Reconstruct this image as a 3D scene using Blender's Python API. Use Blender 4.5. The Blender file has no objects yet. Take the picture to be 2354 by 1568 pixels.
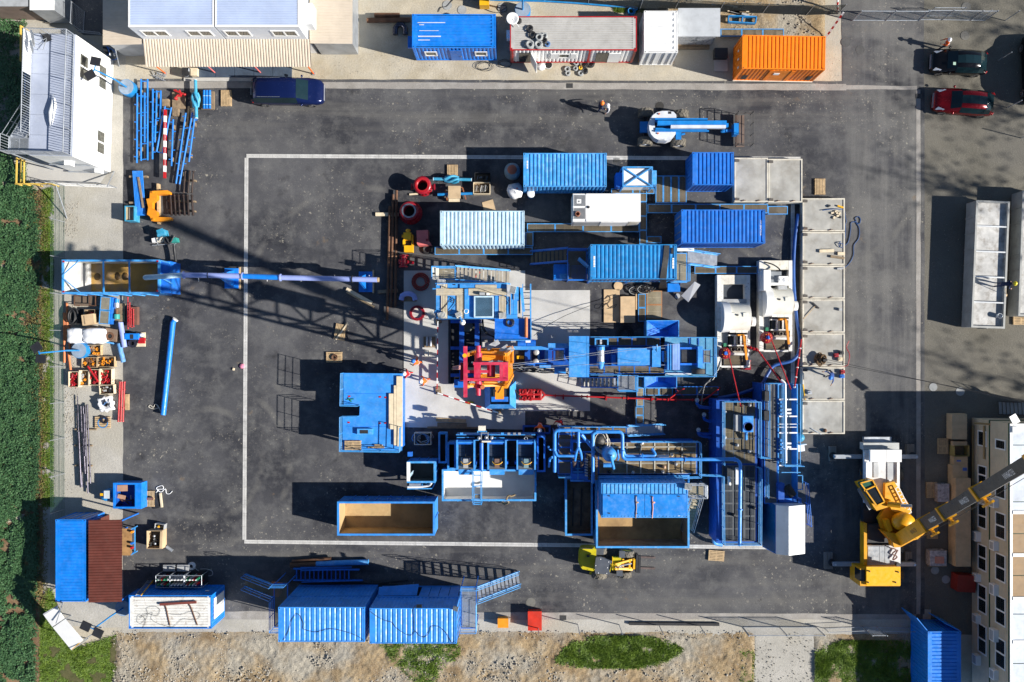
import bpy,bmesh,math,random
from mathutils import Vector,Matrix,noise as mnoise
random.seed(7)
scene=bpy.context.scene
C=scene.collection
# camera, sky, sun, exposure
H,S,NX,NY=62.0,30.2,1200.0,795.0
cam=bpy.data.cameras.new("camera");camo=bpy.data.objects.new("camera",cam);C.objects.link(camo)
camo.location=(0,0,H);camo.rotation_euler=(0,0,0)
cam.sensor_width=36.0;cam.sensor_fit='HORIZONTAL';cam.lens=S*H/2353.5*36.0
cam.shift_x=-(NX-1176.75)/2353.5;cam.shift_y=(NY-784.0)/2353.5
cam.clip_start=1.0;cam.clip_end=2000.0
scene.camera=camo
SUN_EL=math.radians(31.3);SH=Vector((-0.970,0.243,0)).normalized()
w=bpy.data.worlds.new("World");scene.world=w;w.use_nodes=True
wn=w.node_tree;bg=wn.nodes["Background"]
sky=wn.nodes.new("ShaderNodeTexSky");sky.sky_type='NISHITA';sky.sun_disc=False
sky.sun_elevation=SUN_EL;sky.sun_rotation=math.atan2(-SH.x,-SH.y)
sky.air_density=1.0;sky.dust_density=0.3;sky.ozone_density=3.0
wn.links.new(sky.outputs[0],bg.inputs[0]);bg.inputs[1].default_value=0.055
sl=bpy.data.lights.new("sun",'SUN');sl.energy=5.0;sl.angle=math.radians(0.53);sl.color=(1.0,0.95,0.87)
so=bpy.data.objects.new("sun",sl);C.objects.link(so)
sd=Vector((-SH.x*math.cos(SUN_EL),-SH.y*math.cos(SUN_EL),math.sin(SUN_EL)))
so.rotation_euler=sd.to_track_quat('Z','Y').to_euler();so.location=sd*80
scene.view_settings.view_transform='Standard';scene.view_settings.look='None'
scene.view_settings.exposure=0.75;scene.view_settings.gamma=1.0;scene.view_settings.use_curve_mapping=False
scene.render.engine='CYCLES'
try:
 scene.cycles.max_bounces=6;scene.cycles.diffuse_bounces=3;scene.cycles.glossy_bounces=3;scene.cycles.transparent_max_bounces=12
except Exception:pass
# photo pixels -> metres
ZX,ZY,ZK=0.0,0.0,1.0
def zone(sx,sy,k):
 global ZX,ZY,ZK
 ZX,ZY,ZK=sx,sy,k
def tile(i,j):zone(1024*i,682*j,2.2988)
def full():zone(0,0,0.57459)
def W(x,y,z=0.0):
 xd=(ZX+x/ZK)*0.57459;yd=(ZY+y/ZK)*0.57459
 k=(H-z)/H/S
 return Vector(((xd-NX)*k,(NY-yd)*k,z))
def px(n,z=0.0):return n/ZK*0.57459*(H-z)/H/S
# materials
MATS={}
def nd(t,typ,**kw):
 n=t.nodes.new(typ)
 for k,v in kw.items():
  if k in n.inputs:n.inputs[k].default_value=v
  else:setattr(n,k,v)
 return n
def nN(t,vec,scale,detail=4,rough=.55):
 n=nd(t,"ShaderNodeTexNoise");n.inputs["Scale"].default_value=scale;n.inputs["Detail"].default_value=detail;n.inputs["Roughness"].default_value=rough
 t.links.new(vec,n.inputs["Vector"]);return n.outputs[0]
def ramp(t,fac,a,b,ca=0.0,cb=1.0):
 n=nd(t,"ShaderNodeMapRange");n.inputs[1].default_value=a;n.inputs[2].default_value=b;n.inputs[3].default_value=ca;n.inputs[4].default_value=cb
 n.clamp=True;t.links.new(fac,n.inputs[0]);return n.outputs[0]
def mixc(t,fac,a,b,mode='MIX'):
 n=nd(t,"ShaderNodeMix",data_type='RGBA');n.blend_type=mode
 for sock,v in((0,fac),(6,a),(7,b)):
  if hasattr(v,'links')or hasattr(v,'is_output'):t.links.new(v,n.inputs[sock])
  elif sock==0:n.inputs[0].default_value=v
  else:n.inputs[sock].default_value=(v[0],v[1],v[2],1)
 return n.outputs[2]
def mth(t,op,a,b=None):
 n=nd(t,"ShaderNodeMath",operation=op)
 for i,v in enumerate((a,b)):
  if v is None:continue
  if hasattr(v,'links'):t.links.new(v,n.inputs[i])
  else:n.inputs[i].default_value=v
 return n.outputs[0]
def newmat(key):
 m=bpy.data.materials.new(key);m.use_nodes=True;t=m.node_tree
 b=t.nodes["Principled BSDF"];MATS[key]=m
 pos=nd(t,"ShaderNodeNewGeometry").outputs["Position"]
 return m,t,b,pos
def M(key,col=None,rough=.5,metal=0.0,var=.16,vs=1.3,dirt=.25,dcol=None,ds=2.2,bump=0.0,bs=30,rust=0.0,chalk=0.0):
 """painted / plain surface: broad tone drift, grime blotches, optional chalking, rust and fine relief"""
 if key in MATS:return MATS[key]
 m,t,b,pos=newmat(key)
 n1=nN(t,pos,vs,4);f1=ramp(t,n1,.3,.7,1-var,1+var)
 c=mixc(t,1.0,col,(1,1,1),'MULTIPLY')
 cc=nd(t,"ShaderNodeCombineColor");[t.links.new(f1,cc.inputs[i])for i in range(3)]
 c=mixc(t,1.0,col,cc.outputs[0],'MULTIPLY')
 if chalk:
  n4=nN(t,pos,3.1,6,.65);c=mixc(t,ramp(t,n4,.47,.72,0,chalk),c,(min(1,col[0]+.35),min(1,col[1]+.32),min(1,col[2]+.25)))
 if dirt:
  n2=nN(t,pos,ds,7,.65);dc=dcol or(col[0]*.35+.03,col[1]*.33+.025,col[2]*.3+.02)
  c=mixc(t,ramp(t,n2,.5,.75,0,dirt),c,dc)
 if rust:
  n3=nN(t,pos,3.7,8,.7);c=mixc(t,ramp(t,n3,.56,.66,0,rust),c,(.16,.06,.02))
 t.links.new(c,b.inputs["Base Color"])
 b.inputs["Roughness"].default_value=rough;b.inputs["Metallic"].default_value=metal
 r=ramp(t,nN(t,pos,4,4),.3,.7,max(.05,rough-.1),min(1,rough+.12));t.links.new(r,b.inputs["Roughness"])
 if bump:
  bn=nd(t,"ShaderNodeBump");bn.inputs["Strength"].default_value=bump;bn.inputs["Distance"].default_value=.02
  t.links.new(nN(t,pos,bs,5),bn.inputs["Height"]);t.links.new(bn.outputs[0],b.inputs["Normal"])
 return m
# mesh builder and scene objects
XF=None
def rot(deg=None,c=None):
 """turn everything built next by deg about the point c (None = off)"""
 global XF
 XF=None if deg is None else(Matrix.Translation(c)@Matrix.Rotation(math.radians(deg),4,'Z')@Matrix.Translation(-Vector(c)))
class MB:
 def __init__(s):s.v=[];s.f=[];s.s=[]
 def face(s,pts,sm=False):
  i=len(s.v);s.v+=[tuple(p)for p in pts];s.f.append(tuple(range(i,i+len(pts))));s.s.append(sm);return s
 def add(s,vs,fs,sm=False):
  i=len(s.v);s.v+=[tuple(p)for p in vs]
  for f in fs:s.f.append(tuple(i+k for k in f));s.s.append(sm)
  return s
 def b6(s,x0,y0,z0,x1,y1,z1):
  if x0>x1:x0,x1=x1,x0
  if y0>y1:y0,y1=y1,y0
  if z0>z1:z0,z1=z1,z0
  return s.add([(x0,y0,z0),(x1,y0,z0),(x1,y1,z0),(x0,y1,z0),(x0,y0,z1),(x1,y0,z1),(x1,y1,z1),(x0,y1,z1)],[(3,2,1,0),(4,5,6,7),(0,1,5,4),(1,2,6,5),(2,3,7,6),(3,0,4,7)])
 def box(s,x0,y0,x1,y1,z0,z1):
  a=W(x0,y0,z1);b=W(x1,y1,z1);return s.b6(a.x,a.y,z0,b.x,b.y,z1)
 def obox(s,c,sx,sy,sz,rz=0.0,tilt=None):
  cs,sn=math.cos(math.radians(rz)),math.sin(math.radians(rz));vs=[]
  for z in(0,sz):
   for(u,q)in((-.5,-.5),(.5,-.5),(.5,.5),(-.5,.5)):
    x,y=u*sx,q*sy;vs.append((c[0]+x*cs-y*sn,c[1]+x*sn+y*cs,c[2]+z))
  return s.add(vs,[(3,2,1,0),(4,5,6,7),(0,1,5,4),(1,2,6,5),(2,3,7,6),(3,0,4,7)])
 def bar(s,p0,p1,wd,ht):
  p0=Vector(p0);p1=Vector(p1);d=(p1-p0);L=d.length
  if L<1e-6:return s
  d/=L;up=Vector((0,0,1))if abs(d.z)<.95 else Vector((0,1,0))
  u=d.cross(up).normalized();q=u.cross(d).normalized();vs=[]
  for p in(p0,p1):
   for(a,b)in((-.5,-.5),(.5,-.5),(.5,.5),(-.5,.5)):vs.append(p+u*a*wd+q*b*ht)
  return s.add(vs,[(0,1,2,3),(7,6,5,4),(0,4,5,1),(1,5,6,2),(2,6,7,3),(3,7,4,0)])
 def prism(s,pts,z0,z1):
  a=sum(p[0]*q[1]-q[0]*p[1]for p,q in zip(pts,pts[1:]+pts[:1]))
  if a<0:pts=pts[::-1]
  n=len(pts);vs=[(p[0],p[1],z0)for p in pts]+[(p[0],p[1],z1)for p in pts]
  return s.add(vs,[tuple(range(n-1,-1,-1)),tuple(range(n,2*n))]+[(i,(i+1)%n,n+(i+1)%n,n+i)for i in range(n)])
 def pprism(s,pxs,z0,z1):return s.prism([W(x,y,z1)[:2]for x,y in pxs],z0,z1)
 def tube(s,pts,r,n=8,cap=True,r1=None,hollow=False):
  pts=[Vector(p)for p in pts];m=len(pts);vs=[];r1=r if r1 is None else r1
  ref=None
  for i,p in enumerate(pts):
   d=(pts[min(i+1,m-1)]-pts[max(i-1,0)])
   d=d.normalized()if d.length>1e-9 else Vector((0,0,1))
   if ref is None:ref=Vector((0,0,1))if abs(d.z)<.9 else Vector((1,0,0))
   u=(ref-d*ref.dot(d))
   u=u.normalized()if u.length>1e-6 else d.orthogonal().normalized()
   ref=u;q=d.cross(u);rr=r+(r1-r)*i/max(1,m-1)
   for k in range(n):
    a=2*math.pi*k/n;vs.append(p+(u*math.cos(a)+q*math.sin(a))*rr)
  fs=[(i*n+k,i*n+(k+1)%n,(i+1)*n+(k+1)%n,(i+1)*n+k)for i in range(m-1)for k in range(n)]
  s.add(vs,fs,n>4)
  if cap:
   s.face([vs[k]for k in range(n-1,-1,-1)]);s.face([vs[(m-1)*n+k]for k in range(n)])
  return s
 def pipe(s,p0,p1,r,wall=.02,n=14):
  p0,p1=Vector(p0),Vector(p1);s.tube([p0,p1],r,n,False);s.tube([p1,p0],r-wall,n,False)
  d=(p1-p0).normalized();u=d.orthogonal().normalized();q=d.cross(u)
  for p,sg in((p0,-1),(p1,1)):
   for k in range(n):
    a,b=2*math.pi*k/n,2*math.pi*(k+1)/n
    A,B=u*math.cos(a)+q*math.sin(a),u*math.cos(b)+q*math.sin(b)
    f=[p+A*r,p+B*r,p+B*(r-wall),p+A*(r-wall)];s.face(f if sg<0 else f[::-1])
  return s
 def lathe(s,c,prof,n=20,sm=True,sx=1.0,sy=1.0,cap=True):
  vs=[];m=len(prof)
  for(r,z)in prof:
   for k in range(n):
    a=2*math.pi*k/n;vs.append((c[0]+r*sx*math.cos(a),c[1]+r*sy*math.sin(a),c[2]+z))
  fs=[(i*n+k,i*n+(k+1)%n,(i+1)*n+(k+1)%n,(i+1)*n+k)for i in range(m-1)for k in range(n)]
  s.add(vs,fs,sm)
  if cap and prof[0][0]>1e-4:s.face([vs[k]for k in range(n-1,-1,-1)])
  if cap and prof[-1][0]>1e-4:s.face([vs[(m-1)*n+k]for k in range(n)])
  return s
 def cyl(s,c,r,h,n=18):return s.lathe(c,[(r,0),(r,h)],n)
 def ring(s,c,r0,r1,h,n=24):
  return s.lathe(c,[(r0,0),(r1,0),(r1,h),(r0,h),(r0,0)],n,False,cap=False)if r0>0 else s.cyl(c,r1,h,n)
 def torus(s,c,R,r,n=24,k=8,axis='z'):
  pts=[]
  for i in range(n+1):
   a=2*math.pi*i/n;q=(R*math.cos(a),R*math.sin(a),0)
   pts.append(Vector(c)+Vector(q if axis=='z' else((q[0],0,q[1])if axis=='y' else(0,q[0],q[1]))))
  return s.tube(pts,r,k,False)
 def ball(s,c,rx,ry,rz,n=12,m=8):
  vs=[(c[0],c[1],c[2]-rz)];fs=[]
  for i in range(1,m):
   t=-math.pi/2+math.pi*i/m
   for k in range(n):
    a=2*math.pi*k/n;vs.append((c[0]+rx*math.cos(t)*math.cos(a),c[1]+ry*math.cos(t)*math.sin(a),c[2]+rz*math.sin(t)))
  vs.append((c[0],c[1],c[2]+rz));L=len(vs)-1
  for k in range(n):
   fs.append((0,1+(k+1)%n,1+k));fs.append((L,L-n+k,L-n+(k+1)%n))
  for i in range(m-2):
   for k in range(n):fs.append((1+i*n+k,1+i*n+(k+1)%n,1+(i+1)*n+(k+1)%n,1+(i+1)*n+k))
  return s.add(vs,fs,True)
 def corr(s,o,u,v,nrm,pitch,depth,flat=.35):
  """trapezoid-ribbed sheet: o corner, u vector across the ribs, v along them, nrm outward; ribs drop by depth"""
  o,u,v,nrm=Vector(o),Vector(u),Vector(v),Vector(nrm);L=u.length;n=max(1,round(L/pitch));p=L/n;ud=u/L
  prof=[(0,0)]
  for i in range(n):
   a=i*p;prof+=[(a+p*flat,0),(a+p*(flat+.15),-depth),(a+p*.85,-depth),(a+p,0)]
  vs=[]
  for(x,d)in prof:vs+=[o+ud*x+nrm*d,o+ud*x+nrm*d+v]
  fs=[]
  for i in range(len(prof)-1):
   f=(2*i,2*i+2,2*i+3,2*i+1)
   fs.append(f)
  if u.cross(v).dot(nrm)<0:fs=[f[::-1]for f in fs]
  return s.add(vs,fs)
 def build(s,name,mat,parent=None):
  me=bpy.data.meshes.new(name)
  vs=[Vector(v)for v in s.v]
  if XF is not None:vs=[XF@v for v in vs]
  xs=[v.x for v in vs];ys=[v.y for v in vs]
  o=Vector(((min(xs)+max(xs))/2,(min(ys)+max(ys))/2,min(v.z for v in vs)))
  me.from_pydata([tuple(v-o)for v in vs],[],s.f)
  me.polygons.foreach_set("use_smooth",s.s);me.update()
  me.materials.append(mat)
  ob=bpy.data.objects.new(name,me);C.objects.link(ob);ob.location=o
  WORLD[ob]=o
  BB[ob]=(min(xs),min(ys),o.z,max(xs),max(ys),max(v.z for v in vs))
  if parent is not None:ob.parent=parent;KIDS.setdefault(parent,[]).append(ob)
  return ob
WORLD,BB,KIDS,THINGS={},{},{},[]
def tag(o,label=None,cat=None,group=None,kind=None):
 if label:o["label"]=label
 if cat:o["category"]=cat
 if group:o["group"]=group
 if kind:o["kind"]=kind
 return o
def tH(name,label,cat,group=None):
 o=bpy.data.objects.new(name,None);o.empty_display_size=.2;C.objects.link(o);THINGS.append(o)
 return tag(o,label,cat,group)
def sO(name,mb,mat,label,cat,group=None):return tag(mb.build(name,mat),label,cat,group)
def struct(name,mb,mat):return tag(mb.build(name,mat),kind="structure")
def settle(t):
 if t in WORLD and t.get("_done"):return
 bs=[]
 def walk(o):
  for k in KIDS.get(o,[]):
   bs.append(BB[k]);walk(k)
 walk(t)
 if t.type=='EMPTY' and t not in WORLD:
  if not bs:WORLD[t]=Vector((0,0,0))
  else:WORLD[t]=Vector(((min(b[0]for b in bs)+max(b[3]for b in bs))/2,(min(b[1]for b in bs)+max(b[4]for b in bs))/2,min(b[2]for b in bs)))
  t.location=WORLD[t]
 def place(o):
  for k in KIDS.get(o,[]):
   k.location=WORLD[k]-WORLD[o];place(k)
 place(t)
def dup(root,loc,rz=0.0,label=None,group=None):
 settle(root)
 def cp(o,par):
  c=o.copy();C.objects.link(c)
  if par is not None:c.parent=par
  for k in KIDS.get(o,[]):KIDS.setdefault(c,[]).append(cp(k,c))
  return c
 c=cp(root,None);c.location=loc;c.rotation_euler=(0,0,math.radians(rz));COPIES.append(c)
 if label:c["label"]=label
 if group:c["group"]=group
 return c
COPIES=[]
def finish():
 for o in list(C.objects):
  if o.parent is None and o not in COPIES and o in KIDS or(o in THINGS):settle(o)
 for o in list(C.objects):
  if o.parent is None and o not in COPIES and o in KIDS and o.type=='MESH':settle(o)
# ground, paving, soil
def ground_mat(key,cols,scale=.5,grain=22,grain_amt=.35,stones=0.0,stone_col=(.6,.57,.5),bump=.5,patch=None):
 m,t,b,pos=newmat(key)
 n=nN(t,pos,scale,8,.6);c=mixc(t,ramp(t,n,.32,.68),cols[0],cols[1])
 if len(cols)>2:c=mixc(t,ramp(t,nN(t,pos,scale*.37,6,.6),.45,.62),c,cols[2])
 g=nN(t,pos,grain,5,.7);gf=ramp(t,g,.25,.75,1-grain_amt,1+grain_amt)
 cc=nd(t,"ShaderNodeCombineColor");[t.links.new(gf,cc.inputs[i])for i in range(3)]
 c=mixc(t,1.0,c,cc.outputs[0],'MULTIPLY')
 if stones:
  v=nd(t,"ShaderNodeTexVoronoi");v.inputs["Scale"].default_value=9;t.links.new(pos,v.inputs["Vector"])
  c=mixc(t,mth(t,'MULTIPLY',ramp(t,v.outputs["Distance"],.16,.26,stones,0),ramp(t,nN(t,pos,.8,3),.45,.6)),c,stone_col)
 t.links.new(c,b.inputs["Base Color"]);b.inputs["Roughness"].default_value=.95;b.inputs["Specular IOR Level"].default_value=.15
 bn=nd(t,"ShaderNodeBump");bn.inputs["Strength"].default_value=bump;bn.inputs["Distance"].default_value=.06
 t.links.new(nN(t,pos,7,9,.7),bn.inputs["Height"]);t.links.new(bn.outputs[0],b.inputs["Normal"])
 return m
def asphalt_mat():
 m,t,b,pos=newmat("asphalt")
 sep=nd(t,"ShaderNodeSeparateXYZ");t.links.new(pos,sep.inputs[0]);X,Y=sep.outputs[0],sep.outputs[1]
 def stretched(sx,sy,sc,d=5):
  mp=nd(t,"ShaderNodeMapping");mp.inputs["Scale"].default_value=(sx,sy,1);t.links.new(pos,mp.inputs[0]);return nN(t,mp.outputs[0],sc,d,.6)
 mul=lambda p,q:mth(t,'MULTIPLY',p,q)
 c=mixc(t,ramp(t,nN(t,pos,.13,6,.6),.38,.62),(.032,.033,.040),(.088,.088,.094))
 c=mixc(t,ramp(t,nN(t,pos,.75,8,.7),.46,.72,0,.8),c,(.145,.143,.140))
 c=mixc(t,ramp(t,nN(t,pos,.42,7,.65),.40,.28,0,.7),c,(.018,.018,.021))
 right=ramp(t,X,22.5,26.0);low=ramp(t,Y,-13.5,-16.0);top=ramp(t,Y,14.5,17.0);lanes=mth(t,'MAXIMUM',low,top)
 c=mixc(t,mul(mul(ramp(t,stretched(1.0,.05,.9),.46,.7),right),.7),c,(.19,.185,.175))
 c=mixc(t,mul(mul(ramp(t,nN(t,pos,.32,6,.6),.42,.66),right),.6),c,(.17,.165,.155))
 c=mixc(t,mul(mul(ramp(t,stretched(.06,1.0,.9),.44,.70),lanes),.7),c,(.135,.13,.122))
 for(cx,cy,r0)in((-24.,-9.,4.2),(-24.,-9.,6.3),(22.,14.,6.5),(22.,14.,8.4),(-12.,3.,9.0),(24.,-14.,7.0)):
  v=nd(t,"ShaderNodeVectorMath",operation='DISTANCE');v.inputs[1].default_value=(cx,cy,0);t.links.new(pos,v.inputs[0])
  ringf=ramp(t,mth(t,'ABSOLUTE',mth(t,'SUBTRACT',v.outputs["Value"],r0)),.10,.34,.5,0)
  c=mixc(t,mul(ringf,ramp(t,nN(t,pos,.5,5),.48,.6)),c,(.15,.145,.135))
 for sx,sy in((.5,7.0),(6.0,.45)):c=mixc(t,mul(ramp(t,stretched(sx,sy,1.3,3),.68,.74),ramp(t,nN(t,pos,.6,3),.5,.62,0,.55)),c,(.20,.195,.185))
 c=mixc(t,ramp(t,nN(t,pos,.55,6,.65),.66,.73,0,.45),c,(.19,.13,.075))
 c=mixc(t,ramp(t,stretched(1.3,1.1,.5,4),.30,.25,0,.6),c,(.012,.012,.014))
 dv=nd(t,"ShaderNodeVectorMath",operation='ADD');nz=nd(t,"ShaderNodeTexNoise");nz.inputs["Scale"].default_value=5;nz.inputs["Detail"].default_value=6;nz.inputs["Roughness"].default_value=.7
 t.links.new(pos,nz.inputs["Vector"]);sc=nd(t,"ShaderNodeVectorMath",operation='SCALE');sc.inputs[3].default_value=.5
 t.links.new(nz.outputs["Color"],sc.inputs[0]);t.links.new(pos,dv.inputs[0]);t.links.new(sc.outputs[0],dv.inputs[1])
 dens=mth(t,'MAXIMUM',ramp(t,nN(t,pos,.17,5,.7),.47,.64),mul(lanes,ramp(t,nN(t,pos,.25,4,.65),.46,.6)))
 for k,(scale,rad,amt)in enumerate(((1.2,.15,.5),(2.4,.22,.65),(4.4,.28,.7),(8.0,.30,.6))):
  v=nd(t,"ShaderNodeTexVoronoi");v.inputs["Scale"].default_value=scale;t.links.new(dv.outputs[0],v.inputs["Vector"])
  sepc=nd(t,"ShaderNodeSeparateColor");t.links.new(v.outputs["Color"],sepc.inputs[0])
  hit=ramp(t,mth(t,'SUBTRACT',v.outputs["Distance"],ramp(t,sepc.outputs[0],.5,1.0,0.03,rad)),-.05,.02,1,0)
  c=mixc(t,mul(mul(mul(hit,ramp(t,sepc.outputs[0],.5,.56)),dens),amt),c,(.42,.385,.31))
 gf=ramp(t,nN(t,pos,28,4,.75),.25,.75,.6,1.4)
 cc=nd(t,"ShaderNodeCombineColor");[t.links.new(gf,cc.inputs[i])for i in range(3)]
 c=mixc(t,1.0,c,cc.outputs[0],'MULTIPLY')
 t.links.new(c,b.inputs["Base Color"]);b.inputs["Roughness"].default_value=.88;b.inputs["Specular IOR Level"].default_value=.25
 bn=nd(t,"ShaderNodeBump");bn.inputs["Strength"].default_value=.25;bn.inputs["Distance"].default_value=.02
 t.links.new(nN(t,pos,40,4),bn.inputs["Height"]);t.links.new(bn.outputs[0],b.inputs["Normal"])
 return m
SAND=ground_mat("sandy_gravel",[(.36,.31,.225),(.50,.445,.345),(.40,.37,.31)],.6,26,.3,.5)
GREYG=ground_mat("grey_gravel",[(.33,.315,.28),(.45,.43,.39),(.38,.355,.30)],.5,24,.3,.4)
LOTG=ground_mat("lot_gravel",[(.115,.108,.09),(.18,.168,.14),(.14,.132,.115)],.3,24,.3,.25,(.4,.38,.33))
EARTH=ground_mat("bank_earth",[(.21,.145,.08),(.38,.29,.175),(.33,.30,.245)],.75,13,.55,.7,(.50,.46,.38),1.0)
SOIL=ground_mat("field_soil",[(.14,.085,.05),(.25,.17,.10)],1.2,20,.4,.2)
SOIL2=ground_mat("turf_soil",[(.07,.075,.03),(.12,.11,.05)],1.5,20,.4,.1)
CONC=ground_mat("concrete",[(.40,.39,.365),(.52,.505,.475),(.43,.42,.40)],.8,20,.12,0,bump=.12)
PADC=ground_mat("pad_concrete",[(.40,.395,.375),(.58,.57,.54),(.50,.49,.465)],.45,18,.14,0,bump=.08)
GUT=ground_mat("gutter_concrete",[(.24,.225,.205),(.37,.35,.325),(.28,.26,.24)],1.1,24,.3,.3)
CHAN=ground_mat("channel_concrete",[(.36,.355,.345),(.62,.61,.59),(.50,.49,.47)],1.6,20,.25,0,bump=.1)
WORN=ground_mat("worn_grey",[(.11,.11,.11),(.21,.205,.20)],.9,24,.25,0,bump=.1)
ASPH=asphalt_mat()
def sheet(name,pts,z,mat,jit=0.0,step=1.2):
 """flat paved area from an outline in picture px, its edge frayed by jit metres"""
 P=[W(x,y,z)for x,y in pts];out=[]
 for a,b in zip(P,P[1:]+P[:1]):
  n=max(1,int((b-a).length/step))if jit else 1
  for i in range(n):
   q=a.lerp(b,i/n)
   if jit:q=q+Vector((mnoise.noise(q*1.7),mnoise.noise(q*1.7+Vector((9,3,0))),0))*jit
   out.append(q)
 a=sum(p[0]*q[1]-q[0]*p[1]for p,q in zip(out,out[1:]+out[:1]))
 if a<0:out=out[::-1]
 m=MB();m.face([(p.x,p.y,z)for p in out]);return struct(name,m,mat)
full()
m=MB();m.face([(-400,-400,-.03),(400,-400,-.03),(400,400,-.03),(-400,400,-.03)]);struct("ground",m,SAND)
sheet("gravel_strip",[(-60,30),(130,60),(290,130),(287,1420),(283,1440),(100,1440),(95,420),(-60,420)],-.022,GREYG,.25)
sheet("gravel_lot",[(2112,-60),(3400,-60),(3400,1460),(2112,1460)],-.020,LOTG,.15)
sheet("gravel_verge",[(283,1400),(2140,1400),(2140,1462),(283,1462)],-.016,GREYG,.3)
sheet("asphalt_yard",[(283,196),(1936,198),(1933,-80),(2124,-80),(2121,1424),(283,1408)],-.008,ASPH,.05,.6)
sheet("road_gutter",[(310,187),(1945,193),(1945,208),(310,202)],-.003,GUT,.05)
sheet("road_gutter",[(1945,196),(2108,198),(2108,206),(1945,206)],-.003,GUT,.05)
sheet("road_gutter",[(2106,206),(2116,206),(2116,1412),(2106,1412)],-.003,GUT,.04)
sheet("road_gutter",[(500,1405),(2106,1412),(2106,1424),(500,1424)],-.003,GUT,.06)
sheet("asphalt_seam",[(330,181),(1940,187),(1940,193),(330,187)],-.0025,ASPH,.06)
sheet("asphalt_seam",[(2117,206),(2125,206),(2125,1412),(2117,1412)],-.002,ASPH,.03)
def channel(a,b):
 A,B=W(*a),W(*b);d=B-A;L=d.length;d.normalize();n=int(L/1.0);q=Vector((-d.y,d.x,0))
 par=None
 for side in(-1,1):
  me=MB();me.bar((0,0,0),Vector((L/n-.012,0,0)),.135,.02)
  for i in range(n):
   p=A+d*(i*L/n)+q*side*.075
   if i==0 and side==-1:
    mm=MB();mm.bar(A-Vector((0,0,.004)),B-Vector((0,0,.004)),.27,.012);par=struct("drain_channel",mm,WORN)
   mb=MB();mb.bar(p,p+d*(L/n-.012),.135,.024);mb.build("channel_block",CHAN,par)
 settle(par)
channel((566.5,358.5),(1840,365));channel((566.5,363),(561.5,1241));channel((561.5,1245),(1835,1259));channel((1822,370),(1822,1252))
m=MB();m.pprism([(928,622),(1207,622),(1207,667),(1356,667),(1356,945),(1207,945),(1207,988),(928,982)],-.03,.05);struct("rig_slab",m,PADC)
def manhole(x,y,r,mat,label):
 t=tH("manhole_cover",label,"manhole cover","manhole covers")
 c=W(x,y);m=MB();m.ring((c.x,c.y,-.01),r*.86,r,.016);m.build("rim",mat,t)
 m=MB();m.cyl((c.x,c.y,-.012),r*.85,.014,20)
 for i in range(4):
  a=i*math.pi/2;m.obox((c.x+math.cos(a)*r*.5,c.y+math.sin(a)*r*.5,.002),r*.3,.03,.006,math.degrees(a))
 m.build("lid",mat,t)
IRON=M("cast_iron",(.045,.043,.04),.6,.3,dirt=.4)
LIDG=M("lid_concrete",(.33,.34,.34),.8,dirt=.3);LIDD=M("lid_dark",(.16,.155,.14),.85,dirt=.4);LIDB=M("lid_dusty",(.075,.075,.075),.8,dirt=.4)
manhole(1944,97,.37,LIDB,"dusty round manhole cover at the asphalt edge near the orange container")
manhole(1977,115,.34,LIDB,"dark round manhole cover in the entrance road right of the other one")
manhole(2218,82,.34,LIDD,"round manhole cover in the gravel above the black car")
manhole(2221,16,.36,LIDD,"faint round manhole cover outside the gate fence at the top")
manhole(1028,12,.36,LIDG,"pale concrete manhole lid with a black cable curled over it")
manhole(1062,23,.34,LIDG,"pale concrete manhole lid above the blue cabin roof")
manhole(1154,18,.38,LIDG,"pale manhole lid beside the yellow box with cables")
manhole(2145,890,.31,LIDG,"grey manhole lid nearest the road edge right of the shadowed lane")
manhole(2207,900,.33,LIDG,"grey manhole lid with cables passing over, right of the other grey lid")
manhole(2149,1311,.31,LIDG,"shaded manhole lid below the plastic wrapped pallet")
manhole(2174,1332,.31,LIDG,"shaded manhole lid nearer the red crate")
manhole(1220,1385,.36,LIDD,"sandy round manhole cover in the asphalt near the red box")
manhole(1516,244,.33,IRON,"dark manhole cover above the white lift turret")
def grate(x,y,label):
 t=tH("drain_grate",label,"drain grate","drain grates");c=W(x,y)
 m=MB();m.obox((c.x,c.y,-.006),.5,.36,.012);m.build("frame",IRON,t)
 for i in range(7):
  m=MB();m.obox((c.x-.21+i*.07,c.y,.006),.028,.32,.014);m.build("bar",M("grate_steel",(.12,.12,.12),.5,.4),t)
grate(1309,197,"square drain grate in the top gutter right of the cable coils");grate(1417,368,"drain grate in the bund channel above the cross braced tank")
grate(1294,1420,"drain grate in the bottom gutter right of the red box");grate(2112,221,"drain grate in the gutter left of the red car")
# earth bank along the bottom
def relief(name,x0,y0,x1,y1,step,amp,mat,base=-.05,seedv=0):
 A,B=W(x0,y1),W(x1,y0);nx=int((B.x-A.x)/step);ny=int((B.y-A.y)/step);vs=[]
 for j in range(ny+1):
  for i in range(nx+1):
   x,y=A.x+i*(B.x-A.x)/nx,A.y+j*(B.y-A.y)/ny;v=Vector((x,y,seedv))
   h=mnoise.noise(v*.35)*.4+mnoise.noise(v*1.1)*.25+mnoise.noise(v*3.1)*.22+mnoise.noise(v*7)*.16
   e=min(1,j/3,(ny-j)/8,i/3,(nx-i)/3)
   vs.append((x,y,base+max(-.9,h)*amp*e+amp*.5*e))
 m=MB();m.add(vs,[(j*(nx+1)+i,j*(nx+1)+i+1,(j+1)*(nx+1)+i+1,(j+1)*(nx+1)+i)for j in range(ny)for i in range(nx)],True)
 return struct(name,m,mat)
relief("earth_bank",262,1448,1735,1680,.10,.30,EARTH)
relief("earth_bank",1868,1452,2140,1680,.11,.26,EARTH,seedv=5)
sheet("gravel_track",[(1738,1455),(1872,1455),(1880,1700),(1725,1700)],-.012,GREYG,.2)
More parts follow.
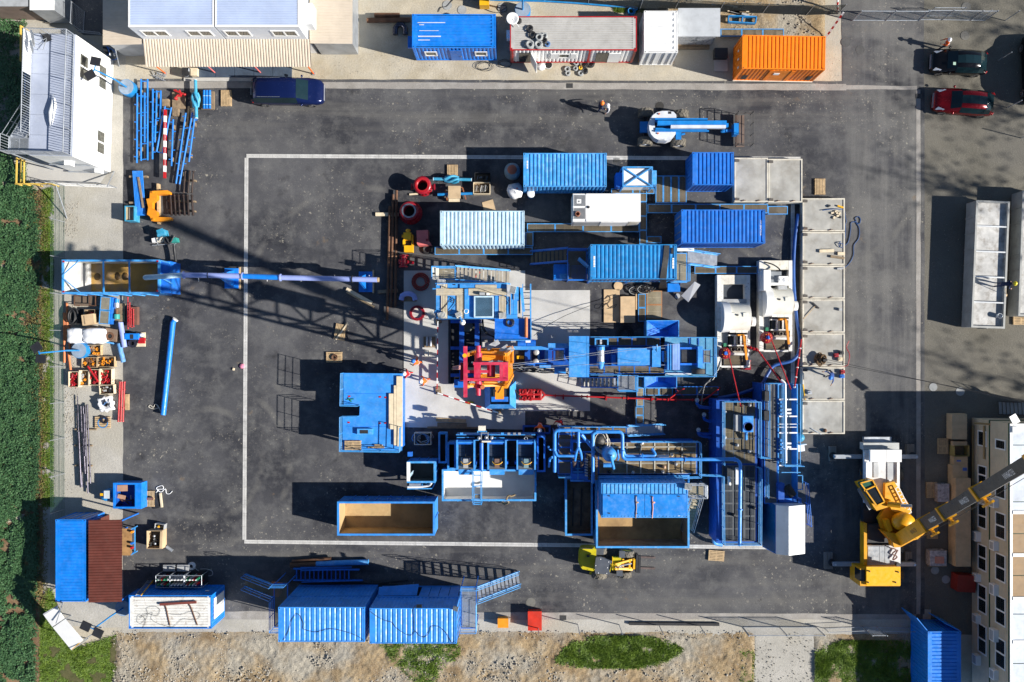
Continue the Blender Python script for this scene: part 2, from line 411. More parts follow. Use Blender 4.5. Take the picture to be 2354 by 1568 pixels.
relief("field",-420,405,112,1700,.22,.10,SOIL,-.06,2)
relief("earth_patch",1455,-90,1900,88,.12,.16,EARTH,-.06,4)
def scatter_stones(name,n,x0,y0,x1,y1,lo,hi,mat,dens=None,z=.02):
 m=MB();A,B=W(x0,y1),W(x1,y0)
 for _ in range(n):
  x,y=random.uniform(A.x,B.x),random.uniform(A.y,B.y)
  if dens is not None and mnoise.noise(Vector((x*.45,y*.45,dens)))<random.uniform(-.15,.35):continue
  r=lo+(hi-lo)*random.random()**3;vs=[]
  for k in range(5):
   a=k*1.2566+random.random()*.7;vs.append((x+math.cos(a)*r*random.uniform(.7,1.2),y+math.sin(a)*r*random.uniform(.7,1.2),z))
  vs.append((x+random.uniform(-.3,.3)*r,y+random.uniform(-.3,.3)*r,z+r*random.uniform(.7,1.2)))
  m.add(vs,[(k,(k+1)%5,5)for k in range(5)])
 return tag(m.build(name,mat),"loose pale stones scattered over the bare ground","stones",kind="stuff")
STONE=M("stone",(.33,.30,.25),.9,var=.3,vs=9,dirt=.3,ds=11)
scatter_stones("bank_stones",14000,262,1450,1735,1590,.012,.075,STONE,1,.1)
scatter_stones("bank_stones",5000,262,1505,1735,1600,.03,.12,STONE,8,.12)
scatter_stones("track_stones",2500,1730,1450,2140,1590,.015,.06,STONE,2,.02)
scatter_stones("kerb_stones",3000,146,440,180,1180,.012,.06,STONE,4,-.01)
scatter_stones("lane_stones",2500,700,118,1930,186,.01,.035,STONE,3,-.02)
scatter_stones("lot_stones",2500,2126,0,2353,900,.01,.035,STONE,3,-.015)
scatter_stones("bank_stones",1500,1455,0,1900,80,.02,.09,STONE,6,.05)
# plants
def leafmat(key,a,b2,tr=.25):
 m,t,b,pos=newmat(key)
 c=mixc(t,ramp(t,nN(t,pos,2.3,3),.3,.7),a,b2)
 c=mixc(t,ramp(t,nN(t,pos,17,2),.62,.75,0,.5),c,(b2[0]*1.9,b2[1]*1.5,b2[2]))
 t.links.new(c,b.inputs["Base Color"]);b.inputs["Roughness"].default_value=.6
 return m
LEAF=leafmat("crop_leaf",(.030,.085,.030),(.065,.15,.055));GRASS=leafmat("grass_blade",(.075,.14,.012),(.16,.25,.022));OLIVE=leafmat("dry_leaf",(.12,.11,.03),(.2,.17,.05))
def inpoly(x,y,P):
 c=False;n=len(P)
 for i in range(n):
  x1,y1=P[i];x2,y2=P[(i+1)%n]
  if(y1>y)!=(y2>y)and x<(x2-x1)*(y-y1)/(y2-y1)+x1:c=not c
 return c
def leaves(name,n,poly,size,hmin,hmax,mat,label,cat,clump=0.0,cs=.7,blade=False,zb=-.02):
 P=[W(x,y)[:2]for x,y in poly];xs=[p[0]for p in P];ys=[p[1]for p in P];m=MB()
 for _ in range(n):
  x,y=random.uniform(min(xs),max(xs)),random.uniform(min(ys),max(ys))
  if not inpoly(x+random.gauss(0,.12),y+random.gauss(0,.12),P):continue
  q=mnoise.noise(Vector((x*cs,y*cs,3.3)))+.5*mnoise.noise(Vector((x*cs*3,y*cs*3,7)))
  if clump and q<random.uniform(-.55,.25)*clump*1.2-.12+.3*(clump-1):continue
  hgt=hmin+(hmax-hmin)*max(0,min(1,.5+q))*random.uniform(.6,1);a=random.uniform(0,6.283);sz=size*random.uniform(.6,1.3)
  d=Vector((math.cos(a),math.sin(a),0));u=Vector((-d.y,d.x,0))
  if blade:
   p=Vector((x,y,zb));tip=p+Vector((d.x,d.y,0))*sz*random.uniform(.4,1.0)+Vector((0,0,hgt))
   m.face([p-u*sz*.2,p+u*sz*.2,tip])
  else:
   z=hgt*random.uniform(.25,1);p=Vector((x,y,z));tl=random.uniform(-.35,.5);d2=(d+Vector((0,0,tl))).normalized();u2=(u+Vector((0,0,random.uniform(-.5,.5)))).normalized()
   m.face([p,p+d2*sz*.5+u2*sz*.34,p+d2*sz,p+d2*sz*.5-u2*sz*.34])
 return tag(m.build(name,mat),label,cat,kind="stuff")
fieldpoly=[(-90,395),(30,395),(78,430),(92,520),(95,640),(88,700),(90,850),(96,1000),(88,1150),(90,1300),(82,1420),(88,1640),(-90,1640)]
leaves("crop",150000,fieldpoly,.135,.12,.6,LEAF,"dense dark green leafy crop in the field beyond the fence","crop",.12,.8)
leaves("crop",9000,[(60,440),(112,450),(108,1400),(62,1400)],.12,.08,.3,OLIVE,"sparse yellowish plants along the ragged edge of the field","crop",1.0,1.1)
leaves("crop",14000,[(-20,45),(66,52),(66,420),(-20,420)],.14,.3,.8,LEAF,"dark hedge-like greenery left of the white office block","hedge",.3)
leaves("grass",26000,[(97,432),(122,430),(124,1165),(96,1165)],.13,.05,.16,GRASS,"strip of bright grass along the outside of the wire fence","grass",.3,1,True)
sheet("turf",[(88,1395),(118,1352),(180,1490),(268,1462),(278,1505),(262,1540),(240,1640),(88,1640)],-.012,SOIL2,.3)
sheet("turf",[(1880,1505),(2000,1475),(2135,1480),(2135,1640),(1880,1640)],.06,SOIL2,.3)
leaves("grass",60000,[(92,1385),(118,1352),(128,1400),(180,1490),(268,1462),(278,1505),(262,1540),(240,1600),(92,1640)],.14,.05,.2,GRASS,"thick grass round the white sign board at the lower left corner","grass",.1,.7,True)
leaves("grass",16000,[(872,1478),(965,1476),(1058,1480),(1060,1500),(1010,1540),(985,1600),(950,1560),(905,1520)],.15,.05,.22,GRASS,"ragged tufts of grass on the earth below the double stacked containers","grass",1.1,1.7,True,.11)
leaves("grass",46000,[(1275,1518),(1310,1480),(1370,1462),(1490,1460),(1570,1492),(1530,1515),(1450,1535),(1350,1530)],.16,.06,.24,GRASS,"long island of grass on the earth bank below the lower lane","grass",.75,1.5,True,.12)
leaves("grass",2200,[(1700,1490),(1735,1500),(1730,1600),(1706,1600)],.15,.05,.2,GRASS,"small grass tufts at the edge of the gravel track","grass",.9,1.5,True,.08)
leaves("grass",60000,[(1872,1500),(1935,1472),(2000,1470),(2130,1480),(2130,1600),(1872,1640)],.15,.05,.22,GRASS,"rough grass at the lower right between track and blue container","grass",.7,.9,True,.08)
leaves("weeds",2500,[(1410,16),(1480,14),(1480,30),(1410,28)],.12,.05,.2,GRASS,"low weeds on the sand above the red and white cabin","weeds",.8,1.5,True)
# palette and shared builders
BLUE=M("blue_paint",(.008,.145,.56),.42,dirt=.3,chalk=.10)
BLUE_D=M("blue_deep_paint",(.006,.085,.42),.42,dirt=.3,chalk=.06)
BLUE_V=M("blue_vivid_paint",(.006,.19,.68),.4,dirt=.15,chalk=.08)
BLUE_S=M("blue_sky_paint",(.045,.29,.66),.5,dirt=.35,chalk=.35)
BLUE_L=M("blue_pale_paint",(.44,.62,.75),.5,dirt=.22,chalk=.45,rust=.12)
BLUE_C=M("blue_cyan_paint",(.01,.21,.52),.45,dirt=.3,chalk=.15)
BLUE_G=M("blue_cornflower_paint",(.035,.25,.7),.4,dirt=.25,chalk=.15)
TEAL=M("turquoise_paint",(.03,.28,.46),.5,dirt=.35,chalk=.25)
PERI=M("periwinkle_paint",(.30,.37,.72),.35,var=.08,dirt=.12)
WHITE=M("white_paint",(.78,.78,.77),.5,var=.05,dirt=.12,dcol=(.5,.47,.42))
WHITE_R=M("white_worn_paint",(.72,.71,.67),.55,var=.08,dirt=.5,dcol=(.3,.24,.17),rust=.5)
IVORY=M("ivory_paint",(.70,.66,.56),.6,dirt=.35,rust=.25)
GREY=M("grey_paint",(.36,.37,.38),.6,dirt=.3)
DARK=M("dark_steel",(.035,.036,.04),.5,.3,dirt=.3)
BLACK=M("black_rubber",(.012,.012,.013),.7,dirt=.25,dcol=(.06,.055,.05))
TYRE=M("tyre_rubber",(.05,.048,.045),.85,dirt=.5,dcol=(.14,.125,.10))
GALV=M("galvanised",(.42,.45,.49),.42,.55,dirt=.2)
STEEL=M("bright_steel",(.55,.55,.56),.3,.9,dirt=.2)
GRATE=M("grating_steel",(.19,.155,.105),.6,.3,dirt=.4)
GRATE_T=M("grating_tan",(.40,.345,.235),.6,.2,dirt=.4)
RUST=M("rusty_pipe",(.115,.055,.03),.75,.1,var=.35,vs=2.5,dirt=.5,dcol=(.24,.12,.055),ds=1.5)
DKPIPE=M("dark_pipe",(.055,.04,.036),.35,.6,var=.3,dirt=.35,dcol=(.13,.075,.05))
GUNM=M("gunmetal_pipe",(.10,.095,.12),.25,.8,var=.2,dirt=.3)
RED=M("red_paint",(.42,.012,.016),.4,dirt=.3)
REDB=M("crown_red_paint",(.52,.022,.07),.45,dirt=.25,chalk=.2)
CRIM=M("crimson_paint",(.30,.008,.02),.35,dirt=.35)
ORANGE=M("orange_paint",(.86,.215,.004),.42,var=.06,dirt=.10)
AMBER=M("amber_paint",(.76,.27,.012),.45,var=.12,dirt=.3)
YEL=M("yellow_paint",(.80,.42,.008),.4,dirt=.2)
YEL_G=M("loader_yellow_paint",(.52,.44,.01),.4,dirt=.2)
WOOD=M("pale_wood",(.48,.34,.19),.8,var=.25,vs=4,dirt=.35,ds=5)
WOOD_D=M("old_wood",(.24,.175,.11),.85,var=.3,vs=4,dirt=.4)
PLY=M("plywood",(.56,.40,.235),.75,var=.12,vs=2,dirt=.25)
PLANK=M("cream_plank",(.68,.57,.40),.75,var=.12,vs=3,dirt=.2)
CARD=M("cardboard",(.52,.38,.23),.85,dirt=.2)
FILM=M("white_film",(.80,.80,.82),.25,var=.08,dirt=.1)
GLASS=M("dark_glass",(.012,.016,.02),.08,0,var=.2,dirt=0)
PANE=M("window_pane",(.10,.10,.085),.12,0,var=.5,vs=6,dirt=.4)
TAN_SHEET=M("beige_sheet",(.56,.48,.385),.55,var=.05,dirt=.15)
BROWN_SHEET=M("brown_sheet",(.115,.032,.022),.5,var=.15,dirt=.25)
RUSTY_BED=M("rusty_steel_bed",(.36,.20,.08),.8,var=.35,vs=1.1,dirt=.6,dcol=(.12,.06,.03),ds=1.3,rust=.4)
MUD=M("mud_stained_steel",(.27,.21,.15),.85,var=.35,vs=1.5,dirt=.6,dcol=(.07,.05,.035))
GREENP=M("green_paint",(.02,.20,.10),.5,dirt=.3)
PINK=M("pink_faded_paint",(.66,.16,.15),.55,dirt=.2)
COPPER=M("orange_pipe_plastic",(.55,.17,.06),.5,var=.15,dirt=.3)
ORANGE_C=M("orange_cloth",(.85,.13,.01),.8,var=.1,dirt=.1)
SKIN=M("skin",(.42,.24,.16),.6,dirt=0)
NAVY=M("navy_cloth",(.012,.022,.07),.8,dirt=.1)
REDC=M("red_cloth",(.45,.01,.015),.8,dirt=.1)
WCLOTH=M("white_cloth",(.7,.71,.74),.8,dirt=.1)
CABLE=M("cable_black",(.02,.02,.022),.55,dirt=.2)
CABLE_G=M("cable_grey",(.30,.31,.31),.6,dirt=.2)
def rect(x0,y0,x1,y1,z):
 a,b=W(x0,y0,z),W(x1,y1,z);return min(a.x,b.x),min(a.y,b.y),max(a.x,b.x),max(a.y,b.y)
def pt(x,y,z=0.0):return W(x,y,z)
def corrwall(mb,X0,Y0,X1,Y1,z0,z1,sides,pitch,depth):
 h=Vector((0,0,z1-z0))
 if 'S' in sides:mb.corr((X0,Y0,z0),(X1-X0,0,0),h,(0,-1,0),pitch,depth)
 if 'N' in sides:mb.corr((X0,Y1,z0),(X1-X0,0,0),h,(0,1,0),pitch,depth)
 if 'W' in sides:mb.corr((X0,Y0,z0),(0,Y1-Y0,0),h,(-1,0,0),pitch,depth)
 if 'E' in sides:mb.corr((X1,Y0,z0),(0,Y1-Y0,0),h,(1,0,0),pitch,depth)
def wI(par,side,R,u0,u1,z0,z1,frame=None,pane=None,split=False,axis_split='u'):
 """window set into a wall of the rectangle R: u along the wall (0..1), z heights"""
 X0,Y0,X1,Y1=R;frame=frame or WHITE;pane=pane or PANE
 def slab(mb,a,b,c,d,t0,t1):
  if side in 'SN':
   x0,x1=X0+(X1-X0)*a,X0+(X1-X0)*b;y=Y0 if side=='S' else Y1;sg=-1 if side=='S' else 1
   mb.b6(x0,y+sg*t0,c,x1,y+sg*t1,d)
  else:
   y0,y1=Y0+(Y1-Y0)*a,Y0+(Y1-Y0)*b;x=X0 if side=='W' else X1;sg=-1 if side=='W' else 1
   mb.b6(x+sg*t0,y0,c,x+sg*t1,y1,d)
 L=(X1-X0)if side in 'SN' else(Y1-Y0);e=.09/L
 mb=MB()
 slab(mb,u0,u1,z0,z0+.09,0,.05);slab(mb,u0,u1,z1-.09,z1,0,.05);slab(mb,u0,u0+e,z0+.09,z1-.09,0,.048);slab(mb,u1-e,u1,z0+.09,z1-.09,0,.048)
 if split:um=(u0+u1)/2;slab(mb,um-e*.6,um+e*.6,z0+.09,z1-.09,0,.046)
 o=mb.build("window",frame,par)
 if split:
  for a,b in((u0+e,(u0+u1)/2-e*.6),((u0+u1)/2+e*.6,u1-e)):
   mb=MB();slab(mb,a,b,z0+.09,z1-.09,.002,.012);mb.build("pane",pane,o)
 else:
  mb=MB();slab(mb,u0+e,u1-e,z0+.09,z1-.09,.002,.012);mb.build("pane",pane,o)
 return o
def wB(par,name,mat,side,R,u0,u1,z0,z1,t,t0=0.0):
 X0,Y0,X1,Y1=R;mb=MB()
 if side in 'SN':
  y=Y0 if side=='S' else Y1;sg=-1 if side=='S' else 1;mb.b6(X0+(X1-X0)*u0,y+sg*t0,z0,X0+(X1-X0)*u1,y+sg*t,z1)
 else:
  x=X0 if side=='W' else X1;sg=-1 if side=='W' else 1;mb.b6(x+sg*t0,Y0+(Y1-Y0)*u0,z0,x+sg*t,Y0+(Y1-Y0)*u1,z1)
 return mb.build(name,mat,par)
def cN(label,x0,y0,x1,y1,z0,z1,mat,ribs='y',pitch=.28,name="shipping_container",cat="container",roof=None,frame=None,walls=None,doors=None,group=None,depth=.05,margin=.1,par=None,flat=.4,rdepth=None,open_roof=False):
 R=rect(x0,y0,x1,y1,z1);X0,Y0,X1,Y1=R
 t=par or tH(name,label,cat,group);fm=frame or mat;wm=walls or mat;mb=MB();p=.09
 for zz,hh in((z1-.11,.11),(z0,.14)):
  mb.b6(X0+p,Y0,zz,X1-p,Y0+.07,zz+hh);mb.b6(X0+p,Y1-.07,zz,X1-p,Y1,zz+hh);mb.b6(X0,Y0+p,zz,X0+.07,Y1-p,zz+hh);mb.b6(X1-.07,Y0+p,zz,X1,Y1-p,zz+hh)
 for x in(X0,X1-p):
  for y in(Y0,Y1-p):mb.b6(x,y,z0,x+p,y+p,z1-.12)
 mb.build("frame",fm,t)
 if not open_roof:
  mb=MB();g=.06;d=rdepth or depth
  if ribs=='y':mb.corr((X0+margin+.1,Y0+g,z1-.015),(X1-X0-2*margin-.2,0,0),(0,Y1-Y0-2*g,0),(0,0,1),pitch,d,flat)
  elif ribs=='x':mb.corr((X0+g,Y0+margin,z1-.015),(0,Y1-Y0-2*margin,0),(X1-X0-2*g,0,0),(0,0,1),pitch,d,flat)
  if ribs=='y':mb.b6(X0+.07,Y0+.07,z1-.1,X0+margin+.1,Y1-.07,z1-.012);mb.b6(X1-margin-.1,Y0+.07,z1-.1,X1-.07,Y1-.07,z1-.012)
  elif ribs=='x':mb.b6(X0+.07,Y0+.07,z1-.1,X0+.3,Y1-.07,z1-.013);mb.b6(X1-.3,Y0+.07,z1-.1,X1-.07,Y1-.07,z1-.013)
  else:mb.b6(X0+.07,Y0+.07,z1-.1,X1-.07,Y1-.07,z1-.012)
  mb.build("roof",roof or mat,t)
 for s in 'SNWE':
  if doors and s in doors:continue
  mb=MB();q=p if s in 'SN' else 0;r=0 if s in 'SN' else p
  corrwall(mb,X0+q+(.02 if s in 'WE' else 0),Y0+r+(.02 if s in 'SN' else 0),X1-q-(.02 if s in 'WE' else 0),Y1-r-(.02 if s in 'SN' else 0),z0+.12,z1-.1,s,.28,.036)
  mb.build("side_wall",wm,t)
 if doors:
  for s in doors:
   for k in(0,1):
    L=(X1-X0)if s in 'SN' else(Y1-Y0);e=.1/L;a,b=(e,.497)if k==0 else(.503,1-e)
    d=wB(t,"door",wm,s,R,a,b,z0+.15,z1-.13,-.03,-.07)
    for u in(.3,.72):wB(d,"lock_rod",GALV,s,R,a+(b-a)*u-.012,a+(b-a)*u+.012,z0+.2,z1-.18,.02,-.03)
 me=None
 for x in(X0,X1-.17):
  for y in(Y0,Y1-.16):
   mb=MB();mb.b6(x-.004,y-.004,z1-.115,x+.174,y+.164,z1+.012)
   cc=mb.build("corner_casting",fm,t)
   mb=MB();mb.b6(x+.055,y+.04,z1+.012,x+.115,y+.12,z1+.016);mb.build("slot",BLACK,cc)
 return t,R
def fb(par,name,mat,x0,y0,x1,y1,z0,z1):
 mb=MB();mb.box(x0,y0,x1,y1,z0,z1);return mb.build(name,mat,par)
def gR(par,X0,Y0,X1,Y1,z,mat=None,along='x',pitch=.075,name="grating",frame=None,fw=.05):
 """one framed bar-grating panel"""
 fo=par
 if frame:
  mb=MB();mb.b6(X0,Y0,z-.08,X1,Y0+fw,z+.012);mb.b6(X0,Y1-fw,z-.08,X1,Y1,z+.012);mb.b6(X0,Y0+fw,z-.08,X0+fw,Y1-fw,z+.01);mb.b6(X1-fw,Y0+fw,z-.08,X1,Y1-fw,z+.01)
  fo=mb.build(name,frame,par);name="bars";X0+=fw;X1-=fw;Y0+=fw;Y1-=fw
 mb=MB()
 if along=='x':
  n=max(2,int((Y1-Y0)/pitch));p=(Y1-Y0)/n
  for i in range(n):mb.b6(X0,Y0+i*p+p*.2,z-.05,X1,Y0+i*p+p*.78,z)
  for i in range(1,max(2,int((X1-X0)/.55))):xx=X0+(X1-X0)*i/max(2,int((X1-X0)/.55));mb.b6(xx-.012,Y0,z-.045,xx+.012,Y1,z+.004)
 else:
  n=max(2,int((X1-X0)/pitch));p=(X1-X0)/n
  for i in range(n):mb.b6(X0+i*p+p*.2,Y0,z-.05,X0+i*p+p*.78,Y1,z)
  for i in range(1,max(2,int((Y1-Y0)/.55))):yy=Y0+(Y1-Y0)*i/max(2,int((Y1-Y0)/.55));mb.b6(X0,yy-.012,z-.045,X1,yy+.012,z+.004)
 return mb.build(name,mat or GRATE,fo)
def wW(label,x0,y0,x1,y1,z,n,frame=None,mat=None,name="cable_walkway",group="blue framed cable walkways",along='x',legs=True):
 t=tH(name,label,"walkway",group);R=rect(x0,y0,x1,y1,z);frame=frame or BLUE_S
 for i in range(n):
  if R[2]-R[0]>R[3]-R[1]:a,b=R[0]+(R[2]-R[0])*i/n,R[0]+(R[2]-R[0])*(i+1)/n;q=(a+.006,R[1],b-.006,R[3])
  else:a,b=R[1]+(R[3]-R[1])*i/n,R[1]+(R[3]-R[1])*(i+1)/n;q=(R[0],a+.006,R[2],b-.006)
  gR(t,*q,z,mat,along,.08,"grating_panel",frame)
 if legs:
  for x in(R[0]+.06,R[2]-.06):
   for y in(R[1]+.06,R[3]-.06):mb=MB();mb.b6(x-.03,y-.03,0,x+.03,y+.03,z-.08);mb.build("leg",frame,t)
 return t
def rL(par,pts,mat=None,h=1.05,mid=(.35,.7),r=.024,gap=1.3,name="railing"):
 """posts and rails along a list of world points"""
 mb=MB();mat=mat or BLUE_S;P=[Vector(p)for p in pts];up=Vector((0,0,1))
 for a,b in zip(P,P[1:]):
  n=max(1,round((b-a).length/gap))
  for i in range(n+1):
   q=a.lerp(b,i/n);mb.tube([q,q+up*h],r,5)
  for f in[m_*1.0 for m_ in mid]+[h]:mb.tube([a+up*f,b+up*f],r if f<h else r*1.2,5)
 return mb.build(name,mat,par)
def prail(par,pxs,z,**kw):return rL(par,[W(x,y,z)for x,y in pxs],**kw)
def stairs(par,top,bot,width,n,frame=None,tread=None,rails=(1,-1),h=1.0):
 """flight of treads between two world points (middle of the flight)"""
 top,bot=Vector(top),Vector(bot);d=bot-top;hd=Vector((d.x,d.y,0)).normalized();q=Vector((-hd.y,hd.x,0));frame=frame or BLUE
 for i in range(n):
  p=top.lerp(bot,(i+.5)/n);mb=MB();mb.bar(p-q*width/2+q*.03,p+q*width/2-q*.03,.2,.035);mb.build("tread",tread or GRATE_T,par)
 for sgn in(1,-1):
  a,b=top+q*sgn*width/2,bot+q*sgn*width/2;mb=MB();mb.bar(a,b,.05,.2);mb.build("stringer",frame,par)
  if sgn in rails:
   up=Vector((0,0,1));mb=MB()
   for f in(h*.5,h):mb.tube([a+up*f,b+up*f],.025,5)
   k=max(2,int((b-a).length/1.1))
   for i in range(k+1):w_=a.lerp(b,i/k);mb.tube([w_,w_+up*h],.022,5)
   mb.build("handrail",frame,par)
def oT(label,x0,y0,x1,y1,z0,z1,mat,inside,floor_z=None,name="skip_container",cat="skip",wall=.09,ribs=True,pitch=.8,group=None,rim=.12,par=None,floor=None):
 R=rect(x0,y0,x1,y1,z1);X0,Y0,X1,Y1=R;t=par or tH(name,label,cat,group);fz=z0+.12 if floor_z is None else floor_z
 for nm,q in(("side_wall",(X0,Y0,X1,Y0+wall)),("side_wall",(X0,Y1-wall,X1,Y1)),("end_wall",(X0,Y0+wall,X0+wall,Y1-wall)),("end_wall",(X1-wall,Y0+wall,X1,Y1-wall))):
  mb=MB();mb.b6(q[0],q[1],z0,q[2],q[3],z1-.05);mb.build(nm,mat,t)
 mb=MB();mb.b6(X0+wall,Y0+wall,z0,X1-wall,Y1-wall,fz);mb.build("floor",floor or inside,t)
 mb=MB();g=wall+.012
 mb.face([(X0+g,Y0+g,fz),(X1-g,Y0+g,fz),(X1-g,Y0+g,z1-.06),(X0+g,Y0+g,z1-.06)][::-1]);mb.face([(X0+g,Y1-g,fz),(X1-g,Y1-g,fz),(X1-g,Y1-g,z1-.06),(X0+g,Y1-g,z1-.06)])
 mb.face([(X0+g,Y0+g,fz),(X0+g,Y1-g,fz),(X0+g,Y1-g,z1-.06),(X0+g,Y0+g,z1-.06)]);mb.face([(X1-g,Y0+g,fz),(X1-g,Y1-g,fz),(X1-g,Y1-g,z1-.06),(X1-g,Y0+g,z1-.06)][::-1])
 mb.build("lining",inside,t)
 mb=MB();k=rim;o=.02
 mb.b6(X0-o,Y0-o,z1-.1,X1+o,Y0+k,z1);mb.b6(X0-o,Y1-k,z1-.1,X1+o,Y1+o,z1);mb.b6(X0-o,Y0+k,z1-.1,X0+k,Y1-k,z1);mb.b6(X1-k,Y0+k,z1-.1,X1+o,Y1-k,z1)
 mb.build("rim",mat,t)
 if ribs:
  n=max(2,int((X1-X0)/pitch));
  for i in range(1,n):
   xx=X0+(X1-X0)*i/n
   for y,sg in((Y0,-1),(Y1,1)):mb=MB();mb.b6(xx-.04,y,z0+.05,xx+.04,y+sg*.06,z1-.1);mb.build("rib",mat,t)
  n=max(2,int((Y1-Y0)/pitch))
  for i in range(1,n):
   yy=Y0+(Y1-Y0)*i/n
   for x,sg in((X0,-1),(X1,1)):mb=MB();mb.b6(x,yy-.04,z0+.05,x+sg*.06,yy+.04,z1-.1);mb.build("rib",mat,t)
 return t,R
# pallets, crates, coils
PALLET=None
def pallet(x,y,rz,label,z=0.0,mat=None,lx=1.2,ly=.8,n=7):
 global PALLET,PAL_RZ
 c=W(x,y,z+.14)
 if PALLET is None or mat is not None:
  t=tH("pallet",label,"pallet","wooden pallets");m_=mat or WOOD;T=Matrix.Rotation(math.radians(rz),4,'Z')
  rot(rz,(c.x,c.y,0))
  for i in range(n):
   yy=-ly/2+(i+.5)*ly/n;mb=MB();mb.b6(c.x-lx/2,c.y+yy-ly/n*.36,z+.12,c.x+lx/2,c.y+yy+ly/n*.36,z+.142);mb.build("slat",m_,t)
  for xx in(-lx/2+.06,0,lx/2-.06):
   mb=MB();mb.b6(c.x+xx-.05,c.y-ly/2,z+.022,c.x+xx+.05,c.y+ly/2,z+.12);mb.build("bearer",m_,t)
  for yy in(-ly/2+.05,0,ly/2-.05):
   mb=MB();mb.b6(c.x-lx/2,c.y+yy-.05,z,c.x+lx/2,c.y+yy+.05,z+.022);mb.build("base_board",m_,t)
  rot()
  if mat is None:PALLET=t;PAL_RZ=rz
  return t
 return dup(PALLET,(c.x,c.y,z),rz-PAL_RZ,label)
PAL_RZ=0.0
def crate(label,x0,y0,x1,y1,h,mat=None,fill=None,fmat=None,n=26,rz=0.0,z=0.0,name="parts_crate",cat="crate",group="open crates in the left storage strip"):
 """open wooden box with a heap of fittings; every fitting a part"""
 t=tH(name,label,cat,group);R=rect(x0,y0,x1,y1,z+h);X0,Y0,X1,Y1=R;cx,cy=(X0+X1)/2,(Y0+Y1)/2;mat=mat or PLANK;e=.03
 if rz:rot(rz,(cx,cy,0))
 for q in((X0,Y0,X1,Y0+e),(X0,Y1-e,X1,Y1),(X0,Y0+e,X0+e,Y1-e),(X1-e,Y0+e,X1,Y1-e)):mb=MB();mb.b6(q[0],q[1],z,q[2],q[3],z+h);mb.build("side_board",mat,t)
 mb=MB();mb.b6(X0+e,Y0+e,z,X1-e,Y1-e,z+.05);mb.build("bottom",WOOD_D,t)
 if fill:
  for i in range(n):
   x,y=random.uniform(X0+.1,X1-.1),random.uniform(Y0+.1,Y1-.1);zz=z+h*random.uniform(.35,.8);a=random.uniform(0,3.14);r=random.uniform(.035,.065);L=random.uniform(.1,.22);mb=MB()
   if fill=='elbow':mb.tube([(x-math.cos(a)*L,y-math.sin(a)*L,zz),(x,y,zz+.04),(x-math.sin(a)*L*.8,y+math.cos(a)*L*.8,zz)],r,7);mb.tube([(x-math.cos(a)*L*1.02,y-math.sin(a)*L*1.02,zz),(x-math.cos(a)*L*.85,y-math.sin(a)*L*.85,zz+.003)],r*1.5,8)
   elif fill=='clamp':mb.torus((x,y,zz),r*1.6,r*.7,10,6);mb.obox((x,y,zz-.03),L*1.3,.05,.05,math.degrees(a))
   elif fill=='rod':mb.tube([(x-.04,Y0+.06+L,zz),(x+.04,Y1-.06-L,zz)],r*.5,6)
   else:mb.obox((x,y,zz),L,L*.7,.1,math.degrees(a))
   mm=fmat[i%len(fmat)]if isinstance(fmat,(list,tuple))else fmat
   mb.build({'elbow':"pipe_fitting",'clamp':"clamp",'rod':"rod"}.get(fill,"part"),mm,t)
 rot()
 return t
def wander(c,r,n,turns=2.0,z=0.0,seed=1,rx=1.0,ry=1.0):
 rr=random.Random(seed);pts=[]
 ph=[rr.uniform(0,6.28)for _ in range(4)]
 for i in range(n):
  a=turns*6.283*i/n;q=r*(1+.22*math.sin(a*.37+ph[0])+.12*math.sin(a*1.7+ph[1]))
  pts.append((c[0]+math.cos(a)*q*rx+.1*r*math.sin(a*.21+ph[2]),c[1]+math.sin(a)*q*ry,z+.02*((i*turns/n)%3)))
 return pts
def coil(label,x,y,r,turns,mat,z=0.0,th=.03,name="cable_coil",cat="cable coil",group=None,layers=3,seed=1,sag=1.0):
 """hank of cable: stacked, slightly uneven loops"""
 c=W(x,y,z);mb=MB();pts=[];rr=random.Random(seed);N=int(turns*18)
 for i in range(N+1):
  a=2*math.pi*i/18;f=(i/18)%layers;q=r*(1-.16*((i//18)%3)+.05*math.sin(a*.31+seed))
  pts.append((c.x+q*math.cos(a)+.02*math.sin(i*.13),c.y+q*math.sin(a)*sag,z+th+.9*th*(i/18)/max(1,3)*1.6))
 mb.tube(pts,th,6);return sO(name,mb,mat,label,cat,group)
def cable(label,pts,r,mat=None,name="cable",cat="cable",group=None,sm=3,n=6):
 """cable along world points, rounded by a Catmull-Rom curve"""
 P=[Vector(p)for p in pts];out=[]
 for i in range(len(P)-1):
  p0,p1,p2,p3=P[max(0,i-1)],P[i],P[i+1],P[min(len(P)-1,i+2)]
  for k in range(sm*2):
   t_=k/(sm*2);out.append(.5*((2*p1)+(p2-p0)*t_+(2*p0-5*p1+4*p2-p3)*t_*t_+(3*p1-p0-3*p2+p3)*t_**3))
 out.append(P[-1]);mb=MB();mb.tube(out,r,n)
 return sO(name,mb,mat or CABLE,label,cat,group)
def cV(pts,sm=4):
 P=[Vector(p)for p in pts];out=[]
 for i in range(len(P)-1):
  p0,p1,p2,p3=P[max(0,i-1)],P[i],P[i+1],P[min(len(P)-1,i+2)]
  for k in range(sm):
   t_=k/sm;out.append(.5*((2*p1)+(p2-p0)*t_+(2*p0-5*p1+4*p2-p3)*t_*t_+(3*p1-p0-3*p2+p3)*t_**3))
 out.append(P[-1]);return out
def rP(pts,rad,k=5):
 """polyline with its corners rounded (pipe bends)"""
 P=[Vector(p)for p in pts];out=[P[0]]
 for a,b,c in zip(P,P[1:],P[2:]):
  u,v=(a-b),(c-b);r=min(rad,u.length*.48,v.length*.48);p,q=b+u.normalized()*r,b+v.normalized()*r
  for i in range(k+1):t_=i/k;out.append(p*(1-t_)**2+b*2*t_*(1-t_)+q*t_*t_)
 out.append(P[-1]);return out
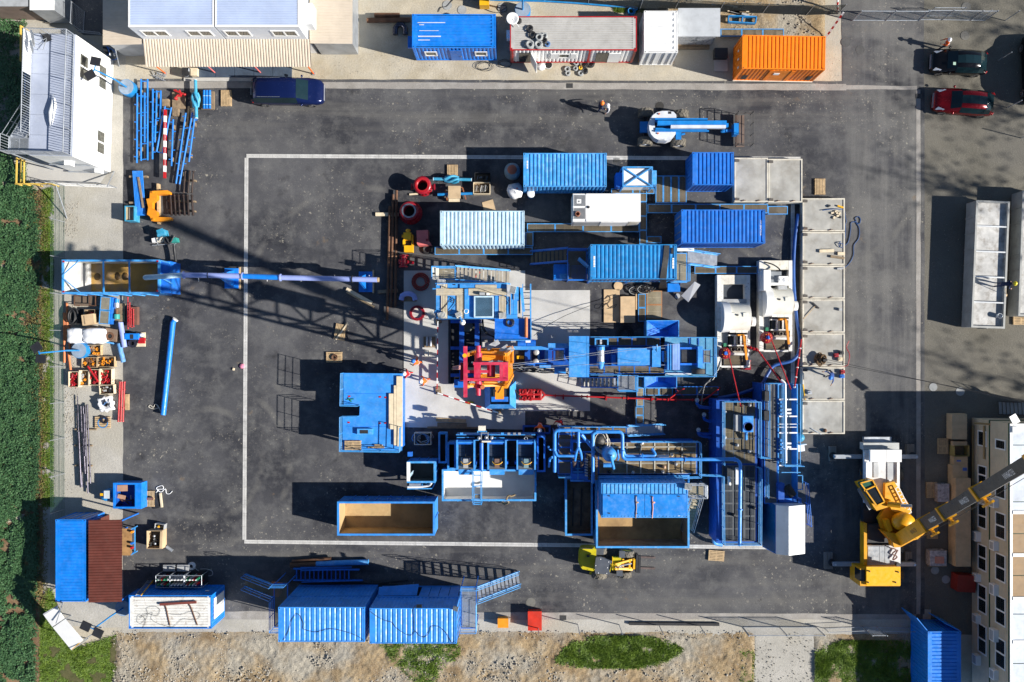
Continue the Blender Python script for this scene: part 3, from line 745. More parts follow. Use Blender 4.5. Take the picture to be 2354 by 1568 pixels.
def bend(mb,pts,r,rad=.4,n=12):mb.tube(rP(pts,rad),r,n);return mb
def flange(mb,p,d,r,th=.05,n=14):p=Vector(p);d=Vector(d).normalized();return mb.tube([p-d*th/2,p+d*th/2],r,n)
def fL(label,base,top,heads,hz,angs,zb=.75,rb=.6,psize=.68):
 """lamp mast on a round ballast drum: base px at the ground, top of the pole px at hz; heads px positions at hz"""
 t=tH("floodlight_mast",label,"floodlight","floodlight masts");c=W(*base,zb)
 mb=MB();mb.lathe((c.x,c.y,0),[(rb*.97,0),(rb,.05),(rb,zb-.05),(rb*.97,zb)],24);mb.build("drum",TEAL if False else BLUE_C,t)
 mb=MB();mb.cyl((c.x,c.y,zb),rb*.93,.012,24);mb.build("ballast",M("drum_concrete",(.26,.33,.42),.8,dirt=.5),t)
 T=W(*top,hz);mb=MB();mb.tube([(c.x,c.y,zb),(c.x,c.y,hz*.5),T],.07,10,True,.05);mb.build("pole",BLUE_C,t)
 for(hx,hy),an in zip(heads,angs):
  p=W(hx,hy,hz);mb=MB();mb.bar(T,p+Vector((0,0,-.1)),.06,.06);mb.build("bracket",BLUE_C,t)
  mb=MB();mb.obox((p.x,p.y,hz-.05),psize,psize*.85,.1,an);h=mb.build("lamp_head",M("lamp_black",(.02,.021,.025),.5,dirt=.3),t)
  mb=MB();mb.obox((p.x,p.y,hz-.064),psize*.9,psize*.75,.012,an);mb.build("lens",GLASS,h)
 return t
# containers and cabins
def cnum(par,txt,x,y,z,size,rz,mat,Mx=None,sx=1.0):
 cu=bpy.data.curves.new("lettering",'FONT');cu.body=txt;cu.size=size;cu.extrude=.001;cu.align_x='CENTER';cu.align_y='CENTER'
 o=bpy.data.objects.new("lettering",cu);C.objects.link(o);bpy.context.view_layer.update()
 me=bpy.data.meshes.new_from_object(o);C.objects.unlink(o);bpy.data.objects.remove(o);bpy.data.curves.remove(cu)
 p=W(x,y,z);T=Mx if Mx is not None else Matrix.Translation((p.x,p.y,z))@Matrix.Rotation(math.radians(rz),4,'Z');vs=[T@Vector((v.co.x*sx,v.co.y,v.co.z))for v in me.vertices]
 mb=MB();mb.add(vs,[tuple(f.vertices)for f in me.polygons]);bpy.data.meshes.remove(me)
 return mb.build("lettering",mat,par)
tile(2,0)
c1,R1=cN("weathered mid-blue shipping container, topmost of the square, beside the white sacks",105,1408,870,1718,.12,2.72,BLUE_S)
for k in range(3):fb(c1,"marking",WHITE,135,1478+26*k,148,1500+26*k,2.70,2.712)
c6,R6=cN("short blue container between the cross braced tank and the concrete trays",1660,1400,2040,1703,.12,2.75,BLUE)
tile(1,1)
c2,R2=cN("bleached pale blue container with rusty corners beside the red wellhead",1693,372,2469,690,.35,2.95,BLUE_L,doors='E')
tile(2,1)
c4,R4=cN("clean blue container with a thin black cable over its right end",1558,360,2328,670,.3,3.0,BLUE,doors='W')
cnum(c4,"WTCU",2288,568,3.006,.16,90,WHITE);cnum(c4,"7583",2288,520,3.006,.16,90,WHITE);cnum(c4,"22G1",2288,474,3.006,.13,90,WHITE)
c5,R5=cN("raised blue container between two flights of stairs, black cables strapped over it",722,680,1515,1000,2.1,4.7,BLUE_C)
for x_,ys_ in((757,((788,820),(826,848),(851,873),(877,888))),(1482,((806,818),(822,848),(850,873),(876,902)))):
 for a_,b_ in ys_:fb(c5,"marking",WHITE,x_-8,a_,x_+8,b_,4.69,4.705)
for i in range(3):
 for j in range(2):
  a=rect(722,680,1515,1000,4.7);mb=MB();xx=a[0]+.1+(a[2]-a[0]-.35)*i/2;yy=a[1]+.05+(a[3]-a[1]-.25)*j;mb.b6(xx,yy,0,xx+.15,yy+.15,2.1);mb.build("support_post",BLUE,c5)
mb=MB();mb.box(1465,712,1485,768,4.7,4.74);mb.build("vent_plate",DARK,c5)
t=tH("generator","white generator housing with round exhaust and grey intake grille","generator");R=rect(560,213,1183,470,2.6)
mb=MB();mb.b6(R[0],R[1],.25,R[2],R[3],2.55);mb.build("housing",WHITE,t)
for q in((560,213,919,470),(921,213,1183,470)):fb(t,"roof_panel",WHITE,q[0]+(122 if q[0]==560 else 0),q[1],q[2],q[3],2.552,2.6)
for q in((565,222,678,332),(565,342,678,450)):
 a=rect(*q,2.585);gR(t,*a,2.585,M("grille_grey",(.33,.34,.35),.5,.4),'y',.05,"intake_grille",WHITE,.03)
mb=MB();c=W(604,398,2.9);mb.lathe((c.x,c.y,2.6),[(.19,0),(.19,.28),(.13,.3),(.13,.02)],18);mb.build("exhaust",M("rust_exhaust",(.3,.12,.07),.7,rust=.5),t)
mb=MB();c=W(703,337,2.65);mb.lathe((c.x,c.y,2.6),[(.1,0),(.1,.05),(.08,.06),(0,.06)],14);mb.build("filler_cap",DARK,t)
fb(t,"emblem_plate",WHITE,595,265,636,304,2.59,2.6)
for a_ in range(6):
 mb=MB();c=W(615,285,2.6);mb.obox((c.x,c.y,2.602),.16,.03,.004,a_*30);mb.build("emblem",GREY,t)
wB(t,"louvre",GREY,'S',R,.02,.4,.5,2.3,.02);wB(t,"service_door",WHITE,'S',R,.42,.82,.4,2.4,.03);wB(t,"louvre",IVORY,'S',R,.84,.98,.4,2.4,.02)
fb(t,"skid",DARK,555,208,1188,476,.02,.25)
tile(1,0)
c7,R7=cN("blue site cabin with two white windows and a plain blue door",1435,130,2205,440,.1,2.75,BLUE_V,'x',.26,"site_cabin","cabin",margin=.12)
wI(c7,'S',R7,.13,.28,1.15,2.0);wI(c7,'S',R7,.74,.89,1.15,2.0);wB(c7,"door",BLUE,'S',R7,.44,.58,.25,2.25,.04);wB(c7,"door_handle",STEEL,'S',R7,.565,.575,1.1,1.25,.09)
wB(c7,"step",BLUE_V,'W',R7,.1,.45,1.9,2.1,.4)
for q in((1485,205,1740,212),(1490,330,1700,340),(1490,365,1600,372),(1500,225,1545,232),(1500,280,1680,285)):fb(c7,"scratch",M("scratched_white",(.6,.62,.66),.6,dirt=.3),*q[:2],q[2],q[3],2.735,2.7405)
tile(2,0)
c8,R8=cN("long white and red office cabin with cable coils heaped on its grey roof",-18,150,1148,462,.1,2.75,M("grey_roof_sheet",(.43,.42,.40),.6,var=.1,dirt=.35),'x',.16,"office_cabin","cabin",frame=RED,walls=WHITE,margin=.08,flat=.6)
for a,b in((.07,.165),(.69,.785)):
 wB(c8,"doorway",GLASS,'S',R8,a,b,.35,2.2,.03)
d=wB(c8,"door",WHITE,'S',R8,.79,.885,.35,2.2,.06);tile(2,0)
mb=MB();a=Vector((R8[0]+(R8[2]-R8[0])*.168,R8[1]-.03,.35));b=a+Vector((.42,-.82,0));mb.bar(a+Vector((0,0,.93)),b+Vector((0,0,.93)),.05,1.86);mb.build("open_door",WHITE,c8)
wI(c8,'S',R8,.385,.48,1.2,2.05);wB(c8,"shutter",WHITE,'S',R8,.325,.382,1.15,2.1,.06);wB(c8,"shutter",WHITE,'S',R8,.483,.53,1.15,2.1,.06)
wB(c8,"post",RED,'S',R8,.625,.64,.2,2.66,.035);wB(c8,"post",RED,'S',R8,.98,.999,.2,2.66,.035);wB(c8,"post",RED,'S',R8,.012,.027,.2,2.66,.035)
wB(c8,"base_stripe",RED,'S',R8,.03,.975,.2,.3,.034);wB(c8,"air_conditioner",WHITE,'W',R8,.5,.75,1.2,1.75,.28)
c9,R9=cN("plain white shipping container with closed doors on yellow blocks",1215,100,1525,485,.2,2.85,WHITE,'x',.42,doors='S')
for q in((1162,552,1222,572),(1412,562,1472,578)):mb=MB();a=W(q[0],q[1]);b=W(q[2],q[3]);mb.b6(a.x,a.y,0,b.x,b.y,.2);mb.build("support_block",YEL,c9)
t=tH("switch_cabinet","grey flat roofed cabinet on timber beams beside the white container","cabinet");R=rect(1528,75,1915,335,2.3)
mb=MB();mb.b6(R[0],R[1],2.2,R[2],R[3],2.3);mb.build("roof",M("cabinet_grey",(.46,.48,.50),.45,var=.1,dirt=.25),t)
mb=MB();mb.b6(R[0]+.12,R[1]+.14,.3,R[2]-.2,R[3]-.1,2.2);mb.build("body",GREY,t)
Rb=(R[0]+.12,R[1]+.14,R[2]-.2,R[3]-.1)
for k in range(2):p_=wB(t,"front_panel",M("panel_grey",(.42,.44,.47),.3,.4,dirt=.15),'S',Rb,.02+.5*k,.48+.5*k,.4,2.15,.03);wB(p_,"handle",STEEL,'S',Rb,.44+.1*k,.46+.1*k,1.1,1.4,.07,.03)
for k in range(2):mb=MB();mb.b6(Rb[0]-.05,Rb[1]-.28+.22*k,0,Rb[2]-.1,Rb[1]-.1+.22*k,.3-.1*(1-k));mb.build("timber_beam",WOOD_D,t)
rot(-1.0,W(2500,490))
c11,R11=cN("bright orange container with shadowed doorway and sign plate",2120,330,2884,640,.15,2.8,ORANGE,'y',.28,flat=.55)
d=wB(c11,"door",M("orange_shade_door",(.72,.20,.01),.45,dirt=.25),'S',R11,.4,.62,.3,2.45,-.08);wB(c11,"door_reveal",ORANGE,'S',R11,.36,.4,.3,2.5,.03);wB(c11,"door_reveal",ORANGE,'S',R11,.62,.66,.3,2.5,.03)
wB(c11,"sign_plate",WHITE,'S',R11,.43,.5,1.6,1.95,.03);wB(c11,"louvre",DARK,'S',R11,.08,.14,.5,1.4,.02);wB(c11,"louvre",DARK,'S',R11,.88,.94,.5,1.4,.02)
wB(c11,"sill",IVORY,'S',R11,0,1,.15,.22,.05)
for k in range(3):wB(c11,"notice",WHITE,'W',R11,.15+.25*k,.2+.25*k,1.6,1.9,.03)
rot()
tile(1,3)
for nm,(x0,x1,ya,yb),lb in(("a",(205,1000,880,1200),("upper blue container of the left stack, a thin cable trailing over it","lower blue container of the left stack beneath the cabled one")),("b",(1045,1845,890,1215),("upper blue container of the right stack, two cables joining on its roof","lower blue container of the right stack, its upper neighbour carrying two cables"))):
 cN(lb[0],x0,ya,x1,yb,2.82,5.42,BLUE_G,'y',.36,flat=.6,rdepth=.035,doors='E' if nm=="b" else None)
 R=rect(x0,ya,x1,yb,5.42)
 t=tH("shipping_container",lb[1],"container")
 k=(H-2.75)/(H-5.42);mid=[((v-ZX*0))for v in(0,)]
 X0,Y0,X1,Y1=R;mb=MB();mb.b6(X0,Y0,.1,X1,Y0+.07,.25);mb.b6(X0,Y1-.07,.1,X1,Y1,.25);mb.b6(X0+.001,Y0+.07,.1,X0+.07,Y1-.07,.25);mb.b6(X1-.07,Y0+.07,.1,X1-.001,Y1-.07,.25)
 for x in(X0+.002,X1-.092):
  for y in(Y0+.002,Y1-.092):mb.b6(x,y,.25,x+.09,y+.09,2.64)
 mb.b6(X0,Y0,2.64,X1,Y0+.07,2.77);mb.b6(X0,Y1-.07,2.64,X1,Y1,2.77);mb.b6(X0+.001,Y0+.07,2.64,X0+.07,Y1-.07,2.77);mb.b6(X1-.07,Y0+.07,2.64,X1-.001,Y1-.07,2.77)
 mb.build("frame",BLUE_G,t);mb=MB();mb.b6(X0+.07,Y0+.07,2.6,X1-.07,Y1-.07,2.72);mb.build("roof",BLUE_G,t)
 for s in 'SNWE':
  if nm=="b" and s=='N':continue
  mb=MB();q=.09 if s in 'SN' else .02;r=.09 if s in 'WE' else .02;corrwall(mb,X0+q,Y0+r,X1-q,Y1-r,.22,2.64,s,.28,.036);mb.build("side_wall",BLUE_G,t)
 if nm=="b":
  W_=X1-X0
  mb=MB();a=Vector((X0+.05,Y1+.02,1.5));b=Vector((X0+.05+W_*.46,Y1+.62,1.75));mb.add([(X0+.1,Y1+.02,2.6),(X0+W_*.48,Y1+.02,2.6),(X0+W_*.5,Y1+.75,2.25),(X0+.1,Y1+.55,2.35),(X0+.1,Y1+.02,2.55),(X0+W_*.48,Y1+.02,2.55),(X0+W_*.5,Y1+.75,2.2),(X0+.1,Y1+.55,2.3)],[(0,1,2,3),(7,6,5,4),(3,2,6,7),(1,5,6,2),(0,3,7,4)]);mb.build("raised_flap",BLUE_G,t)
  for k_ in range(4):
   mb=MB();mb.b6(X0+W_*(.5+.12*k_)+.02,Y1-.06,.3,X0+W_*(.62+.12*k_)-.02,Y1-.02,2.6);mb.build("door_panel",BLUE_G,t)
 else:
  pass
settle_list=[]
tile(1,3)
cable("black cable wandering across the upper left stacked container",[W(x,y,5.44)for x,y in((250,1185),(290,1120),(330,1000),(370,945),(405,960),(435,1030),(435,1080),(500,1102),(560,1108),(680,1080),(800,1100),(920,1140),(985,1180))],.015)
cable("black cable looping over the upper right stacked container from its left corner",[W(x,y,5.44)for x,y in((1050,920),(1120,970),(1190,1005),(1250,1020),(1290,1070),(1380,1130),(1440,1135),(1465,1100),(1500,1140),(1550,1155),(1595,1110),(1610,1060),(1680,1060),(1750,1120),(1790,1190),(1810,1212))],.015)
cable("short black cable from a small lamp joining the looped cable",[W(x,y,5.46)for x,y in((1480,870),(1452,880),(1458,980),(1460,1100))],.015)
t=tH("floodlight","small black lamp on the edge of the upper right container","floodlight");mb=MB();mb.box(1475,860,1525,888,5.43,5.55);mb.build("lamp_head",DARK,t)
mb=MB();mb.box(1478,862,1522,886,5.55,5.555);mb.build("lens",GLASS,t)
t=tH("floodlight","pale lamp panel at the right corner of the upper right container","floodlight");mb=MB();mb.add([W(1815,870,5.75),W(1862,880,5.75),W(1852,925,5.6),W(1808,908,5.6)],[(0,3,2,1),(0,1,2,3)]);mb.v+=[(v[0],v[1],v[2]-.06)for v in mb.v[:4]];mb.f+=[(4,5,6,7),(0,1,5,4),(1,2,6,5),(2,3,7,6),(3,0,4,7)];mb.s+=[False]*5;mb.build("lamp_head",GALV,t)
mb=MB();c=W(1838,905,5.6);mb.tube([(c.x,c.y,5.3),(c.x,c.y,5.62)],.03,6);mb.build("bracket",DARK,t)
def landing(par,X0,Y0,X1,Y1,z,mat):
 gR(par,X0,Y0,X1,Y1,z,mat,'x',.075,"landing",BLUE,.06)
 for x in(X0+.05,X1-.05):
  for y in(Y0+.05,Y1-.05):mb=MB();mb.tube([(x,y,0),(x,y,z-.06)],.04,6);mb.build("leg",BLUE,par)
t=tH("steel_stair","blue steel stair with landing left of the stacked containers","stairs")
R=rect(205,880,1000,1200,5.42);landing(t,R[0]-1.1,R[1]+.1,R[0]-.08,R[3]+.9,2.85,GRATE)
stairs(t,(R[0]-1.15,R[3]+.35,2.85),(R[0]-4.1,R[3]+.35,.1),.9,11,BLUE_G,GRATE);rL(t,[(R[0]-1.1,R[3]-.2,2.85),(R[0]-1.1,R[1]+.1,2.85),(R[0]-.1,R[1]+.1,2.85)],BLUE_G);rL(t,[(R[0]-1.1,R[3]+.9,2.85),(R[0]-.1,R[3]+.9,2.85)],BLUE_G)
t=tH("steel_stair","blue steel stair and bright landing right of the stacked containers","stairs")
R=rect(1045,890,1845,1215,5.42);landing(t,R[2]+.08,R[1]+.15,R[2]+1.25,R[3]+.75,2.85,GALV)
stairs(t,(R[2]+1.3,R[3]+.25,2.85),(R[2]+4.35,R[3]+.62,.1),.95,11,BLUE_S,GALV);rL(t,[(R[2]+1.25,R[3]-.3,2.85),(R[2]+1.25,R[1]+.15,2.85),(R[2]+.1,R[1]+.15,2.85)],BLUE_S);rL(t,[(R[2]+.1,R[3]+.75,2.85),(R[2]+1.25,R[3]+.75,2.85)],BLUE_S)
tile(0,3)
c14,R14=cN("blue framed container with a dirty white ribbed roof, gas bottles behind",1185,772,1945,1078,.1,2.75,BLUE_V,'x',.195,"site_container","container",roof=WHITE_R,flat=.75,margin=.13)
wB(c14,"door",WHITE,'E',R14,.22,.85,.35,2.3,.04);wB(c14,"label_plate",WHITE,'N',R14,.86,.9,1.6,1.75,.03)
tile(0,3)
cable("tangled thin black cables on the dirty white container roof",[W(x,y,2.78)for x,y in((1310,1075),(1340,1000),(1280,950),(1260,1010),(1300,1030),(1360,960),(1350,890),(1430,875),(1470,910),(1440,960),(1340,940),(1290,980),(1400,930),(1390,985),(1450,1030),(1560,1060),(1610,1050),(1680,990),(1780,1000),(1840,970),(1820,930),(1740,925),(1660,950),(1560,945))],.009)
t=tH("lifting_beam","rusty lifting beam with chains lying on the dirty white container roof","lifting beam");mb=MB();mb.bar(W(1470,855,2.86),W(1805,835,2.86),.16,.12);mb.build("beam",M("rusty_red_steel",(.17,.04,.03),.7,rust=.5),t)
for x0,y0,x1,y1 in((1525,880,1562,1050),(1755,880,1815,1045)):mb=MB();mb.tube(cV([W(x0-20,850,2.86),W(x0,y0,2.8),W((x0+x1)/2,(y0+y1)/2,2.78),W(x1,y1,2.78)]),.04,6);mb.build("chain",RUST,t)
t=tH("ladder","aluminium ladder leaning on the blue framed container by the gas bottles","ladder")
a,b,c_,d_=W(1245,775,2.85),W(1300,770,2.85),W(1350,640,.05),W(1420,630,.05)
A,B=(a+b)/2,(c_+d_)/2
for s in(-1,1):mb=MB();mb.bar(A+Vector((.2*s,0,0)),B+Vector((.2*s,0,0)),.05,.07);mb.build("rail",GALV if s<0 else YEL,t)
for i in range(10):p_=A.lerp(B,(i+.5)/10);mb=MB();mb.bar(p_-Vector((.18,0,0)),p_+Vector((.18,0,0)),.04,.03);mb.build("rung",GALV,t)
c15,R15=cN("bright blue roofed container with brown lean-to at the lower left",510,75,790,830,.1,2.75,BLUE_V,'x',.22,"site_container","container",flat=.8,rdepth=.03,doors='N')
t=tH("lean_to","reddish brown ribbed lean-to roof over a workbench beside the bright blue container","lean-to roof");a=W(835,75,2.9);b=W(1130,830,2.55)
X0,X1=W(815,75,2.9).x,W(1130,75,2.6).x;Y0,Y1=W(0,830,2.7).y,W(0,75,2.7).y
mb=MB();mb.corr((X0,Y0,2.92),(0,Y1-Y0,0),(X1-X0,0,-.2),(0,0,1),.2,.04,.75);mb.build("roof_sheet",BROWN_SHEET,t)
for y in(Y0+.1,Y1-.1):mb=MB();mb.b6(X1-.15,y-.05,0,X1-.05,y+.05,2.62);mb.build("post",BLUE,t);mb=MB();mb.b6(X0+.02,y-.04,2.55,X1-.16,y+.04,2.66);mb.build("rafter",BLUE,t)
mb=MB();mb.b6(X0,Y0+.2,0,X0+.04,Y1-.2,2.6);mb.build("back_sheet",BROWN_SHEET,t)
t=tH("workbench","steel workbench with a stained brown top beside the brown lean-to","workbench");mb=MB();mb.box(1090,158,1210,405,.85,.9);mb.build("top",RUSTY_BED,t)
for x in(1120,1200):
 for y in(170,395):mb=MB();c=W(x,y,.85);mb.b6(c.x-.04,c.y-.04,0,c.x+.04,c.y+.04,.85);mb.build("leg",BLUE,t)
mb=MB();a,b=W(1212,150,.9),W(1262,135,.9);mb.bar(W(1205,165,.88),W(1265,135,.88),.07,.07);mb.bar(W(1205,400,.88),W(1265,365,.88),.07,.07);mb.bar(W(1240,150,.86),W(1240,375,.86),.07,.05);mb.build("vice_frame",BLUE_S,t)
for(x,y,mm)in((1225,185,AMBER),(1222,290,BLUE),(1222,330,RED)):mb=MB();c=W(x,y,.9);mb.cyl((c.x,c.y,.9),.09,.25,10);mb.build("tin",mm,t)
tile(3,3)
c16,R16=cN("blue container half in shade at the lower right, doors swung open",1470,1105,1775,1900,.1,2.75,BLUE_V,'x',.26,flat=.7)
mb=MB();X0,Y0,X1,Y1=R16;a=Vector((X0+.02,Y1+.02,.25));b=Vector((X0-.75,Y1+.95,.25));mb.bar(a+Vector((0,0,1.2)),b+Vector((0,0,1.2)),.06,2.4);mb.build("open_door",BLUE_V,c16)
a=Vector((X1-.02,Y1+.02,.25));b=Vector((X1-1.1,Y1+.55,.25));mb=MB();mb.bar(a+Vector((0,0,1.2)),b+Vector((0,0,1.2)),.06,2.4);mb.build("open_door",BLUE_V,c16)
# buildings, fences, gates
def ufrom(R,side,a,b):
 if side in 'SN':q=((a-R[0])/(R[2]-R[0]),(b-R[0])/(R[2]-R[0]))
 else:q=((a-R[1])/(R[3]-R[1]),(b-R[1])/(R[3]-R[1]))
 return min(q),max(q)
def balusters(par,pts,mat,h=1.05,gap=.17,r=.02,name="railing"):
 mb=MB();P=[Vector(p)for p in pts];up=Vector((0,0,1))
 for a,b in zip(P,P[1:]):
  n=max(2,int((b-a).length/gap))
  for i in range(n+1):q=a.lerp(b,i/n);mb.tube([q+up*.08,q+up*h],r if i%10 else r*2,4,False)
  for f in(.08,h):mb.tube([a+up*f,b+up*f],r*1.9,5)
 return mb.build(name,mat,par)
 # ---- white office block on the left
tile(0,0);rot(-1.57,W(475,870,5.3));z1=5.3
t=tH("office_block","white two storey office block with railed roof terrace and outside stair","building");R=rect(278,310,677,1432,z1)
mb=MB();mb.b6(R[0],R[1],0,R[2],R[3],2.6);mb.build("wall",WHITE,t);mb=MB();mb.b6(R[0]+.001,R[1]+.001,2.62,R[2]-.001,R[3]-.001,5.2);mb.build("wall",WHITE,t)
mb=MB();mb.b6(R[0]-.01,R[1]-.01,2.585,R[2]+.012,R[3]+.01,2.625);mb.build("storey_band",M("seam_grey",(.5,.5,.5),.6),t)
for k in range(6):mb=MB();a,b=R[1]+(R[3]-R[1])*k/6,R[1]+(R[3]-R[1])*(k+1)/6;mb.b6(R[0],a+.008,5.2,R[2],b-.008,5.3);mb.build("roof_panel",M("terrace_mesh",(.36,.40,.50),.6,var=.12,vs=.8,dirt=.25,dcol=(.5,.52,.56)),t)
for k in(1/3,2/3):mb=MB();yy=R[1]+(R[3]-R[1])*k;mb.b6(R[2],yy-.02,.05,R[2]+.012,yy+.02,5.2);mb.build("wall_joint",GREY,t)
def wpx(yt,zt):return W(0,yt,zt).y
for ya,yb,za,zb in((495,735,3.5,4.75),(595,820,.95,2.15),(1195,1415,.95,2.15)):
 u=ufrom(R,'E',wpx(ya,(za+zb)/2),wpx(yb,(za+zb)/2));wI(t,'E',R,*u,za,zb,split=True)
u=ufrom(R,'E',wpx(1115,4.1),wpx(1360,4.1));wB(t,"roller_shutter",WHITE,'E',R,*u,3.4,4.8,.05)
for x0,x1,zz in((.55,.72,3.3),(.85,1.0,.9)):wB(t,"air_conditioner",WHITE,'S',R,x0,x1-.02,zz,zz+.55,.32)
for zz in(2.8,.3):wB(t,"pipe_rail",GALV,'S',R,.0,.98,zz,zz+.06,.14,.06)
q=.05
balusters(t,[(R[0]+q,R[1]+q,z1),(R[2]-q,R[1]+q,z1),(R[2]-q,R[3]-q,z1),(R[0]+q,R[3]-q,z1),(R[0]+q,R[1]+1.35,z1)],GALV)
mb=MB();a=W(278,700,z1);mb.b6(R[0]+.02,a.y,z1+.02,R[0]+.045,R[3]-.1,z1+1.0);mb.build("parapet_sheet",WHITE,t)
L0=R[0]-1.35
gR(t,L0,R[1]+.05,R[0]-.01,R[1]+1.2,z1,GALV,'x',.07,"stair_landing",GALV,.06)
stairs(t,(R[0]-.75,R[1]+1.2,z1),(R[0]-.75,R[1]+4.6,2.7),1.05,14,GALV,GALV)
gR(t,L0,R[1]+4.6,R[0]-.02,R[1]+7.0,2.7,GALV,'x',.07,"stair_landing",BLUE_C,.06);stairs(t,(L0+.1,R[1]+7.0,2.7),(L0+.1,R[1]+8.6,1.3),.8,7,GALV,GALV)
balusters(t,[(R[0]-.02,R[1]+.05,z1),(L0,R[1]+.05,z1),(L0,R[1]+1.2,z1)],GALV);balusters(t,[(L0,R[1]+4.6,2.7),(L0,R[1]+7.0,2.7)],BLUE_C)
for y in(R[1]+.1,R[1]+1.15,R[1]+4.7,R[1]+6.9):mb=MB();mb.tube([(L0+.06,y,0),(L0+.06,y,z1-.06 if y<R[1]+2 else 2.62)],.05,6);mb.build("stair_post",GALV,t)
rot()
t=tH("satellite_dish","cluster of white satellite dishes on the terrace corner of the office block","satellite dish")
for(x,y,r_)in((305,330,.42),(312,375,.4),(300,425,.45)):
 c=W(x,y,z1+1.0);mb=MB();vs=[];nrm=Vector((-.75,-.25,.6)).normalized();uu=nrm.orthogonal().normalized();vv=nrm.cross(uu)
 for j in range(4):
  for k in range(14):a=6.283*k/14;rr_=r_*(j+.3)/3.3;vs.append(c+uu*math.cos(a)*rr_+vv*math.sin(a)*rr_+nrm*(.35*rr_*rr_))
 mb.add(vs,[(j*14+k,j*14+(k+1)%14,(j+1)*14+(k+1)%14,(j+1)*14+k)for j in range(3)for k in range(14)],True);mb.face(vs[:14]);mb.build("dish",WHITE,t)
 mb=MB();mb.tube([c-nrm*.02,(c.x+.35,c.y-.05,z1+.4),W(435,345,z1+.02)],.025,5);mb.build("stay",GALV,t)
mb=MB();c=W(435,350,z1);mb.tube([(c.x,c.y,z1),(c.x,c.y,z1+.9)],.04,6);mb.obox((c.x,c.y,z1),.5,.5,.12,20);mb.build("foot",DARK,t)
t=tH("folded_parasol","white folded parasol lying on the roof terrace of the office block","parasol");mb=MB();pts=[W(x,y,z1+.18)for x,y in((492,905),(495,960),(475,1040),(470,1110),(465,1165))]
for a,b,ra,rb in zip(pts,pts[1:],(.12,.2,.22,.15),(.2,.22,.15,.05)):mb.tube([a,b],ra,9,True,rb)
mb.build("cover",FILM,t);mb=MB();mb.tube([pts[0]+Vector((0,.25,0)),pts[0]],.03,6);mb.build("pole",GALV,t)
t=tH("timber_rail","yellow timber guard rail outside the white office block","guard rail")
def ybar(a,b,za,zb,w_=.09):mb=MB();mb.bar(W(*a,za),W(*b,zb),w_,w_);mb.build("rail",M("yellow_timber",(.62,.42,.08),.7,dirt=.3),t)
ybar((188,560),(190,235),1.0,1.0);ybar((232,270),(232,300),1.0,1.0);ybar((155,1450),(150,1690),1.0,1.0);ybar((190,1440),(185,1690),.6,.6);ybar((222,1470),(220,1690),1.0,1.0);ybar((140,1692),(480,1692),1.0,1.0)
for x,y in((188,560),(190,240),(155,1460),(150,1690),(222,1690),(320,1692),(470,1692)):
 mb=MB();c=W(x,y,1.0);mb.b6(c.x-.045,c.y-.045,0,c.x+.045,c.y+.045,.96);mb.build("post",MATS["yellow_timber"],t)
sheet("paving",[(235,1380),(640,1480),(1000,1560),(930,1690),(235,1690)],-.010,CONC,.12)
# ---- beige roofed canteen with white upper modules, top left
t=tH("canteen_building","white modules over beige ribbed roofs and a long canopy at the top left","building");tile(0,0)
zc,z1=3.15,5.35
A=rect(1180,-260,1965,250,z1);B=rect(1978,-260,2749,250,z1);X0,X1,Y0=A[0],B[2],A[1];Y1=A[3]
for Rm in(A,B):
 mb=MB();mb.b6(Rm[0],Rm[1],zc-.4,Rm[2],Rm[3],z1-.08);mb.build("upper_module",M("module_white",(.66,.69,.74),.5,var=.05,dirt=.1),t)
 mb=MB();mb.corr((Rm[0]+.1,Rm[1]+.16,z1),(0,Rm[3]-Rm[1]-.3,0),(Rm[2]-Rm[0]-.2,0,0),(0,0,1),.17,.028,.55);mb.build("roof",M("module_roof",(.42,.50,.68),.45,var=.08,vs=.6,dirt=.2,dcol=(.62,.66,.74)),t)
 mb=MB();mb.b6(Rm[0],Rm[1],z1-.1,Rm[2],Rm[1]+.15,z1+.03);mb.b6(Rm[0],Rm[1]+.15,z1-.1,Rm[0]+.09,Rm[3],z1+.02);mb.b6(Rm[2]-.09,Rm[1]+.15,z1-.1,Rm[2],Rm[3],z1+.02);mb.build("roof_edge",WHITE,t)
Rw=(A[0],A[1],B[2],A[3])
for a,b in((1315,1550),(1730,1955),(2072,2305),(2505,2735)):
 u=ufrom(Rw,'S',W(a,0,4.2).x,W(b,0,4.2).x);wI(t,'S',Rw,*u,3.75,4.75,split=True)
mb=MB();mb.b6(X0+.05,Y0-.9+1.0,0,X1-.05,Y1,zc-.42);mb.build("ground_floor",WHITE,t)
CX0,CX1=W(1315,345,zc).x,W(2849,345,zc).x;CY1=Y0;CY0=W(0,615,2.7).y
mb=MB();mb.corr((CX0,CY0,2.72),(CX1-CX0,0,0),(0,CY1-CY0-.002,.42),(0,0,1),.2,.05,.45);mb.build("canopy_sheet",TAN_SHEET,t)
for a,b,nm in((945,1312,"l"),(2846,3239,"r")):
 p0,p1=W(a,415 if nm=="l" else 400,2.95),W(b,415,2.95);mb=MB();yN=W(0,-260,2.95).y
 mb.corr((p0.x,p0.y,2.95),(0,yN-p0.y,0),(p1.x-p0.x,0,.14 if nm=="l" else-.1),(0,0,1),.21,.03,.8);mb.build("side_roof_sheet",TAN_SHEET,t)
 mb=MB();mb.b6(p0.x+.15,p0.y+.25,0,p1.x-.15,yN,2.78);mb.build("ground_floor",GALV if nm=="r" else GREY,t)
wB(t,"air_conditioner",WHITE,'E',Rw,.12,.5,3.6,4.7,.75)
for i in range(0,0):pass
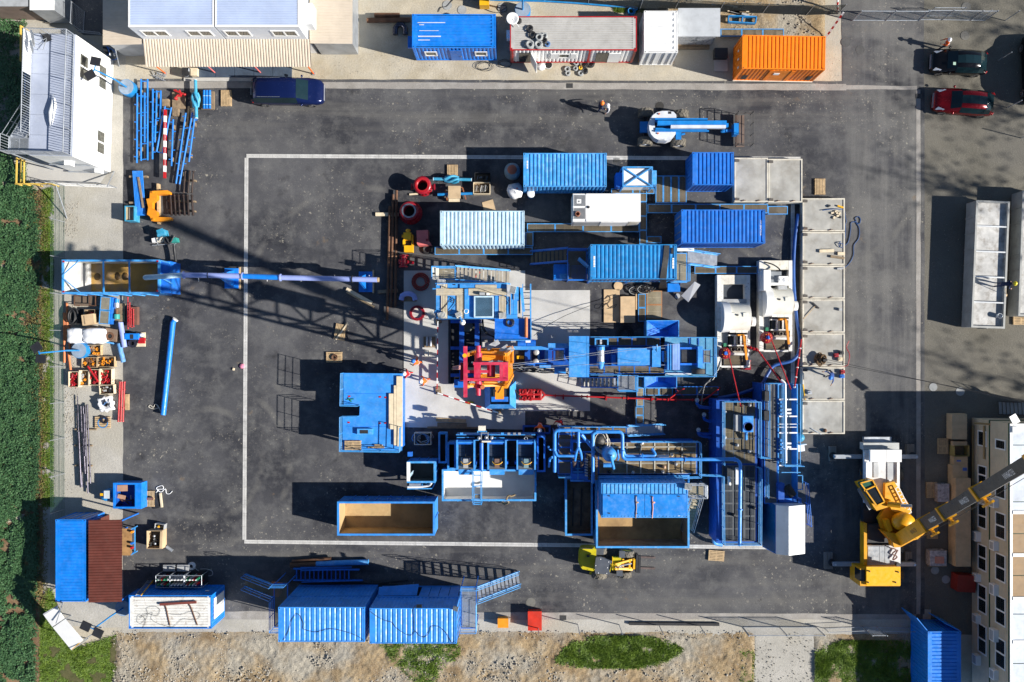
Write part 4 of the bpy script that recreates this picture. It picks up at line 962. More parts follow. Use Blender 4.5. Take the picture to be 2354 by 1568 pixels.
for(x,y,mm,mk)in((1520,675,ORANGE_C,"a"),(1980,672,PINK,"b"),(2399,672,PINK,"c"),(2884,680,ORANGE_C,"d")):
 c=W(x,y);mb=MB();mb.tube([(c.x,c.y,0),(c.x,c.y,2.66)],.05,8);o=mb.build("canopy_post",mm,t)
 mb=MB();mb.obox((c.x,c.y,0),.22,.22,.04);mb.build("foot_plate",GALV,o)
tile(0,0)
t=tH("dock_deck","dark steel plated deck under the edge of the beige canopy","deck")
for k in range(5):
 a=W(1810+175*k,560,.12);b=W(1810+175*(k+1)-4,712,.12);mb=MB();mb.b6(a.x,a.y,-.01,b.x,b.y,.12);mb.build("plate",M("deck_plate",(.07,.10,.15),.5,.3,dirt=.4),t)
mb=MB();a=W(1690,714,.1);b=W(2700,745,.1);mb.b6(a.x,a.y,-.02,b.x,b.y,.1);mb.build("kerb",CONC,t)
t=tH("compressor","small black compressor with a timber lid below the beige canopy","compressor");mb=MB();mb.box(1672,622,1738,690,.1,.75);mb.build("body",DARK,t);mb=MB();mb.box(1742,625,1812,694,.05,.45);mb.build("timber_lid",PLANK,t)
mb=MB();mb.tube(cV([W(1675,680,.4),W(1700,702,.4),W(1735,695,.6),W(1735,630,.8)]),.03,6);mb.build("handle",GALV,t)
t=tH("step_ladder","grey step ladder lying on the sand beside the canopy","ladder")
for(a,b)in(((1400,655),(1440,720)),((1395,690),(1520,745)),((1440,665),(1530,705))):mb=MB();mb.bar(W(*a,.12),W(*b,.12),.05,.06);mb.build("rail",GALV,t)
for i in range(5):mb=MB();x=1452+17*i;mb.bar(W(x,672+5*i,.1),W(x-22,722+5*i,.1),.04,.04);mb.build("rung",GALV,t)
t=tH("hose_stand","blue hose stand with two white rings behind the office block","hose stand");mb=MB();mb.tube(cV([W(980,425,.9),W(1005,480,.6),W(985,510,.3),W(925,512,.1)]),.03,6);mb.tube(cV([W(985,430,.9),W(1060,480,.7),W(1075,540,.3),W(1030,550,.1)]),.03,6);mb.build("hose",BLUE,t)
for x in(1015,1053):mb=MB();mb.torus(W(x,500,.5),.11,.035,14,6,'x');mb.build("ring",WHITE,t)
mb=MB();mb.bar(W(1055,420,1.6),W(1100,610,.03),.06,.06);mb.build("stand",GALV,t);mb=MB();mb.box(945,430,985,470,.0,.7);mb.build("housing",DARK,t)
sheet("asphalt_path",[(520,-100),(950,-100),(945,330),(760,320),(640,215),(470,200)],-.010,ASPH,.1)
t=tH("site_hut","white roofed hut cut off by the top left corner","hut");mb=MB();mb.box(277,-300,490,88,.1,2.6);mb.build("wall",GALV,t);mb=MB();mb.box(272,-300,494,92,2.6,2.68);mb.build("roof",WHITE,t)
t=tH("site_hut","grey hut beside the white one in the top left corner","hut");mb=MB();mb.box(-300,-300,262,62,.1,2.5);mb.build("wall",M("hut_brown",(.22,.16,.13),.7),t);mb=MB();mb.box(-300,-300,258,58,2.5,2.58);mb.build("roof",GREY,t)
def panel_fence(label,pts,h,mat,gap=2.5,mesh=None,wire=.06,cat="fence",name="wire_fence",group=None,rails=True,posts=True,pr=.03,wr=.004,tilt=None):
 """posts plus one welded-wire panel per bay; points on the ground in metres"""
 t=tH(name,label,cat,group);P=[Vector(p)for p in pts];up=Vector((0,0,h));mesh=mesh or mat
 for a,b in zip(P,P[1:]):
  n=max(1,round((b-a).length/gap))
  for i in range(n+1):
   q=a.lerp(b,i/n)
   if posts and(i<n or b is P[-1]):mb=MB();mb.tube([q,q+up*1.02],pr,6);mb.build("post",mat,t)
  for i in range(n):
   p,q=a.lerp(b,i/n),a.lerp(b,(i+1)/n);mb=MB();d=q-p
   if wire:
    k=max(2,int(d.length/wire))
    for j in range(1,k):c=p+d*(j/k);mb.bar(c+Vector((0,0,.04)),c+up*.99,wr*2,wr*2)
    for j in range(0,int(h/.2)+1):z=min(h*.99,.06+j*.2);mb.bar(p+Vector((0,0,z)),q+Vector((0,0,z)),wr*2,wr*2)
   if rails:
    for z in(.06,h*.98):mb.tube([p+Vector((0,0,z)),q+Vector((0,0,z))],pr*.8,5)
   if mb.v:mb.build("panel",mesh,t)
 return t
GMESH=M("green_wire",(.05,.12,.08),.5,.2,dirt=.1)
full();panel_fence("long green wire fence between the gravel strip and the crop field",[W(150,428),W(148,760),W(149,1170),W(149,1340)],1.9,GALV,2.6,GMESH,.09,rails=False,wr=.005)
t=None
tile(0,1)
for k,(y0_,y1_)in enumerate(((470,495),(835,845),(1212,1218))):pass
tile(0,1)
panel_fence("white and grey site gate lying across the path below the office block",[W(480,135),W(1075,160)],1.0,GALV,2.4,WHITE,.1,"gate","site_gate")
for k,(a,b,la)in enumerate((((515,140),(615,440),"diagonal galvanised stay pole behind the wire fence"),((985,150),(1050,10),"diagonal galvanised stay pole near the office block corner"))):
 mb=MB();mb.tube([W(*a,1.7),W(*b,.03)],.04,7);sO("stay_pole",mb,GALV,la,"pole")
tile(0,0);panel_fence("galvanised mesh panel standing behind the office block",[W(770,300),W(780,110)],1.9,GALV,2.6,GALV,.12);panel_fence("low galvanised panel beside the standing mesh panel",[W(735,300),W(940,322)],.5,GALV,2.6,GALV,.12)
tile(2,3)
panel_fence("thin wire fence with bare posts along the bottom gutter",[W(-300,1040),W(240,1040),W(605,1040),W(985,1042),W(1350,1045),W(1725,1048),W(2110,1060)],2.0,GALV,3.3,GALV,0,rails=False,pr=.035)
panel_fence("galvanised panelled gate at the bottom right of the yard",[W(2120,1062),W(2354+440,1062)],1.9,GALV,2.3,GALV,.11,"gate","yard_gate",pr=.04)
tile(3,3)
panel_fence("fence wire running on from the yard gate towards the blue container",[W(520,1075),W(870,1060)],.9,GALV,4,GALV,0);panel_fence("small galvanised wicket in the bottom fence near the blue container",[W(865,1062),W(995,1062)],1.9,GALV,1.5,GALV,.12,"gate","wicket_gate",pr=.035)
panel_fence("last stretch of fence wire beside the open blue container",[W(1000,1065),W(1330,1070)],.9,GALV,4,GALV,0)
tile(3,0)
panel_fence("long galvanised sliding gate across the entrance road",[W(775,190),W(1385,192)],1.8,GALV,2.6,GALV,.10,"gate","sliding_gate",pr=.045)
panel_fence("galvanised double fence right of the sliding gate",[W(1370,185),W(1600,185),W(1860,190),W(1990,190)],1.8,GALV,1.9,GALV,.10,pr=.04);panel_fence("second row of galvanised fence rails behind the sliding gate",[W(1440,150),W(1720,150)],1.6,GALV,2.0,GALV,.14,pr=.03)
panel_fence("thin corner fence beside the black car",[W(1935,185),W(2180,190),W(2110,560),W(2200,990),W(2330,1270)],1.8,GALV,6,GALV,0,rails=False,pr=.035)
tile(2,0)
NET=M("shade_net",(.035,.04,.038),.9,dirt=.2)
panel_fence("dark netted fence behind the cabins at the top",[W(-900,-40),W(700,30),W(1170,95),W(1500,80),W(1900,110),W(2354+350,140),W(2354+640,130)],1.7,GALV,3.5,NET,.045,wr=.008,pr=.03)
mb=MB();mb.tube(cV([W(x,y,.15)for x,y in((-400,-10),(0,5),(300,12),(600,30),(900,55),(1120,68),(1150,85),(1120,95))]),.07,8);sO("blue_hose",mb,BLUE_C,"long blue hose along the fence above the office cabin","hose")
coil("coiled blue hose end beside the lamp post above the white container",1095,108,.28,5,BLUE_C,.02,.05,"hose_coil","hose")
t=tH("barrier_pole","red and white striped lattice post leaning behind the orange container","barrier");tile(3,0)
a,b=W(535,340,.1),W(695,115,1.9)
for i in range(9):mb=MB();mb.bar(a.lerp(b,i/9),a.lerp(b,(i+1)/9),.14,.06);mb.build("stripe",RED if i%2 else WHITE,t)
t=tH("barrier_pole","red and white pole standing at the fence beside the entrance road","barrier")
a,b=W(640,110,.0),W(640,-60,2.2)
for i in range(7):mb=MB();mb.tube([a.lerp(b,i/7),a.lerp(b,(i+1)/7)],.07,8);mb.build("stripe",RED if i%2 else WHITE,t)
# ---- modular two storey building on the right
t=tH("modular_building","long beige two storey modular building with green bands on the right edge","building");z1=5.0;tile(3,2)
a=W(2230,765,z1);X0,Y1=a.x,a.y;tile(3,3);Y0=W(0,1900,z1).y;X1=X0+9;R=(X0,Y0,X1,Y1)
BEIGE=M("beige_siding",(.55,.47,.34),.6,var=.08,dirt=.2,bump=.0);GREEND=M("dark_green_trim",(.012,.07,.03),.5)
mb=MB();mb.b6(X0,Y0,.1,X1,Y1,2.42);mb.build("wall",BEIGE,t);mb=MB();mb.b6(X0,Y0,2.52,X1,Y1,4.8);mb.build("wall",BEIGE,t)
for z in[.35+.22*i for i in range(9)]+[2.75+.22*i for i in range(9)]:mb=MB();mb.b6(X0-.012,Y0,z,X0-.001,Y1,z+.025);mb.build("siding_board",BEIGE,t)
mb=MB();mb.b6(X0-.05,Y0,2.42,X1+.05,Y1+.05,2.52);mb.build("floor_band",GREEND,t);mb=MB();mb.b6(X0-.05,Y0,4.8,X1+.05,Y1+.05,4.93);mb.build("roof_band",GREEND,t)
mb=MB();mb.b6(X0-.03,Y0,4.93,X0+.14,Y1+.03,5.02);mb.b6(X0+.14,Y1-.1,4.93,X1,Y1+.03,5.02);mb.build("roof_edge",WHITE,t)
ROOFW=M("roof_bluewhite",(.55,.60,.68),.4,var=.15,vs=.5,dirt=.25);ROOFB=M("roof_brown",(.26,.155,.06),.5,var=.25,vs=.8,dirt=.35)
tile(3,2);ys=[W(0,y,5).y for y in(772,958,1480)];tile(3,3);ys+=[W(0,y,5).y for y in(8,205,400,590,800,945,1200,1400,1600,1900)]
for k,(a,b)in enumerate(zip(ys,ys[1:])):
 mm=ROOFB if k in(3,4,5,6)else ROOFW;mb=MB();mb.b6(X0+.14,b+.03,4.9,X1,a-.03,4.98);mb.build("roof_panel",mm,t)
for k in(3,5,7,9):mb=MB();mb.b6(X0+.14,ys[k]-.12,4.981,X1,ys[k]+.12,5.06);mb.build("roof_beam",WHITE,t)
def bwin(j,ya,yb,za,zb):tile(3,j);u=ufrom(R,'W',W(0,ya,(za+zb)/2).y,W(0,yb,(za+zb)/2).y);wI(t,'W',R,*u,za,zb,WHITE,GLASS,split=(yb-ya)>170)
for j,ya,yb in((2,905,1000),(2,1295,1450),(3,10,255),(3,390,645),(3,780,1045),(3,1165,1440)):bwin(j,ya,yb,3.2,4.45)
for j,ya,yb in((2,825,970),(2,1145,1320),(2,1495,1725),(3,305,545),(3,675,935),(3,1040,1310)):bwin(j,ya,yb,.95,2.1)
for j,ya,yb,z in((2,1445,1530,3.0),(3,270,355,3.0),(3,665,765,3.0),(3,1080,1190,3.0),(3,1450,1540,3.0),(3,185,270,.75),(3,570,640,.75),(3,945,1020,.75),(3,1315,1405,.75)):
 tile(3,j);u=ufrom(R,'W',W(0,ya,z+.3).y,W(0,yb,z+.3).y);o=wB(t,"air_conditioner",WHITE,'W',R,*u,z,z+.6,.36);wB(o,"fan_grille",GREY,'W',R,u[0]+.004,u[1]-.004,z+.08,z+.5,.37,.36)
tile(3,2)
for a,b,za,zb in(((1895,755),(2080,765),2.3,2.6),((1892,780),(1885,1080),.4,.4),((2035,780),(2072,1085),1.9,1.9),((1885,1080),(1905,1560),.4,.4)):
 mb=MB();p,q=W(*a,za),W(*b,zb);p.x=min(p.x,X0-.09);q.x=min(q.x,X0-.09);mb.tube([p,q],.08,8);mb.build("pipe_duct",M("duct_tan",(.36,.24,.10),.6,dirt=.4),t)
mb=MB();mb.add([W(2220,700,5.5),W(2275,668,5.5),W(2320,742,5.25),W(2258,772,5.25)],[(0,1,2,3),(3,2,1,0)]);mb.v+=[(v[0],v[1],v[2]-.07)for v in mb.v[:4]];mb.f+=[(4,5,6,7),(0,1,5,4),(1,2,6,5),(2,3,7,6),(3,0,4,7)];mb.s+=[False]*5;mb.build("roof_lamp",WHITE,t)
mb=MB();c=W(2268,740,5.3);mb.tube([(c.x+.1,c.y-.1,4.95),(c.x,c.y,5.35)],.03,6);mb.build("lamp_arm",WHITE,t)
mb=MB();mb.box(2250,788,2306,846,4.98,5.14);mb.build("roof_vent",WHITE,t)
t=tH("steel_stair","shaded steel stair at the north end of the modular building","stairs");a=W(2354+150,615,1.8);b=W(2120,615,.1);stairs(t,(a.x,a.y,2.5),(b.x,b.y,.1),1.0,12,DARK,GREY)
def plycrate(label,x0,y0,x1,y1,h,j=2,mat=None,plate=None,z=0.0):
 tile(3,j);t=tH("plywood_crate",label,"crate","plywood crates beside the modular building");mb=MB();mb.box(x0,y0,x1,y1,z+.1,z+h);mb.build("box",mat or PLY,t);R=rect(x0,y0,x1,y1,z+h)
 for k in range(3):yy=R[1]+(R[3]-R[1])*(.1+.4*k);mb=MB();mb.b6(R[0]-.02,yy-.04,z,R[2]+.02,yy+.04,z+.1);mb.build("skid",WOOD_D,t)
 for k in range(1,3):yy=R[1]+(R[3]-R[1])*k/3;mb=MB();mb.b6(R[0]-.012,yy-.04,z+.1,R[2]+.012,yy+.04,z+h+.012);mb.build("batten",mat or PLY,t)
 if plate:mb=MB();mb.box(*plate,z+h+.001,z+h+.006);mb.build("label_plate",M("label_blue",(.08,.16,.5),.5,dirt=0),t)
plycrate("pale plywood crate, topmost of the row by the modular building",1692,672,1830,905,.9)
plycrate("small plywood crate with a blue label between pallet and wall",1710,1065,1835,1140,.7,2,None,(1735,1088,1775,1118))
plycrate("plywood crate with a blue label above the longest crate",1697,1142,1835,1330,.8,2,None,(1790,1165,1830,1195))
plycrate("long double plywood crate reaching from the boom shadow to the red crate",1725,1265,1865,2075,1.15,2,None,None)
tile(3,3);
t=tH("steel_crate","open brown box of tools on the plywood crates","box");tile(3,2);mb=MB();mb.box(1705,925,1832,965,.3,.7);mb.build("board",PLY,t)
crate("yellowish empty crate with dark inside beside the modular building",1715,962,1852,1062,.75,M("olive_wood",(.33,.26,.09),.8),None,None,0,0,0,group="plywood crates beside the modular building")
pallet(1612,968,90,"shaded pallet standing flat left of the plywood crates")
pallet(1508,1372,90,"shaded pallet of white edged boards below the crane boom")
tile(3,3);pallet(1515,180,90,"shaded pallet with pale stacked battens right of the crane counterweight")
t=tH("wrapped_goods","clear plastic wrapped goods on a pallet beside the long plywood crate","wrapped goods");mb=MB();mb.box(1490,362,1642,502,.15,.8);mb.build("goods",M("wrap_grey",(.40,.36,.36),.25,var=.4,vs=5,dirt=.5),t);mb=MB();mb.box(1470,355,1645,510,.0,.15);mb.build("base",WOOD_D,t)
mb=MB();mb.box(1545,420,1620,480,.8,.92);mb.build("carton",M("pinkish_carton",(.5,.22,.16),.6),t)
tile(3,2);t=tH("wrapped_goods","shaded bundle in plastic film right of the boards under the boom","wrapped goods");mb=MB();mb.box(1560,1315,1668,1480,.1,.6);mb.build("goods",MATS["wrap_grey"],t);mb=MB();mb.box(1555,1310,1672,1490,0,.1);mb.build("base",WOOD_D,t)
tile(3,3);t=tH("red_crate","dark red steel crate in the building shade","crate");mb=MB();c=W(1825,665,1.0);mb.obox((c.x,c.y,.05),1.35,1.2,.95,-4);mb.build("body",M("dark_red_paint",(.24,.02,.012),.5),t);mb=MB();mb.obox((c.x,c.y,1.0),1.4,1.25,.05,-4);mb.build("lid",MATS["dark_red_paint"],t)
tile(3,2);t=tH("shaded_bench","low dark bench with a blue tin beside the top plywood crate","bench");mb=MB();mb.box(1665,820,1755,860,.35,.42);mb.build("seat",DARK,t)
for x in(1675,1745):mb=MB();c=W(x,840,.3);mb.b6(c.x-.03,c.y-.12,0,c.x+.03,c.y+.12,.35);mb.build("leg",DARK,t)
mb=MB();c=W(1770,825,.7);mb.cyl((c.x,c.y,.0),.13,.6,12);sO("blue_tin",mb,BLUE_C,"blue tin standing near the top plywood crate","tin")
mb=MB();c=W(1810,870,.6);mb.lathe((c.x,c.y,0),[(.28,0),(.3,.4),(.26,.5),(0,.52)],14);sO("brown_sack",mb,M("sack_brown",(.24,.17,.10),.9),"brown sack leaning at the corner of the top plywood crate","sack")
# cars, van, lift, loader, crane
def wheel(par,c,ax,R,w_,rim=None,tyre=None,lugs=0,name="wheel",hub=.58):
 """tyre + rim; c centre, ax unit axle direction pointing outward"""
 c,ax=Vector(c),Vector(ax).normalized();mb=MB();n=20
 up=Vector((0,0,1));q=ax.cross(up).normalized()
 rings=[(-.5,.72),(-.5,.93),(-.36,1),(.36,1),(.5,.93),(.5,.66),(.34,.62)];vs=[]
 for(a,r)in rings:
  for k in range(n):t_=6.2832*k/n;vs.append(c+ax*a*w_+(up*math.sin(t_)+q*math.cos(t_))*R*r)
 mb.add(vs,[(i*n+k,i*n+(k+1)%n,(i+1)*n+(k+1)%n,(i+1)*n+k)for i in range(len(rings)-1)for k in range(n)],True);mb.face([vs[k]for k in range(n)])
 for k in range(lugs):
  for s in(-1,1):
   t_=6.2832*(k+.5*(s>0))/lugs;d=up*math.sin(t_)+q*math.cos(t_);e=up*math.sin(t_+.22)+q*math.cos(t_+.22)
   mb.bar(c+ax*s*w_*.48+d*R*1.0,c+ax*s*w_*.02+e*R*1.015,R*.09,R*.07)
 ty=mb.build(name,tyre or TYRE,par)
 mb=MB();mb.tube([c+ax*w_*.1,c+ax*w_*.36],R*.63,16);mb.tube([c+ax*w_*.36,c+ax*w_*.44],R*.2,10);mb.build("rim",rim or STEEL,ty)
 return ty
def car(label,x,y,L,Wd,rz,paint,hs=1.5,mpv=False,rails=False,roofglass=False,name="parked_car",plate=False,sunshade=False):
 t=tH(name,label,"car","cars parked on the site");o=W(x,y,.8);o.z=0;T=Matrix.Translation(o)@Matrix.Rotation(math.radians(rz),4,'Z')
 if mpv:st=[(0,.62,.62,.66,.5),(.02,.95,.92,.88,.72),(.07,1.50,.98,.93,.72),(.15,1.70,1.0,.96,.74),(.35,1.74,1.02,.98,.75),(.55,1.70,1.02,.98,.74),(.66,1.58,1.02,.98,.70),(.80,1.05,1.02,.97,.72),(.90,.95,.93,.93,.66),(.97,.80,.78,.84,.6),(.99,.68,.66,.70,.5),(1.0,.55,.55,.55,.4)]
 else:st=[(0,.60,.60,.62,.5),(.03,.92,.9,.88,.70),(.10,1.20,.96,.93,.66),(.20,1.44,.98,.97,.66),(.34,1.50,.98,1.0,.68),(.48,1.48,.97,1.0,.68),(.60,1.36,.96,1.0,.65),(.74,.98,.95,.98,.70),(.88,.87,.85,.94,.62),(.96,.74,.72,.82,.6),(.99,.62,.6,.68,.5),(1.0,.5,.5,.5,.4)]
 k_=hs/1.5;rows=[]
 for(u,zt,zb,w1,wr)in st:
  zt*=k_;zb*=k_;xx=(u-.5)*L;hw=Wd/2
  prof=[(w1*hw*.9,.22),(w1*hw,.42),(w1*hw*.985,min(zb,zt-.01)),(wr*hw*1.03,zt-.055 if zt>zb+.1 else zt-.02),(wr*hw*.5,zt-.008),(0,zt)]
  rows.append([Vector((xx,-a,b))for a,b in prof]+[Vector((xx,a,b))for a,b in prof[-2::-1]])
 n=len(rows[0]);vs=[T@v for r in rows for v in r]
 fs=[(i*n+j,(i+1)*n+j,(i+1)*n+j+1,i*n+j+1)for i in range(len(rows)-1)for j in range(n-1)]
 mb=MB();mb.add(vs,fs,True);mb.face([vs[j]for j in range(n)]);mb.face([vs[(len(rows)-1)*n+j]for j in range(n-1,-1,-1)]);mb.face([vs[i*n]for i in range(len(rows))]+[vs[i*n+n-1]for i in range(len(rows)-1,-1,-1)])
 body=mb.build("body",paint,t)
 def glass(nm,i0,i1,j0,j1,f0=0.0,f1=1.0,off=.012,mat=None,parent=None):
  mb=MB()
  for i in range(i0,i1):
   for j in range(j0,j1):
    q=[rows[i][j],rows[i+1][j],rows[i+1][j+1],rows[i][j+1]];nn=(q[1]-q[0]).cross(q[3]-q[0]).normalized()
    if nn.z<0 and abs(nn.y)<.5:nn=-nn
    if q[0].y<-.01 and nn.y>.2:nn=-nn
    if q[2].y>.01 and nn.y<-.2:nn=-nn
    cen=sum(q,Vector())/4
    mb.face([T@(p+nn*off)for p in q],True)
  return mb.build(nm,mat or M("car_glass",(.008,.022,.028),.05,dirt=0),parent or t)
 ws=6
 glass("windscreen",ws,ws+1,3,n-4);glass("rear_window",1 if not mpv else 1,3 if not mpv else 2,3,n-4)
 glass("side_window",2,ws,2,3);glass("side_window",2,ws,n-4,n-3)
 if roofglass:glass("glass_roof",3,ws,4,n-5)
 for s in(-1,1):
  for u in(.17,.82):
   wheel(t,T@Vector(((u-.5)*L,s*(Wd/2-.13),.32)),T.to_3x3()@Vector((0,s,0)),.32,.22)
  mb=MB();p=T@Vector((.22*L*.95,s*(Wd/2+.09),.98*k_));mb.ball(p,.09,.11,.08,8,6);mb.build("mirror",paint,t)
  mb=MB();q=[Vector((.43*L,s*Wd*.30,.80*k_)),Vector((.47*L,s*Wd*.40,.68*k_)),Vector((.37*L,s*Wd*.462,.80*k_)),Vector((.33*L,s*Wd*.40,.895*k_))];mb.face([T@(p+Vector((.012,0,.03)))for p in(q if s>0 else q[::-1])]);mb.build("headlight",M("headlight_glass",(.62,.66,.72),.12,.3,dirt=0),t)
  mb=MB();mb.tube([T@Vector((-.485*L,s*Wd*.36,.85*k_)),T@Vector((-.46*L,s*Wd*.45,.85*k_))],.06,8);mb.build("tail_light",M("tail_red",(.35,.01,.01),.25,dirt=0),t)
  if rails:mb=MB();mb.tube([T@Vector((-.36*L,s*Wd*.36,1.72*k_)),T@Vector((-.05*L,s*Wd*.36,1.74*k_))],.022,6);mb.build("roof_rail",STEEL,t)
 mb=MB();mb.bar(T@Vector((.497*L,-Wd*.3,.5)),T@Vector((.497*L,Wd*.3,.5)),.05,.2);mb.build("bumper",M("bumper_grey",(.25,.26,.29),.4,dirt=.1),t)
 if plate:mb=MB();a=T@Vector((-.505*L,-.26,.75));b=T@Vector((-.505*L,.26,.75));mb.bar(a,b,.02,.12);mb.build("number_plate",WHITE,t)
 if sunshade:mb=MB();c=T@Vector((.155*L,.34,1.29));mb.obox((c.x,c.y,c.z),.2,.22,.01,rz);mb.build("windscreen_card",M("card_pale",(.35,.5,.4),.5),t)
 return t
CARBLUE=M("car_navy",(.006,.014,.075),.18,.35,var=.05,dirt=.05);CARBLACK=M("car_black",(.006,.006,.008),.15,.2,var=.05,dirt=.05);CARRED=M("car_red",(.17,.004,.008),.2,.35,var=.06,dirt=.05)
full();car("dark navy people carrier with roof rails parked beside the canopy",660,210,5.45,1.98,-.5,CARBLUE,1.55,True,True,False,plate=True)
car("black hatchback with a pale card behind its windscreen",2206,142,4.15,1.78,177,CARBLACK,1.5,False,False,True,sunshade=True)
car("dark red hatchback with a black glass roof below the black car",2217,234,4.5,1.84,175,CARRED,1.5,False,False,True)
car("black van cut off by the right picture edge",2385,157,5.2,1.95,92,CARBLACK,1.75,True,False,False,name="parked_van")
# telescopic boom lift
zone(2520,400,2.69);t=tH("boom_lift","white and blue self propelled boom lift with an empty basket","lift")
TYRE_D=M("dusty_tyre",(.15,.135,.11),.9,dirt=.6,dcol=(.05,.048,.045),ds=5);LIFTB=M("lift_blue",(.008,.20,.58),.4,dirt=.2);LIFTW=M("lift_white",(.66,.69,.74),.4,dirt=.12)
out=[(500,205),(498,160),(470,128),(420,118),(345,118),(290,132),(245,165),(215,215),(205,270),(210,325),(228,372),(262,408),(310,432),(400,438),(455,415),(490,370),(495,325),(270,320),(265,205)]
mb=MB();mb.pprism(out,.85,1.75);mb.build("turret_cover",LIFTW,t)
mb=MB();mb.pprism([(270,200),(500,205),(500,325),(270,320)],.7,1.2);mb.build("turntable",DARK,t)
mb=MB();mb.pprism([(212,215),(232,165),(262,140),(262,420),(232,385),(212,330)],.8,1.55);mb.build("counterweight",M("lift_grey",(.42,.45,.5),.5,dirt=.2),t)
for x0,y0,x1,y1,z0,z1_ in((270,196,835,212,1.75,1.95),(275,214,830,236,1.6,1.85),(275,300,830,322,1.6,1.85),(270,326,850,340,1.7,1.9)):fb(t,"lift_arm",LIFTB,x0,y0,x1,y1,z0,z1_)
fb(t,"main_boom",LIFTB,298,222,1040,268,1.95,2.3);fb(t,"boom_head",LIFTB,1000,250,1060,290,1.9,2.25);fb(t,"cable_track",M("track_white",(.62,.66,.74),.4,dirt=.1),440,270,1032,302,2.0,2.3)
fb(t,"chassis",LIFTB,135,235,560,345,.5,.7);fb(t,"axle",DARK,150,180,180,420,.35,.55);fb(t,"axle",DARK,520,180,550,440,.35,.55);fb(t,"tow_frame",LIFTB,108,232,215,350,.6,.8);fb(t,"control_box",LIFTB,495,330,552,425,.75,1.2);fb(t,"hatch",DARK,413,124,445,150,1.75,1.77)
mb=MB();mb.tube([W(552,370,1.1),W(590,362,1.1)],.09,8);mb.build("hydraulic_valve",LIFTB,t)
for x,y in((312,152),(300,362)):mb=MB();c=W(x,y,1.75);mb.cyl((c.x,c.y,1.75),.06,.08,10);mb.build("beacon",M("beacon_orange",(.6,.12,.03),.3),t)
for x,y in((165,145),(548,162),(160,452),(518,465)):
 c=W(x,y,.5);wheel(t,(c.x,c.y,.55),(0,1 if y<300 else-1,0),.55,.55,LIFTW,TYRE_D,14)
mb=MB();mb.bar(W(1040,270,2.0),W(985,340,1.0),.16,.16);mb.bar(W(985,340,1.0),W(1100,330,.9),.2,.16);mb.build("jib",LIFTB,t);fb(t,"basket_bracket",LIFTB,1120,250,1170,370,.55,1.3)
BROWNF=M("basket_brown",(.16,.11,.085),.7,.2,dirt=.4)
a=rect(1132,165,1290,505,.5);mb=MB();mb.b6(a[0],a[1],.42,a[0]+(a[2]-a[0])*.62,a[3],.5);mb.build("basket_floor",BROWNF,t);mb=MB();mb.b6(a[0],a[1],.5,a[0]+.06,a[3],.62);mb.build("toe_board",BROWNF,t)
zb=.5;rL(t,[(a[0],a[1],zb),(a[2],a[1],zb),(a[2],a[3],zb),(a[0],a[3],zb),(a[0],a[1],zb)],M("basket_tube",(.10,.095,.09),.5,.4),1.1,(.4,.75),.022,.8,"basket_rail")
cnum(t,"GENIE",340,428,1.756,.18,0,GREY)
# wheel loader with forks
zone(2270,2170,3.3625);t=tH("wheel_loader","yellow wheel loader with grey cab roof and pallet forks","loader");rot(-2.0,W(500,270));CABG=M("cab_grey",(.075,.085,.105),.5,dirt=.25)
mb=MB();
for z0,z1_,g in((.55,1.3,0),(1.3,1.55,14)):mb.pprism([(152+g,300-g),(150+g,160+g),(172+g,90+g),(215+g,72+g),(350,72+g),(380,100),(380,380),(340,392-g),(200+g,372-g)],z0,z1_)
mb.build("engine_hood",YEL_G,t)
fb(t,"hood_grille",DARK,175,85,330,98,1.55,1.57);fb(t,"exhaust",DARK,255,185,292,208,1.55,1.8)
fb(t,"step",YEL_G,300,400,380,440,.5,.6)
mb=MB();mb.pprism([(375,210),(440,198),(585,250),(600,262),(560,300),(552,350),(575,410),(560,432),(372,425),(365,320)],2.45,2.6);mb.build("cab_roof",CABG,t)
mb=MB();mb.pprism([(385,220),(575,262),(590,300),(572,415),(385,418)],.9,1.4);mb.build("cab_base",YEL_G,t)
mb=MB();mb.pprism([(390,225),(560,262),(585,310),(560,410),(390,412)],1.4,2.44);mb.build("cab_glass",GLASS,t)
for x,y in((440,228),(548,262),(535,340),(528,415),(415,415),(378,317)):mb=MB();c=W(x,y,2.6);mb.cyl((c.x,c.y,2.6),.035,.03,8);mb.build("roof_bolt",WHITE,t)
fb(t,"rear_fender",CABG,345,85,480,170,1.0,1.2);fb(t,"front_frame",YEL_G,600,200,720,370,.5,.95);fb(t,"front_fender",CABG,690,110,768,200,.95,1.1);fb(t,"front_fender",CABG,662,368,745,448,.95,1.1)
for x,y,s in((420,110,1),(430,440,-1),(790,135,1),(765,415,-1)):c=W(x,y,.55);wheel(t,(c.x,c.y,.52),(0,s,0),.56,.44,YEL_G,TYRE_D,12)
for a,b in(((640,290),(905,205)),((640,352),(900,330)),((660,300),(760,285)),((680,345),(870,352))):mb=MB();mb.bar(W(*a,1.15),W(*b,.75),.14,.2);mb.build("lift_arm",YEL,t)
for a,b in(((700,310),(860,270)),((640,330),(760,325))):mb=MB();mb.tube([W(*a,1.1),W(*b,.9)],.07,8);mb.build("hydraulic_ram",STEEL,t)
for x in(745,835,895):mb=MB();mb.bar(W(x,212,.9),W(x,345,.9),.14,.14);mb.build("cross_tube",YEL,t)
fb(t,"fork_carriage",DARK,920,160,950,395,.1,.95);fb(t,"fork_carriage_rail",DARK,955,165,985,395,.35,.6)
for y in(182,328):fb(t,"fork",M("fork_steel",(.16,.12,.11),.5,.5,dirt=.5),980,y-12,1180,y+12,.04,.1)
mb=MB();mb.tube([W(600,190,2.0),W(600,320,2.3)],.03,6);mb.build("grab_rail",YEL,t);mb=MB();mb.tube([W(560,430,2.2),W(545,478,2.2)],.02,5);mb.build("mirror_arm",DARK,t)
rot()
